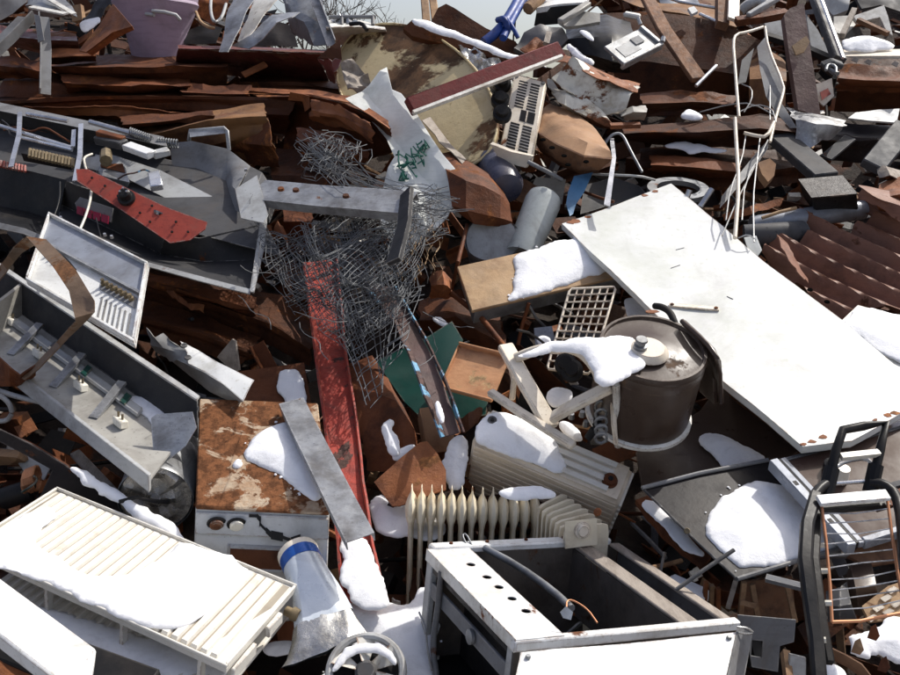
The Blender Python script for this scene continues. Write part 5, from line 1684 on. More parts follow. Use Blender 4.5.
# ================================================================== centre
poly('green_sheet', [(376, 360), (406, 347), (430, 336), (452, 323), (463, 341), (455, 366), (472, 384), (488, 402), (486, 416), (450, 420), (418, 416), (404, 402), (388, 378)], PL(430, 372, .12, .35), TEAL, ('dark green painted sheet under the blue edged bar', 'sheet'), th=.004, cr=.012, cs=3)
def blue_bar():
    t = thing('blue_edged_bar', 'brown violet flat bar with chipped light blue edges over the green sheet', 'bar', V(425, 380, .1))
    L = [(372, 288, .24), (398, 320, .26), (416, 360, .28), (430, 395, .26), (446, 436, .2)]
    Rr = [(392, 286, .24), (411, 318, .26), (430, 352, .28), (444, 385, .26), (460, 432, .2)]
    fold('web', [L, Rr], PURPBAR, None, th=.008, nu=4, nv=3, cr=.003, parent=t)
    fold('edge', [[(x - .5, y, h + .004) for x, y, h in L], [(x - 4.5, y + 1, h + .02) for x, y, h in L]], BLUE_P, None, th=.006, nu=4, nv=1, cr=.002, parent=t, tear=.01)
    fold('edge', [[(x + .5, y, h + .004) for x, y, h in Rr], [(x + 3, y, h + .02) for x, y, h in Rr]], BLUE_P, None, th=.006, nu=4, nv=1, cr=.002, parent=t, tear=.01)
    snow([(433, 403), (438, 400), (443, 410), (446, 421), (441, 424), (436, 415)], PL(440, 412, .27), ('tiny snow lump on the blue edged bar', 'snow'), t=.014, soft=.012)


blue_bar()
def tray():
    fr = skew((460, 347, .22), (509, 359, .24), (442, 387, .18), depth=.022)
    t = thing('orange_tray', 'shallow orange veneer drawer between green sheet and cream frame', 'drawer', fr.p(.5, .5, 0))
    fr.box('bottom', 0, 1, 0, 1, -.3, 0, WOOD_O, t)
    fr.box('back_side', -.02, 1, -.05, 0, -.3, 1, WOOD_O, t, bev=.003)
    fr.box('front_side', -.02, 1, 1, 1.04, -.3, .5, WOOD_O, t, bev=.003)
    fr.box('end_side', -.03, .0, 0, 1, -.3, .6, WOOD_O, t, bev=.003)


tray()
fr = skew((418, 412, .10), (448, 408, .12), (424, 448, .02), (420, 400, .14))
fr.box('brown_carton', 0, 1, 0, 1, -.6, .4, CARD, None, ('small brown carton below the end of the blue edged bar', 'box'), bev=.003)
poly('chipped_rust_plate', [(374, 481), (398, 460), (420, 442), (427, 441), (438, 454), (446, 470), (446, 490), (422, 498), (400, 506), (392, 506)], PL(412, 476, .14, .4), RU_OR, ('chipped orange rust plate behind the left end of the fin heater', 'plate'), th=.008, cr=.008, cs=5)
fold('brown_sheet', [[(346, 365, .06), (372, 356, .08), (386, 372, .1), (398, 396, .1)], [(350, 400, .1), (374, 392, .14), (396, 402, .16), (414, 430, .14)], [(362, 440, .06), (384, 436, .08), (404, 446, .1), (420, 452, .08)], [(366, 472, .0), (382, 472, .02), (396, 466, .04), (410, 460, .04)]], RU_MD,
     ('large curved brown sheet right of the red beam', 'sheet'), nu=4, cr=.012, tear=.015, th=.006)
snow([(380, 423), (388, 418), (394, 420), (392, 430), (399, 440), (401, 452), (392, 456), (386, 444)], PL(390, 438, .135, .1), ('upper small snow streak on the curved brown sheet', 'snow'), t=.014, soft=.014)
snow([(392, 456), (402, 448), (414, 443), (416, 448), (406, 456), (396, 462)], PL(404, 452, .12, .1), ('lower small snow streak beside the chipped rust plate', 'snow'), t=.014, soft=.012)
snow([(443, 452), (450, 440), (462, 434), (470, 444), (468, 468), (464, 488), (448, 492), (440, 470)], PL(455, 462, .10, .3), ('snow wedge at the left end of the flat cream radiator', 'snow'), t=.03, soft=.03)
fold('brown_offcut', [[(456, 422, .14), (470, 414, .2), (482, 410, .2)], [(458, 432, .12), (470, 428, .18), (478, 424, .18)]], RU_DK, ('dark brown offcut between the carton and the flat radiator', 'scrap'), nu=4, cr=.02, tear=.02)
# snowy board
def board():
    t = thing('snowy_board', 'tan board half covered by snow below the big white panel', 'board', V(530, 300, .1))
    fr = skew((457, 266, .27), (612, 232, .27), (472, 311, .22), depth=.03)
    fr.box('top', 0, 1, 0, 1, -.5, 0, WOOD_T, t, bev=.003)
    fr.box('frame', .02, 1, .96, .99, -2.6, -.5, GALV_D, t)
    fr.box('frame', .02, .04, .04, .95, -2.6, -.5, GALV_D, t)
    pl = PL3(fr.p(0, 0, 0), fr.p(1, 0, 0), fr.p(0, 1, 0))
    snow([(511, 256), (530, 249), (560, 241), (600, 233), (616, 236), (628, 268), (600, 274), (560, 287), (528, 297), (509, 303), (509, 292), (517, 280), (514, 266)], pl, ('thick snow covering the right part of the tan board', 'snow'), t=.022, soft=.03, crumbs=7)


board()
for pts, r, lab in (([(467, 225, .26), (458, 262, .24), (450, 296, .1)], .009, 'thin brown steel bar standing left of the snowy board'),
                    ([(450, 292, .16), (480, 316, .16), (504, 346, .2)], .011, 'brown steel bar running down to the orange drawer'),
                    ([(529, 303, .2), (522, 326, .1), (518, 345, .04)], .008, 'rusty rod under the snowy board'),
                    ([(526, 300, .2), (536, 318, .12), (548, 330, .04)], .006, 'thin grey rod slanting under the snowy board')):
    rod('steel_bar', pts, r, RU_MD if 'rust' in lab or 'brown' in lab else GALV_D, (lab, 'bar'))
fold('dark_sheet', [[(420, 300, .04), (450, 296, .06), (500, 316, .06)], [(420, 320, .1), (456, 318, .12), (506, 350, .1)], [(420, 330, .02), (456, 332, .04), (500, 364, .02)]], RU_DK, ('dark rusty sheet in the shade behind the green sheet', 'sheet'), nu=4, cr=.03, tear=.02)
snow([(430, 318), (440, 316), (449, 325), (444, 328)], PL(440, 322, .14), ('sliver of snow on the dark sheet above the green sheet', 'snow'), t=.01, soft=.01)
fold('rust_lump', [[(430, 276, .2), (442, 270, .26), (452, 280, .22)], [(432, 286, .22), (444, 284, .28), (452, 290, .2)], [(428, 300, .12), (440, 300, .14), (450, 300, .1)]], RU_OR, ('orange rusty lump between the mesh and the snowy board', 'scrap'), nu=4, cr=.02, tear=.02)
# white wire rack
def wire_rack():
    t = thing('wire_rack', 'white coated wire oven rack leaning left of the brown tub', 'rack', V(580, 365, .1))
    q = [V(570, 289, .26), V(616, 287, .28), V(590, 374, .16), V(547, 369, .14)]
    b = lambda u, v: q[0].lerp(q[1], u).lerp(q[3].lerp(q[2], u), v)
    rod('frame', [b(.04, 0), b(.96, 0), b(1, .03), b(1, .97), b(.96, 1), b(.04, 1), b(0, .97), b(0, .03)], .0055, CREAM_W, None, t, closed=True)
    for i in range(1, 6):
        G().tube([b(i / 6, 0), b(i / 6, 1)], .0035, 6).mk('wire', CREAM_W, t)
    for i in range(1, 11):
        G().tube([b(0, i / 11) + N * .004, b(1, i / 11) + N * .004], .0035, 6).mk('cross_wire', CREAM_W, t)


wire_rack()
poly('pale_blue_box', [(534, 328), (552, 326), (556, 345), (536, 350)], PL(545, 338, .08, .6), BLUEGR, ('pale blue grey plate seen behind the wire rack', 'plate'), th=.01)
snow([(536, 339), (541, 335), (550, 337), (551, 345), (540, 346)], PL(544, 341, .12, .3), ('small snow lump left of the wire rack', 'snow'), t=.015, soft=.015)
snow([(622, 300), (634, 296), (652, 312), (650, 322), (630, 322)], PL(636, 312, .14, .3), ('shaded snow patch between the wire rack and the white panel', 'snow'), t=.02)

# ================================================================== brown tub, cream frame
def tub():
    c = V(652, 352, .52)
    R = 53 * pm(652, 352, .52)
    ax = (N + Vector((.05, .0, 0))).normalized()
    Ht = .262
    t = thing('washer_tub', 'round brown washing machine tub with snow on its lid', 'tub', c - ax * Ht)
    G().lathe(c - ax * Ht, c, [(0, R * .96), (.08, R * .985), (.5, R), (.86, R), (.87, R * 1.02), (.96, R * 1.02), (1.0, R * 1.0)], 48).mk('shell', TUB_B, t)
    G().lathe(c + ax * .0, c + ax * .022, [(0, R * 1.025), (.5, R * 1.03), (1, R * 1.0), (1.0, R * .95), (.6, R * .93), (.55, R * .5), (.75, R * .45), (.75, .001)], 48, False, True).mk('lid', TUB_B, t)
    G().lathe(c - ax * (Ht + .012), c - ax * (Ht - .01), [(0, R * 1.02), (.3, R * 1.05), (.8, R * 1.05), (1, R * 1.0)], 48).mk('base_ring', WHITE_D, t)
    hc = V(648, 352, .545)
    G().lathe(hc, hc + ax * .02, [(0, .066), (.3, .064), (1, .050)], 30).mk('hub_plate', CREAM_W, t)
    p = V(640, 348, .565)
    G().lathe(p, p + ax * .045, [(0, .022), (.3, .022), (.35, .015), (.6, .015), (.65, .02), (.8, .018)], 14).mk('hub_nut', GALV_D, t)
    rod('hose', [V(655, 306, .50), V(663, 307, .53), V(671, 313, .54), V(675, 324, .53), V(678, 334, .50)], .0115, BLACK_R, None, t, smooth_path=2, n=10)
    # guard strip at the right side
    fold('side_guard', [[(682, 322, .54), (698, 336, .55), (712, 350, .55), (718, 362, .54)], [(686, 340, .46), (700, 352, .46), (712, 364, .46), (719, 378, .44)], [(700, 392, .32), (706, 398, .32), (714, 404, .32), (720, 402, .30)]], TUB_B, None, nu=4, cr=.002, th=.012, parent=t)
    rod('guard_rim', [V(682, 321, .55), V(698, 335, .56), V(712, 349, .56), V(719, 362, .55), V(721, 402, .31)], .009, TUB_B, None, t, smooth_path=1)
    G().tube([V(616, 384, .5), V(618, 446, .21)], .012, 8).mk('seam', WHITE_D, t)
    # cream cast frame
    f = thing('machine_chassis', 'cream painted cast frame propping the brown tub on its left', 'frame', V(550, 420, .1))
    beam('strut', [(505, 346, .34), (524, 380, .34), (552, 428, .26)], rect(.055, .03), CREAM_W, None, parent=f, bev=.006, up=N)
    beam('strut', [(508, 350, .32), (514, 380, .28), (512, 400, .22)], rect(.02, .02), CREAM_W, None, parent=f, bev=.004)
    rod('arm', [(516, 358, .36), (536, 350, .40), (562, 346, .44), (582, 352, .46), (596, 368, .47), (600, 380, .46)], .018, CREAM_W, None, f, smooth_path=2, n=10)
    beam('brace', [(552, 418, .30), (576, 404, .38), (612, 386, .46)], rect(.05, .025), CREAM_W, None, parent=f, bev=.006)
    beam('leg', [(490, 392, .26), (520, 412, .28), (574, 446, .28)], rect(.03, .024), CREAM_W, None, parent=f, bev=.005)
    beam('post', [(612, 388, .44), (614, 424, .34), (616, 444, .26)], rect(.016, .014), CREAM_W, None, parent=f, bev=.003)
    rod('belt', [(590, 392, .30), (598, 404, .32), (598, 424, .30), (588, 438, .24)], .014, BLACK_R, None, f, smooth_path=2)
    for k, (x, y) in enumerate(((584, 360), (572, 372), (566, 366))):
        p = V(x, y, .26)
        G().lathe(p, p + Vector((-.01, -.06, .03)), [(0, .04), (.5, .04), (.55, .026), (1, .024)], 16).mk('pulley', BLACK if k else RU_DK, f)
    for k in range(8):
        x, y = random.uniform(570, 608), random.uniform(405, 442)
        p = V(x, y, .24); G().lathe(p, p + N * .02, [(0, .012), (1, .009)], 7).mk('bolt', GALV_D, f)
    g = G()
    for k in range(5):
        cc = V(601, 406 + k * 8, .36)
        g.tube([cc + Vector((.018 * math.cos(q), -.01 * math.sin(q), .02 * math.sin(q))) for q in [j * .6283 for j in range(10)]], .005, 5, True)
    g.mk('chain', GALV_D, f)
    pl = PL3(c + ax * .02, c + ax * .02 + Vector((1, 0, -ax.x / ax.z)), c + ax * .02 + Vector((0, 1, -ax.y / ax.z)))
    snow([(512, 356), (534, 348), (560, 341), (588, 337), (612, 336), (628, 337), (636, 341), (633, 348), (637, 356), (649, 361), (642, 369), (628, 378), (614, 387), (600, 386), (595, 374), (588, 361), (576, 352), (560, 350), (534, 356)], pl, ('big white snow sheet from the cream chassis arm onto the brown tub lid', 'snow'), t=.035, soft=.022, up=.012)
    snow([(546, 392), (556, 386), (574, 390), (572, 400), (556, 408), (548, 404)], PL(560, 396, .2, .2), ('small snow patch inside the cream frame', 'snow'), t=.02, soft=.02)
    snow([(556, 424), (566, 420), (580, 430), (584, 442), (570, 440)], PL(570, 432, .14, .2), ('shaded snow under the foot of the cream frame', 'snow'), t=.02, soft=.02)


tub()

# ================================================================== the big white panel
def big_panel():
    pl = PL(735, 320, .34, -.05, .02)
    fw = lambda q: .012 * noise.noise(q * 1.7) + .004 * noise.noise(q * 6)

    def on(x, y, up=0.0):
        q = pl.at(x, y)
        return q + pl.n * (fw(q) + up)
    t = thing('enamelled_door_sheet', 'big flat white enamelled door panel lying across the right of the heap', 'panel', pl.at(735, 330))
    poly('sheet', [(562, 224), (600, 210), (671, 184), (760, 258), (843, 322), (930, 398), (900, 413), (852, 440), (803, 446), (720, 379), (640, 298)], pl, WHITE_P, None, th=.028, parent=t, f=fw, sp=.05)
    a, b = on(669, 305, .0), on(719, 309, .0)
    d = (b - a).normalized(); s = pl.n.cross(d)
    G().hexa([a - s * .010, b - s * .010, b + s * .010, a + s * .010] + [p + pl.n * .008 for p in (a - s * .010, b - s * .010, b + s * .010, a + s * .010)]).mk('trim_strip', CREAM_W, t)
    for p in (a.lerp(b, .06), a.lerp(b, .94)):
        G().lathe(p + pl.n * .0085, p + pl.n * .012, [(0, .008), (1, .006)], 8).mk('screw', RU_DK, t)
    for (x0, y0, x1, y1) in ((727, 296, 733, 299), (671, 268, 680, 265), (676, 250, 684, 248)):
        a, b = on(x0, y0, .0005), on(x1, y1, .0005)
        G().tube([a, b], .002, 5).mk('dent_mark', GREY_M, t)
    # rust scabs along the edges
    rnd = random.Random(8)
    for (a, b, n) in (((803, 446), (900, 412), 9), ((562, 224), (671, 184), 5), ((562, 224), (720, 379), 4)):
        for k in range(n):
            u = rnd.random()
            x, y = a[0] + (b[0] - a[0]) * u, a[1] + (b[1] - a[1]) * u
            cx, cy = (735, 320)
            x += (cx - x) * .012; y += (cy - y) * .012
            r = rnd.uniform(2, 5)
            poly('rust_scab', [(x + r * rnd.uniform(.6, 1.6) * math.cos(q), y + r * .45 * rnd.uniform(.6, 1.3) * math.sin(q)) for q in [j * .9 for j in range(7)]], pl, RU_OR, None, th=.004, f=lambda q: fw(q) + .0012, sp=.02, parent=t)


big_panel()
# snowy sheet to its right
poly('white_sheet', [(840, 322), (858, 305), (905, 318), (930, 340), (930, 400), (900, 372)], PL(885, 345, .30, .1), WHITE_D, ('snow covered white sheet between the corrugated sheet and the big panel', 'sheet'), th=.02)
snow([(842, 322), (858, 306), (880, 310), (930, 322), (930, 372), (905, 366), (880, 352), (856, 334)], PL(885, 345, .305, .1), ('snow on the white sheet at the right edge below the corrugated sheet', 'snow'), t=.02, soft=.04)
snow([(888, 424), (898, 417), (920, 420), (915, 440), (895, 436)], PL(900, 430, .30, .1), ('small snow patch at the right edge below the big panel', 'snow'), t=.02)
poly('rust_corner', [(852, 441), (880, 424), (905, 410), (905, 424), (880, 436), (862, 446)], PL(880, 430, .27, .2), RU_OR, ('rusty orange strip under the lower edge of the big white panel', 'strip'), th=.01, cr=.01)


def corrugated():
    t = thing('corrugated_sheet', 'rusty brown corrugated sheet with torn left edge at the right', 'corrugated sheet', V(850, 270, .1))
    pl = PL(850, 260, .22, .1, .03)
    d = (V(900, 262, .22) - V(805, 216, .22)); d -= pl.n * d.dot(pl.n); d.normalize()
    s = pl.n.cross(d)
    w = 24 * pm(850, 260, .22)

    def f(q):
        x = (q - pl.o).dot(s) / w
        return .032 * math.sin(2 * math.pi * x * .88 + 1.2 * noise.noise(q * 1.3)) * (1 + .5 * noise.noise(q * 3.1)) + .02 * noise.noise(q * 2.5)
    poly('sheet', [(797, 212), (803, 208), (812, 222), (835, 228), (846, 236), (858, 222), (880, 212), (856, 200), (862, 190), (935, 214), (940, 330), (900, 318), (860, 304), (842, 327), (826, 312), (808, 296), (788, 276), (762, 256), (770, 242), (782, 234), (800, 240), (812, 234), (800, 222)], pl, RU_CO, None, th=.004, f=f, sp=.018, tear=.01, parent=t, ang=40)
    fold('torn_lip', [[(777, 234, .30), (783, 248, .32), (792, 264, .32), (802, 280, .30)], [(784, 240, .27), (790, 250, .28), (800, 264, .28), (808, 284, .27)]], RU_CO, None, nu=4, cr=.012, tear=.02, parent=t)
    for (x, y) in ((827, 302), (810, 290)):
        p = pl.at(x, y, .034)
        G().lathe(p, p + pl.n * .004, [(0, .012), (1, .010)], 8).mk('hole', HOLE, t)


corrugated()
fold('corrugated_strip', [[(856, 196, .36), (876, 206, .38), (910, 226, .38)], [(862, 188, .40), (884, 200, .42), (915, 214, .42)], [(858, 186, .34), (890, 192, .34), (915, 206, .34)]], RU_CO, ('narrow rusty folded strip above the corrugated sheet at the right', 'strip'), nu=4, cr=.012, tear=.02)
fold('rusty_sheet', [[(880, 186, .3), (905, 176, .34)], [(872, 200, .36), (905, 194, .38)], [(880, 210, .26), (905, 212, .28)]], RU_OR, ('orange brown folded sheet cut off by the right edge', 'sheet'), nu=4, cr=.02)

# ================================================================== black plate with snow, lower right
PB = PL(740, 520, .24, -.05, -.02)
t = thing('black_plate', 'shiny black enamelled plate with a raised edge holding a large snow patch', 'plate', PB.at(740, 530))
poly('plate', [(642, 488), (700, 473), (768, 460), (800, 498), (842, 548), (790, 563), (737, 579), (690, 535)], PB, BLACK_G, None, th=.006, parent=t)
e = [PB.at(*q, .006) for q in ((642, 488), (700, 473), (768, 460))]
G().tube(e, .007, 8).mk('raised_edge', GREY_M, t)
e = [PB.at(*q, .004) for q in ((842, 548), (790, 563), (737, 579))]
G().tube(e, .007, 8).mk('raised_edge', GREY_M, t)
e = [PB.at(*q, .003) for q in ((642, 488), (690, 535), (737, 579))]
G().tube(e, .004, 8).mk('side_edge', GREY_D, t)
G().lathe(PB.at(687, 531), PB.at(687, 531, .01), [(0, .01), (1, .008)], 8).mk('screw', TERM, t)
snow([(707, 523), (713, 507), (733, 490), (750, 480), (763, 482), (787, 486), (803, 492), (822, 520), (838, 545), (826, 552), (797, 557), (773, 567), (747, 570), (727, 557), (713, 540)], PB, ('large rounded snow patch on the black enamelled plate', 'snow'), t=.045, soft=.06, crumbs=12)
rod('thin_rod', [(734, 550, .32), (704, 570, .30), (676, 590, .26)], .006, GREY_D, ('thin dark rod poking out from the snow on the black plate', 'rod'))
poly('rusty_lower_plate', [(636, 500), (648, 496), (712, 556), (702, 566), (668, 540)], PL(672, 530, .14, -.05), RU_MD, ('rusty plate edge beneath the left side of the black plate', 'plate'), th=.02, cr=.006, tear=.006)
snow([(639, 502), (648, 497), (670, 515), (690, 535), (708, 552), (704, 558), (684, 546), (660, 526), (644, 510)], PL(672, 530, .15, -.05), ('narrow snow strip beneath the left edge of the black plate', 'snow'), t=.016, soft=.02)
fr = skew((664, 580, .12), (700, 596, .12), (672, 573, .10), depth=.05)
fr.box('white_foam_block', 0, 1.1, 0, 1.2, -1, 0, SNOW, None, ('small white foam block in the dark gap right of the cooker', 'block'), bev=.01)
# dark brown panel behind the tub
poly('brown_sheet', [(636, 452), (700, 410), (722, 382), (806, 446), (786, 460), (760, 458), (690, 474), (642, 486)], PL(715, 440, .10, .1), TUB_B, ('dark brown panel lying behind and below the brown tub', 'panel'), th=.01, cr=.006)
snow([(698, 435), (714, 432), (738, 443), (764, 455), (766, 460), (742, 464), (722, 468), (714, 456), (702, 444)], PL(715, 440, .115, .1), ('snow patch on the dark panel above the black plate', 'snow'), t=.03, soft=.03)
fold('dark_flap', [[(722, 388, .12), (760, 420, .14), (800, 446, .16)], [(736, 408, .04), (768, 436, .04), (798, 456, .06)]], RU_DK, ('dark rusty flap under the long edge of the big white panel', 'flap'), nu=4, cr=.02, tear=.02)

# ================================================================== oven door frame at the right
def oven_door():
    fr = skew((769, 462, .32), (905, 424, .34), (848, 548, .34), depth=.03)
    t = thing('oven_door', 'blue grey framed oven door with brown glass at the right edge', 'door', fr.p(.5, .5, 0))
    G().hexa(fr.hex(.05, 1.1, .02, .98, -.8, -.2)).mk('glass', M('brown_glass', (.055, .03, .023), (.085, .055, .042), rough=.25, spec=.2, scale=3, rust=.12, bump=.02), t)
    fr.box('frame_rail', 0, .055, 0, 1, -1, .3, BLUEGR, t, bev=.003)
    fr.box('frame_rail', .075, .115, 0, 1, -.6, .1, BLUEGR, t, bev=.003)
    fr.box('gasket', .056, .074, .01, .99, -.6, .2, BLACK, t)
    fr.box('frame_rail', .116, 1.1, .94, 1.0, -1, .1, BLUEGR, t, bev=.003)
    fr.box('frame_rail', .116, 1.1, .0, .03, -1, .0, GREY_D, t)
    for v in (.28, .72):
        fr.box('slot', .015, .04, v, v + .05, .301, .33, BLACK, t)
    # hinge lump
    p = fr.p(.32, .25, 0)
    G().lathe(p, p + N * .04, [(0, .03), (.5, .03), (.6, .02), (1, .018)], 12).mk('hinge_boss', BLACK, t)
    p = fr.p(.30, .38, 0)
    G().lathe(p, p + N * .05, [(0, .022), (1, .018)], 12).mk('knob', CERAM, t)
    fr.box('inner_bar', .3, 1.1, .55, .60, -.15, .15, GREY_D, t)
    fr.box('inner_plate', .35, .8, .62, .75, -.15, .02, RU_MD, t)


oven_door()

# ================================================================== black folding frame with wire grid
def folding_frame():
    t = thing('folding_seat', 'black tubular folding frame with a wire grid standing at the lower right', 'frame', V(830, 660, .3))
    rod('handle', [(829, 484, .58), (836, 450, .64), (843, 430, .66), (864, 426, .66), (886, 423, .66), (880, 450, .63), (873, 481, .58)], .0125, BLACK, None, t, n=10)
    beam('handle_bar', [(841, 457, .63), (879, 453, .63)], rect(.018, .014), CERAM, None, parent=t)
    for (x, y, x2, y2) in ((832, 468, 825, 498), (876, 465, 870, 492)):
        G().tube([V(x, y, .615), V(x2, y2, .57)], .020, 10).mk('sleeve', BLACK, t)
    rod('cross_tube', [(828, 484, .585), (868, 481, .585)], .006, SILVER, None, t)
    rod('cross_tube', [(834, 468, .60), (846, 461, .60), (866, 458, .60), (874, 466, .60)], .006, SILVER, None, t, smooth_path=1)
    beam('side_rail', [(816, 494, .60), (807, 525, .62), (805, 560, .62), (810, 600, .60), (816, 640, .58), (820, 690, .56)], rect(.031, .028), BLACK, None, parent=t, bev=.006, sub=2)
    rod('side_rail', [(814, 496, .60), (822, 486, .60), (832, 482, .59)], .014, BLACK, None, t, smooth_path=1)
    rod('side_rail', [(870, 483, .59), (884, 484, .60), (896, 494, .6), (902, 520, .6), (905, 570, .6)], .014, BLACK, None, t, smooth_path=1)
    beam('inner_rail', [(818, 505, .57), (815, 560, .58), (822, 620, .56), (830, 664, .54)], rect(.02, .02), BLACK, None, parent=t, bev=.004)
    beam('white_slat', [(818, 501, .63), (888, 495, .63)], rect(.032, .012), WHITE, None, parent=t, bev=.002)
    beam('black_slat', [(820, 509, .60), (888, 503, .60)], rect(.025, .016), BLACK, None, parent=t)
    wg = thing('wire_grid_basket', 'copper coloured wire grid hanging on the black folding frame', 'wire grid', V(860, 622, .5))
    A = [(821, 502), (826, 540), (830, 585), (832, 622)]
    B = [(887, 497), (892, 535), (898, 575), (905, 612)]
    fa = lambda L, v: (lambda k: (L[min(int(k), 2)][0] + (L[min(int(k), 2) + 1][0] - L[min(int(k), 2)][0]) * (k - min(int(k), 2)), L[min(int(k), 2)][1] + (L[min(int(k), 2) + 1][1] - L[min(int(k), 2)][1]) * (k - min(int(k), 2))))(v * 3)
    rod('edge_wire', [(x, y, .62 - .10 * i / 3) for i, (x, y) in enumerate(A)], .0040, COPPER, None, wg)
    rod('edge_wire', [(x, y, .62 - .10 * i / 3) for i, (x, y) in enumerate(B)], .0040, COPPER, None, wg)
    rod('edge_wire', [(832, 622, .52), (860, 621, .52), (885, 616, .52), (906, 612, .52)], .0042, COPPER, None, wg)
    for i in range(10):
        v = .10 + i * .088
        a, b = fa(A, v), fa(B, v)
        m = ((a[0] + b[0]) / 2, (a[1] + b[1]) / 2 + random.uniform(-1.5, 3))
        rod('grid_wire', [(*a, .62 - .10 * v), (*m, .61 - .10 * v), (*b, .62 - .10 * v)], .0017, GALV, None, wg, n=5)
    for (x, y) in ((822, 545), (824, 571), (828, 603), (822, 640)):
        G().tube([V(x - 4, y, .56), V(x + 4, y, .565)], .007, 8).mk('clip', CERAM, wg)


folding_frame()
# behind and below the grid
poly('brown_board', [(848, 556), (884, 526), (905, 520), (905, 560), (868, 566)], PL(878, 546, .28, .3), WOOD_B, ('brown board corner behind the wire grid', 'board'), th=.015, cr=.004)
fold('brown_bucket_side', [[(846, 572, .22), (850, 566, .26), (870, 560, .26)], [(846, 590, .26), (856, 588, .30), (876, 584, .28)], [(844, 612, .16), (860, 616, .18), (880, 612, .18)]], TUB_B, ('dull brown dented side of a bucket behind the wire grid', 'bucket'), nu=4, cr=.01)
fold('grey_bin_side', [[(825, 590, .24), (840, 586, .28), (848, 580, .26)], [(826, 606, .26), (840, 606, .32), (852, 604, .28)], [(828, 622, .2), (840, 622, .22), (858, 622, .2)]], GREY_D, ('dark grey curved piece left behind the wire grid', 'scrap'), nu=4, cr=.008)
t = thing('board_of_tiles', 'mossy board with a few pale square tiles behind the wire grid', 'board', V(885, 605, .2))
pl = PL(885, 600, .26, .3)
poly('board', [(862, 606), (888, 586), (906, 580), (906, 618), (870, 622)], pl, WOOD_T, None, th=.012, parent=t)
for (x, y) in ((866, 618), (872, 608), (880, 598), (886, 590), (882, 612), (890, 604)):
    poly('tile', [(x, y), (x + 8, y - 4), (x + 13, y - 1), (x + 5, y + 4)], pl, CREAM_W, None, th=.004, up=.006, parent=t)
snow([(846, 640), (850, 632), (866, 638), (876, 628), (884, 620), (906, 616), (920, 640), (915, 668), (892, 662), (880, 654), (862, 660), (852, 654)], PL(880, 642, .30), ('lumpy snow heap in the lower right corner', 'snow'), t=.06, soft=.06, rough=2)
snow([(824, 664), (832, 662), (846, 670), (850, 690), (826, 690)], PL(836, 674, .36), ('small snow lump at the bottom beside the black frame', 'snow'), t=.02, soft=.02)
fold('bark_strip', [[(828, 648, .36), (844, 656, .38), (860, 666, .38), (872, 682, .36)], [(830, 660, .32), (846, 668, .34), (858, 678, .34), (866, 690, .33)]], WOOD_B, ('curved strip of dark bark at the bottom right', 'bark'), nu=4, cr=.012)
for k, (x, y) in enumerate(((858, 646), (884, 664), (874, 632))):
    poly('dead_leaf', [(x - 7, y + 6), (x - 3, y - 5), (x + 2, y - 8), (x + 6, y + 4), (x + 2, y + 9)], PL(x, y, .385, .6, .1), RU_MD if k else WOOD, (('small brown leaf sticking up in the lower right snow', 'small purple brown leaf at the right end of the lower right snow', 'tan leaf at the top of the lower right snow')[k], 'leaf'), th=.002, cr=.006, cs=12)
# grey slotted plate etc
poly('grey_slotted_plate', [(738, 615), (796, 620), (794, 642), (780, 646), (778, 672), (752, 667), (748, 642), (738, 640)], PL(765, 640, .22, .8), GREY_M, ('mid grey notched plate standing right of the cooker', 'plate'), th=.006, holes=[[(752, 640), (763, 641), (762, 658), (751, 656)]])
poly('light_sheet', [(790, 654), (806, 658), (806, 690), (788, 690)], PL(797, 670, .30, .8), GREY_L, ('light grey panel strip at the bottom left of the black frame', 'panel'), th=.01)
beam('wood_edge', [(785, 652, .30), (790, 690, .30)], rect(.018, .02), WOOD, ('narrow wooden edge beside the light grey panel at the bottom', 'batten'), up=Vector((0, -1, .3)))
t = thing('dark_crate', 'dark broken wooden crate below the black plate', 'crate', V(768, 600, .05))
poly('back', [(744, 582), (792, 576), (796, 620), (742, 616)], PL(770, 600, .10, .9), WOOD_B, None, th=.012, parent=t)
for pts in ([(744, 582, .22), (740, 618, .1)], [(752, 584, .2), (758, 620, .1)], [(786, 580, .22), (795, 622, .12)], [(740, 602, .16), (756, 606, .16)]):
    beam('slat', pts, rect(.014, .012), WOOD, None, parent=t, up=Vector((0, -1, .3)))
beam('grey_strut', [(766, 578, .24), (806, 588, .26)], rect(.02, .014), GREY_M, ('small grey strut under the snowy black plate', 'strut'))
beam('pale_stick', [(736, 580, .22), (728, 608, .14)], rect(.014, .012), WOOD_G, ('short pale stick hanging under the corner of the black plate', 'stick'))
rod('thin_stick', [(665, 552, .16), (660, 572, .12), (660, 582, .08)], .006, WOOD_G, ('thin bent stick in the dark gap right of the cooker', 'stick'))
for i, (x, y) in enumerate(((706, 582), (712, 585), (718, 588))):
    beam('batten', [(x, y, .16), (x - 2 + i, y + 26, .06)], rect(.012, .012), RU_OR if i % 2 == 0 else WOOD, (('leftmost', 'middle', 'rightmost')[i] + ' of three thin upright battens below the black plate', 'batten'), up=Vector((0, -1, .3)))

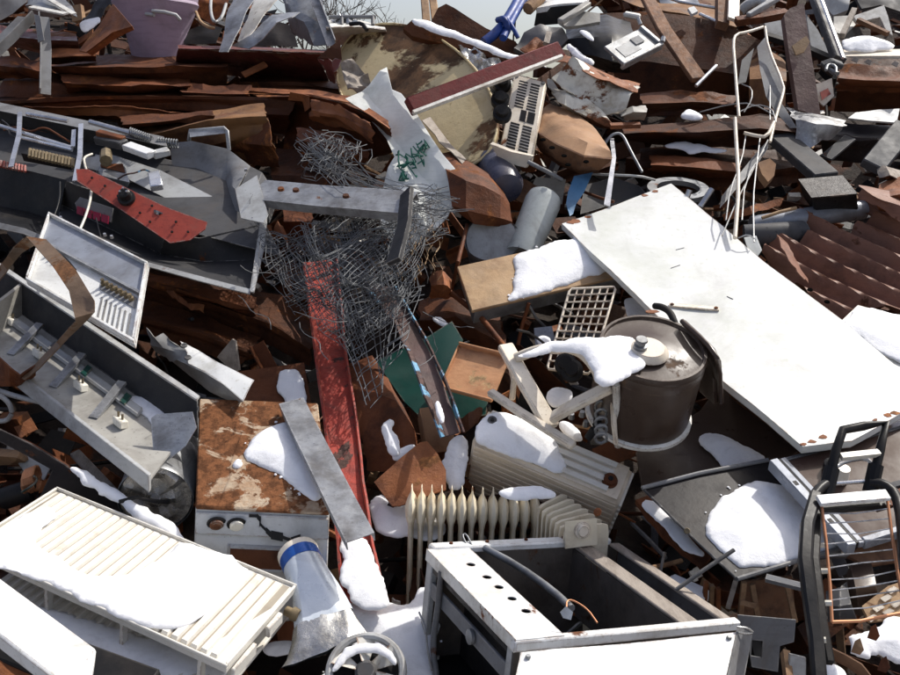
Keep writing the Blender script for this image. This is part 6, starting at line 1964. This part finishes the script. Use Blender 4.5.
# ================================================================== upper right
fold('dark_rusted_sheet', [[(596, 14, .34), (650, 10, .38), (720, 22, .38), (768, 44, .36)], [(610, 60, .20), (650, 62, .24), (710, 70, .26), (764, 80, .24)], [(625, 118, -.04), (660, 116, .0), (720, 114, .0), (764, 118, -.02)]], RU_DK,
     ('large dark rusty sheet behind the leaning plank at the upper right', 'sheet'), nu=5, cr=.012, th=.006)
fold('rusty_wall_sheet', [[(596, -14, .3), (660, -12, .32), (720, -6, .32)], [(640, 8, .34), (680, 14, .36), (736, 28, .34)], [(650, 20, .28), (690, 26, .28), (742, 48, .26)]], RU_GD, ('brown rusted sheet top edge right of the leaning plank', 'sheet'), nu=5, cr=.03, tear=.03)
beam('leaning_plank', [(644, -8, .48), (664, 30, .46), (699, 80, .34)], rect(.09, .03), WOOD_B, ('brown plank leaning diagonally at the top right of centre', 'plank'), up=Vector((.2, -1, .4)), bev=.005)
fold('long_dark_plank', [[(622, 128, .24), (700, 121, .28), (760, 114, .30), (808, 122, .30)], [(624, 134, .28), (700, 132, .32), (760, 128, .34), (810, 134, .32)], [(626, 140, .12), (700, 148, .14), (740, 148, .16), (804, 140, .18)]], RU_DK, ('long dark red brown beam lying behind the white wire frame', 'beam'), nu=5, cr=.012)
fold('rusty_sheet', [[(640, 150, .08), (700, 146, .12), (760, 152, .12), (800, 150, .1)], [(640, 168, .12), (700, 172, .14), (760, 172, .14), (800, 166, .12)], [(650, 184, .0), (710, 190, .04), (760, 188, .04), (800, 182, .02)]], RU_DK, ('dark rusty sheet above the ring and the big white panel', 'sheet'), nu=5, cr=.03, tear=.02)
snow([(662, 146), (672, 143), (684, 140), (700, 146), (728, 149), (726, 152), (700, 151), (690, 156), (682, 148)], PL(695, 148, .22, .2), ('pointed snow wedge on the dark beam above the ring', 'snow'), t=.02, soft=.02)
snow([(682, 112), (690, 108), (700, 113), (704, 119), (690, 120), (680, 118)], PL(692, 115, .30, .3), ('small snow tuft above the long dark beam', 'snow'), t=.025, soft=.02)

# black appliance with silver tray
def black_box():
    t = thing('black_appliance', 'black plastic appliance shell with a silver hinged tray near the top', 'appliance', V(600, 60, .2))
    fold('shell', [[(566, 28, .40), (584, 18, .46), (606, 14, .50), (630, 22, .48)], [(566, 40, .50), (588, 38, .56), (612, 34, .58), (636, 42, .54)], [(570, 52, .46), (592, 56, .50), (612, 62, .52), (630, 64, .48)], [(576, 62, .3), (596, 68, .32), (614, 72, .34), (630, 72, .34)]], BLACK, None, nu=4, cr=.012, th=.01, parent=t)
    fr = skew((604, 46, .60), (640, 28, .62), (624, 64, .56), depth=.03)
    fr.box('tray', 0, 1, 0, .95, -.6, 0, GALV_D, t, bev=.004)
    fr.box('tray_rim', -.05, 1.05, .95, 1.08, -.8, .5, GALV, t, bev=.004)
    fr.box('tray_rim', .98, 1.06, .0, .95, -.6, .5, GALV, t, bev=.004)
    fr.box('tray_window', .15, .6, .3, .8, .003, .1, GREY_L, t)
    fr.box('button', .55, .8, .25, .6, .003, .3, GREY_M, t, bev=.004)
    G().tube([fr.p(1.02, -.05, .5), fr.p(1.02, -.25, 1.2)], .01, 6).mk('latch', GALV, t)
    G().tube([fr.p(1.05, 1.0, .5), fr.p(1.12, .9, .8)], .012, 6).mk('latch', GALV, t)


black_box()
snow([(578, 30), (586, 30), (594, 38), (594, 42), (584, 36)], PL(586, 36, .585, .3), ('small pale snow smear on the black appliance shell', 'snow'), t=.012, soft=.012)
snow([(566, 42), (574, 46), (584, 56), (596, 62), (592, 66), (578, 60), (568, 50)], PL(580, 54, .52, .4), ('snow clump between the black appliance and crushed rusty panel', 'snow'), t=.03, soft=.02)
beam('white_chip', [(624, 14, .5), (640, 17, .5)], rect(.04, .03), WHITE_D, ('small white chip above the silver tray', 'chip'), bev=.008)
crp = poly('crushed_enamel_sheet', [(553, 74), (572, 66), (594, 72), (618, 82), (640, 86), (636, 96), (628, 108), (620, 114), (600, 108), (578, 96), (562, 88)], PL(600, 90, .50, .5), WHITE_R, ('crushed white enamel panel with rusted edges right of the vent panel', 'panel'), th=.006, cr=.05, cs=5, tear=.03)
fold('rusted_rim', [[(545, 52, .50), (562, 52, .52), (590, 66, .54), (616, 76, .52), (640, 84, .5)], [(548, 60, .52), (564, 62, .56), (590, 74, .57), (616, 84, .55), (638, 92, .52)]], RU_OR, None, parent=crp, nu=4, cr=.03, tear=.03)
fold('lower_flap', [[(548, 78, .42), (566, 92, .46), (590, 104, .46), (610, 120, .42)], [(548, 90, .42), (566, 104, .46), (590, 116, .44), (612, 126, .4)], [(552, 100, .3), (570, 114, .32), (590, 124, .32), (606, 130, .3)]], WHITE_R, None, parent=crp, nu=4, cr=.04, tear=.03)
fold('torn_grey_corner', [[(618, 110, .42), (632, 104, .46), (646, 104, .44)], [(622, 116, .44), (634, 112, .48), (646, 112, .46)], [(626, 122, .36), (636, 120, .38), (644, 120, .36)]], GREY_W, ('torn grey corner piece right of the crushed panel', 'scrap'), nu=3, cr=.02, tear=.02)
beam('rust_bar', [(610, 126, .42), (640, 125, .42)], rect(.03, .02), RU_OR, ('short orange rusty bar below the crushed panel', 'bar'))
def tank():
    t = thing('brown_tank', 'tan brown dented tank with bolt holes below the crushed panel', 'tank', V(575, 160, .1))
    fold('top', [[(550, 102, .36), (570, 112, .40), (592, 126, .42), (606, 142, .40)], [(540, 112, .40), (562, 128, .46), (588, 142, .48), (610, 152, .44)], [(532, 128, .38), (556, 144, .44), (584, 156, .46), (612, 158, .42)]], CARD, None, nu=4, cr=.012, th=.008, parent=t)  # tan top over a darker side: sunlit tone put into the colour
    fold('side', [[(532, 129, .385), (556, 145, .445), (584, 157, .465), (612, 159, .425)], [(536, 144, .3), (556, 160, .34), (580, 170, .36), (600, 170, .36)], [(540, 152, .15), (558, 166, .18), (580, 174, .2), (596, 174, .2)]], WOOD_B, None, nu=4, cr=.006, th=.008, parent=t)
    for (x, y) in ((543, 140), (552, 148), (564, 156), (586, 162), (568, 165), (586, 145)):
        p = V(x, y, .45)
        G().lathe(p, p + N * .004, [(0, .014), (1, .012)], 8).mk('hole', HOLE, t)


tank()
pair_strip('blue_strip', [((574, 176, .34), (593, 172, .34)), ((568, 192, .32), (584, 192, .32)), ((566, 204, .30), (576, 204, .30)), ((570, 216, .28), (573, 214, .28))], BLUE_B, ('chipped blue enamel strip hanging under the brown tank', 'strip'))
poly('grey_card', [(536, 177), (566, 179), (562, 204), (552, 200), (530, 190)], PL(550, 190, .18, .6), GREY_W, ('dull grey card left of the blue strip', 'card'), th=.006, cr=.006)
poly('brown_card', [(510, 176), (526, 178), (544, 190), (522, 202), (512, 196)], PL(526, 190, .2, .4), WOOD_B, ('brown card above the grey green cylinder', 'card'), th=.006, cr=.01)
rod('steel_rod', [(528, 162, .4), (548, 172, .38), (562, 180, .34)], .010, GREY_M, ('grey rod sloping left of the blue strip', 'rod'))
fold('silver_strip', [[(610, 138, .4), (612, 158, .42), (604, 204, .36)], [(614, 138, .4), (616, 158, .42), (610, 206, .36)]], SILVER, ('bent silver strip standing above the top corner of the white panel', 'strip'), nu=4, cr=.006, th=.006)
rod('hoop', [(605, 144, .38), (612, 134, .42), (622, 133, .42), (630, 150, .40), (642, 172, .36)], .007, GALV_D, ('thin arched rod right of the bent silver strip', 'rod'), smooth_path=2)
rod('cable', [(590, 174, .3), (612, 175, .34), (640, 176, .34), (655, 180, .3)], .006, GREY_L, ('pale cable crossing below the bent silver strip', 'cable'), smooth_path=1)
rod('rusty_rod', [(584, 192, .26), (600, 198, .3), (614, 202, .3)], .007, RU_MD, ('rusty rod just above the top left edge of the white panel', 'rod'))
poly('grey_dark_sheet', [(584, 186), (614, 178), (640, 184), (646, 190), (612, 204), (580, 216)], PL(612, 196, .06, .3), GREY_D, ('dark grey sheet under the top left edge of the white panel', 'sheet'), th=.006, cr=.02)
def ring():
    t = thing('steel_rim_ring', 'dull steel ring lying behind the top corner of the white panel', 'ring', V(678, 190, .1))
    c = V(678, 190, .22); s = Vector((1, 0, 0)); u = (Vector((0, 1, .35))).normalized()
    R = 26 * pm(678, 190, .22)
    prof = []
    g = G()
    g.tube([c + s * R * math.cos(q) + u * R * .9 * math.sin(q) for q in [k * math.pi / 20 for k in range(40)]], 0, closed=True, prof=[(-.022, -.012), (.022, -.012), (.022, .012), (-.022, .012)], up=s.cross(u)).mk('ring', GALV_D, t)


ring()
for pts, lab in (([(690, 190, .32), (686, 200, .28)], 'left short silver peg beside the steel ring'), ([(712, 189, .34), (700, 207, .28)], 'right longer silver peg beside the steel ring')):
    rod('silver_peg', pts, .013, SILVER, (lab, 'peg'))

# white bent wire frame
def wire_frame():
    t = thing('bent_wire_rack', 'tall bent white wire frame with hanging wires above the white panel', 'wire frame', V(740, 235, .2))
    rod('main_wire', [(763, 27, .62), (748, 32, .62), (736, 34, .62), (733, 42, .61), (735, 66, .57), (737, 94, .53), (739, 117, .49)], .0075, CREAM_W, None, t, smooth_path=1, n=8)
    rod('main_wire', [(735, 118, .50), (736, 138, .47), (739, 185, .42), (735, 238, .36)], .0085, CREAM_W, None, t, smooth_path=1, n=8)
    rod('side_wire', [(765, 27, .62), (768, 48, .58), (784, 86, .52), (783, 94, .51), (776, 116, .48), (770, 142, .45)], .007, CREAM_W, None, t, smooth_path=1, n=8)
    rod('cross_wire', [(744, 133, .47), (756, 136, .47), (767, 137, .47), (774, 122, .48)], .008, CREAM_W, None, t, smooth_path=1, n=8)
    for pts in ([(768, 140, .45), (752, 172, .42), (738, 198, .40), (722, 236, .36)], [(760, 138, .45), (756, 170, .43), (753, 200, .4), (754, 242, .36)], [(764, 150, .44), (745, 180, .42), (742, 220, .38)],
                [(746, 134, .46), (742, 160, .44), (730, 190, .42), (726, 220, .38)], [(739, 112, .48), (756, 104, .5), (772, 108, .5), (776, 122, .48)], [(700, 112, .44), (730, 104, .48), (752, 103, .5), (776, 116, .46)],
                [(742, 84, .52), (752, 88, .54), (752, 100, .53), (744, 112, .5)], [(738, 238, .36), (748, 234, .38), (756, 240, .36)], [(770, 78, .5), (770, 120, .48)]):
        rod('thin_wire', pts, .0032, GREY_L, None, t, smooth_path=1, n=5)
    fold('twisted_strip', [[(757, 46, .54), (760, 70, .52), (766, 96, .48), (775, 112, .46), (790, 128, .42)], [(766, 36, .56), (773, 60, .54), (784, 86, .51), (782, 104, .48), (797, 128, .43)]], GREY_M, None, nu=4, cr=.01, th=.004, parent=t)
    fold('twisted_strip', [[(768, 140, .43), (752, 158, .4), (722, 196, .36)], [(768, 148, .42), (756, 166, .39), (720, 208, .34)]], GREY_M, None, nu=4, cr=.008, th=.004, parent=t)


wire_frame()
bpo = poly('brown_post', [(784, 15), (790, 8), (804, 3), (812, 60), (821, 116), (798, 110), (790, 60)], PL(802, 60, .50, .75), M('brown_chipped_post', (.12, .07, .06), (.2, .13, .11), rough=.6, scale=6, rust=.2, rcol=(.3, .2, .13, 1), bump=.25), ('broad chipped brown post standing at the upper right', 'post'), th=.05, cr=.006)
poly('patch', [(792, 46), (806, 36), (810, 42), (804, 52), (796, 55)], PL(802, 60, .508, .75), WOOD_T, None, th=.008, cr=.004, parent=bpo)
beam('rusty_bar', [(736, 24, .46), (760, 20, .48), (786, 13, .50)], rect(.06, .04), RU_MD, ('rusty bar joining the wire frame and the broad brown post', 'bar'), sub=3, bend=.02)
poly('white_triangle', [(764, 22), (785, 16), (788, 42), (768, 34)], PL(776, 28, .34, .7), GREY_L, ('pale triangular panel left of the broad brown post', 'panel'), th=.02)
poly('white_triangle', [(806, 14), (818, 30), (832, 58), (812, 53)], PL(816, 40, .36, .7), GREY_L, ('pale triangular panel right of the broad brown post', 'panel'), th=.02)
dbm = beam('black_diagonal_beam', [(812, -12, .56), (839, 60, .46)], rect(.075, .04), GREY_D, ('dark diagonal beam with pale edge in the upper right', 'beam'), up=Vector((.2, -1, .4)), bev=.004)
beam('edge_strip', [(817, -12, .60), (843, 58, .50)], rect(.014, .014), SILVER, None, parent=dbm, up=Vector((.2, -1, .4)))
beam('dark_rail', [(766, 36, .42), (800, 46, .42), (832, 60, .42)], rect(.05, .03), BLACK, ('black rail passing behind the broad brown post', 'rail'))
t = thing('dark_clamp', 'dark metal clamp at the foot of the diagonal beam', 'clamp', V(830, 72, .2))
beam('jaw', [(822, 66, .5), (832, 62, .52), (842, 66, .5)], rect(.05, .03), GREY_D, None, parent=t, bev=.006)
rod('screw', [(826, 68, .52), (838, 74, .52)], .012, GALV_D, None, t)
rod('loop', [(826, 70, .53), (828, 64, .54), (836, 66, .54), (836, 73, .53)], .008, GALV_D, None, t, smooth_path=1)
crt = poly('red_white_carton', [(816, 84), (832, 78), (834, 96), (824, 106), (817, 100)], PL(825, 92, .34, .7), CREAM_W, ('torn cream carton with a red mark right of the brown post', 'carton'), th=.01, cr=.01)
poly('red_mark', [(820, 92), (828, 88), (831, 94), (822, 100)], PL(825, 92, .352, .7), RED_O, None, th=.004, cr=.004, parent=crt)
fold('orange_plate', [[(750, 54, .30), (768, 50, .34), (786, 60, .34)], [(750, 80, .32), (768, 80, .36), (786, 82, .34)], [(748, 106, .22), (768, 106, .26), (786, 106, .24)]], RU_GD, ('golden rusty plate behind the twisted grey strip', 'plate'), nu=4, cr=.02)
poly('grey_triangle', [(742, 60), (754, 48), (746, 82), (738, 84)], PL(746, 66, .42, .7), GREY_W, ('narrow grey plate between the wires of the bent frame', 'plate'), th=.006)
fold('torn_white_sheet', [[(785, 107, .32), (812, 112, .34), (846, 120, .34)], [(796, 120, .36), (816, 126, .38), (842, 126, .36)], [(800, 150, .28), (816, 144, .3), (836, 136, .3)]], GALV, ('torn pale metal sheet below the broad brown post', 'sheet'), nu=4, cr=.02, tear=.03)
# right edge, top
def right_ledge():
    t = thing('snowy_ledge', 'brown casing with a pale ledge carrying snow at the upper right edge', 'casing', V(870, 100, .1))
    fold('ledge', [[(840, 50, .34), (870, 49, .36), (906, 49, .38)], [(841, 56, .38), (870, 56, .40), (906, 56, .42)]], CREAM_W, None, nu=3, cr=.002, th=.02, parent=t)
    fold('front', [[(840, 57, .38), (870, 57, .40), (906, 57, .42)], [(838, 84, .34), (870, 86, .36), (906, 88, .38)], [(834, 112, .16), (870, 112, .18), (906, 110, .2)]], RU_DK, None, nu=4, cr=.02, th=.006, parent=t)
    for (x, y) in ((855, 60), (868, 62), (895, 64), (890, 72)):
        poly('paint_flake', [(x - 4, y), (x, y - 3), (x + 4, y - 1), (x + 2, y + 3)], PL(x, y, .43, .8), WOOD_G, None, th=.003, parent=t)


right_ledge()
snow([(840, 40), (850, 38), (864, 35), (878, 38), (890, 42), (898, 47), (880, 51), (850, 51), (843, 48)], PL(868, 46, .40, .3), ('long snow mound on the pale ledge at the upper right', 'snow'), t=.06, soft=.06)
poly('white_bracket', [(853, 16), (870, 10), (884, 5), (888, 16), (893, 36), (886, 30), (880, 17), (858, 22)], PL(874, 18, .40, .7), WHITE_D, ('white angular bracket behind the snowy ledge', 'bracket'), th=.02)
poly('grey_sheet', [(834, 16), (850, 15), (856, 24), (844, 36), (834, 32)], PL(845, 25, .36, .6), GREY_W, ('dull grey sheet left of the white angular bracket', 'sheet'), th=.01, cr=.01)
beam('brown_stick', [(854, 10, .46), (842, 36, .42)], rect(.03, .03), WOOD_G, ('short grey brown stick left of the white bracket', 'stick'))
beam('brown_stick', [(858, 20, .42), (888, 34, .40)], rect(.03, .025), WOOD_B, ('brown stick crossing under the white bracket', 'stick'))
poly('pale_plate', [(848, 118), (856, 112), (878, 109), (900, 108), (897, 122), (870, 120)], PL(874, 116, .34, .4), GREY_L, ('bright pale plate at the right edge below the brown casing', 'plate'), th=.01, cr=.006)
beam('dark_beam', [(872, 168, .3), (905, 128, .36)], rect(.11, .05), GREY_D, ('dark slanted beam at the right edge above the corrugated sheet', 'beam'), up=Vector((0, -.7, .7)), bev=.005)
beam('dark_beam', [(780, 138, .28), (826, 178, .30)], rect(.12, .05), GREY_D, ('blue black slanted beam above the black block', 'beam'), up=Vector((0, -.6, .8)), bev=.005)
fr = skew((812, 198, .36), (857, 194, .36), (799, 180, .34), (815, 213, .24))
t = thing('black_block', 'cracked black block with peeling top left of the corrugated sheet', 'block', fr.p(.5, .5, 1))
fr.box('body', 0, 1, 0, 1, .03, 1.1, BLACK, t, bev=.006)
fr.box('peeling_top', -.01, 1.01, -.02, 1.0, -.06, .02, M('peeling_black', (.035, .03, .028), (.02, .018, .017), rough=.5, scale=10, rust=.3, rcol=(.2, .17, .15, 1), bump=.4), t)
rod('grey_pipe', [(752, 226, .20), (790, 220, .22), (830, 214, .22), (862, 210, .2)], .045, BLUEGR, ('thick blue grey pipe behind the corrugated sheet', 'pipe'), n=16)
rod('grey_pipe', [(744, 236, .20), (776, 234, .22), (802, 232, .2)], .05, GREY_D, ('dark grey pipe left of the corrugated sheet', 'pipe'), n=16)
fold('rust_sliver', [[(722, 214, .22), (750, 206, .28), (784, 198, .26)], [(724, 220, .2), (752, 214, .26), (780, 206, .24)]], RU_OR, ('orange rusty blade behind the hanging wires', 'blade'), nu=5, cr=.01, tear=.01)
fold('rust_sliver', [[(780, 200, .2), (800, 204, .22), (822, 208, .2)], [(778, 208, .16), (800, 212, .18), (820, 216, .16)]], RU_DK, ('dark rusty blade below the black block', 'blade'), nu=4, cr=.01)
poly('pink_stone', [(758, 162), (770, 158), (776, 164), (774, 176), (768, 182), (762, 174)], PL(767, 170, .34, .6), CARD, ('pinkish brown fragment behind the hanging wires', 'fragment'), th=.05, cr=.006)
poly('translucent_cup', [(744, 238), (756, 236), (762, 250), (758, 256), (748, 250)], PL(752, 246, .28, .6), PLAST_W, ('small cloudy plastic scrap at the edge of the white panel', 'scrap'), th=.006, cr=.006)
rod('wood_strip', [(762, 218, .26), (780, 212, .28), (796, 208, .28)], .008, WOOD_T, ('thin tan wood strip left of the black block', 'strip'))
fold('stone_lump', [[(876, 166, .3), (886, 164, .34), (904, 168, .32)], [(880, 178, .3), (890, 176, .36), (904, 180, .32)]], WOOD_G, ('grey brown lump at the right edge above the corrugated sheet', 'lump'), nu=4, cr=.02)
# top edge things
t = thing('white_top_appliance', 'white lidded appliance cut off by the top edge right of the sky', 'appliance', V(560, 14, .3))
fold('lid', [[(534, -8, .56), (560, -10, .58), (592, -10, .6)], [(536, 8, .60), (560, 4, .62), (586, 2, .62)]], WHITE, None, nu=3, cr=.004, th=.03, parent=t)
fold('body', [[(537, 9, .59), (560, 6, .61), (586, 4, .61)], [(534, 26, .5), (560, 24, .52), (580, 22, .52)]], BLACK, None, nu=3, cr=.008, th=.03, parent=t)
beam('frame', [(560, 22, .62), (576, 12, .64), (588, 4, .64)], rect(.04, .03), GREY_W, None, parent=t, bev=.005)
poly('bracket', [(558, 20), (572, 10), (600, 14), (600, 22), (566, 26)], PL(580, 18, .60, .5), GREY_W, None, th=.02, cr=.01, parent=t)
rod('wood_tip', [(528, 9, .6), (546, -8, .64)], .035, WOOD, ('rounded wooden tip poking in at the skyline', 'post'), n=9)
poly('grey_bag', [(514, 46), (524, 32), (540, 27), (562, 30), (568, 40), (558, 50), (530, 54)], PL(540, 42, .50, .5), M('grey_bag_plastic', (.13, .125, .125), (.08, .076, .075), rough=.5, scale=6), ('sagging dark grey bag at the skyline beside the maroon bar', 'bag'), th=.03, cr=.04, cs=5)
beam('pale_peg', [(546, 44, .6), (549, 33, .62)], rect(.03, .02), WOOD_G, ('small pale peg sticking up at the end of the maroon bar', 'peg'), up=Vector((0, -1, .2)))
poly('rust_patch', [(520, 50), (534, 42), (548, 44), (548, 52), (530, 56)], PL(534, 49, .56, .5), RU_OR, ('orange rusty patch below the grey bag', 'scrap'), th=.01, cr=.03, cs=8)
beam('brown_upright', [(722, -10, .48), (722, 26, .42)], rect(.07, .05), WOOD_B, ('brown upright post at the top right', 'post'), up=Vector((0, -1, .2)))
beam('cream_perforated_strip', [(734, -10, .5), (733, 20, .46)], rect(.065, .02), CREAM_W, ('cream perforated strip beside the brown upright post at the top', 'strip'), up=Vector((0, -1, .2)))
rod('grey_hose', [(740, 12, .44), (748, 4, .48), (760, 0, .5), (768, 6, .48)], .03, GREY_L, ('pale grey hose loop at the top right', 'hose'), smooth_path=2)
beam('grey_tube', [(748, 16, .5), (784, -6, .56)], rect(.035, .035), GREY_L, ('pale square tube slanting up at the top right', 'tube'), bev=.006)
poly('pale_gauze', [(818, -12), (852, -12), (848, 10), (834, 14), (824, 4)], PL(836, 0, .4, .7), GREY_L, ('pale curved housing at the top right edge', 'housing'), th=.04, cr=.02)
poly('dark_hood', [(852, -10), (905, -10), (905, 14), (880, 6), (862, 8)], PL(880, -2, .36, .6), GREY_D, ('dark cover above the white bracket at the top right corner', 'cover'), th=.02, cr=.02)
for pts, lab in (([(652, -8, .4), (680, 2, .42), (716, 8, .42)], 'thin steel rod along the top edge right of the plank'), ([(700, 14, .4), (718, 22, .42)], 'short bright rod left of the brown upright'), ([(696, 86, .4), (712, 70, .44), (716, 66, .44)], 'short silver rod at the foot of the leaning plank')):
    rod('bright_rod', pts, .010, SILVER, (lab, 'rod'))
poly('white_fragment', [(688, 8), (694, 6), (698, 11), (692, 14)], PL(692, 10, .44, .5), WHITE, ('small white fragment near the top edge', 'fragment'), th=.02)
poly('bluish_sheet', [(655, -10), (690, -10), (700, 4), (680, 10), (660, 4)], PL(676, 0, .34, .5), BLUEGR, ('bluish crumpled sheet at the top edge right of the plank', 'sheet'), th=.01, cr=.03)
fold('rusty_strip', [[(820, 120, .14), (860, 126, .16), (905, 126, .16)], [(820, 140, .18), (860, 142, .2), (905, 138, .2)], [(824, 160, .04), (862, 162, .06), (905, 158, .06)]], BLACK_G, ('dark sheet under the bright pale plate at the right edge', 'sheet'), nu=4, cr=.02)
beam('grey_lath', [(826, 158, .22), (850, 138, .26)], rect(.06, .012), GREY_D, ('dark grey lath right of the blue black beam', 'lath'))
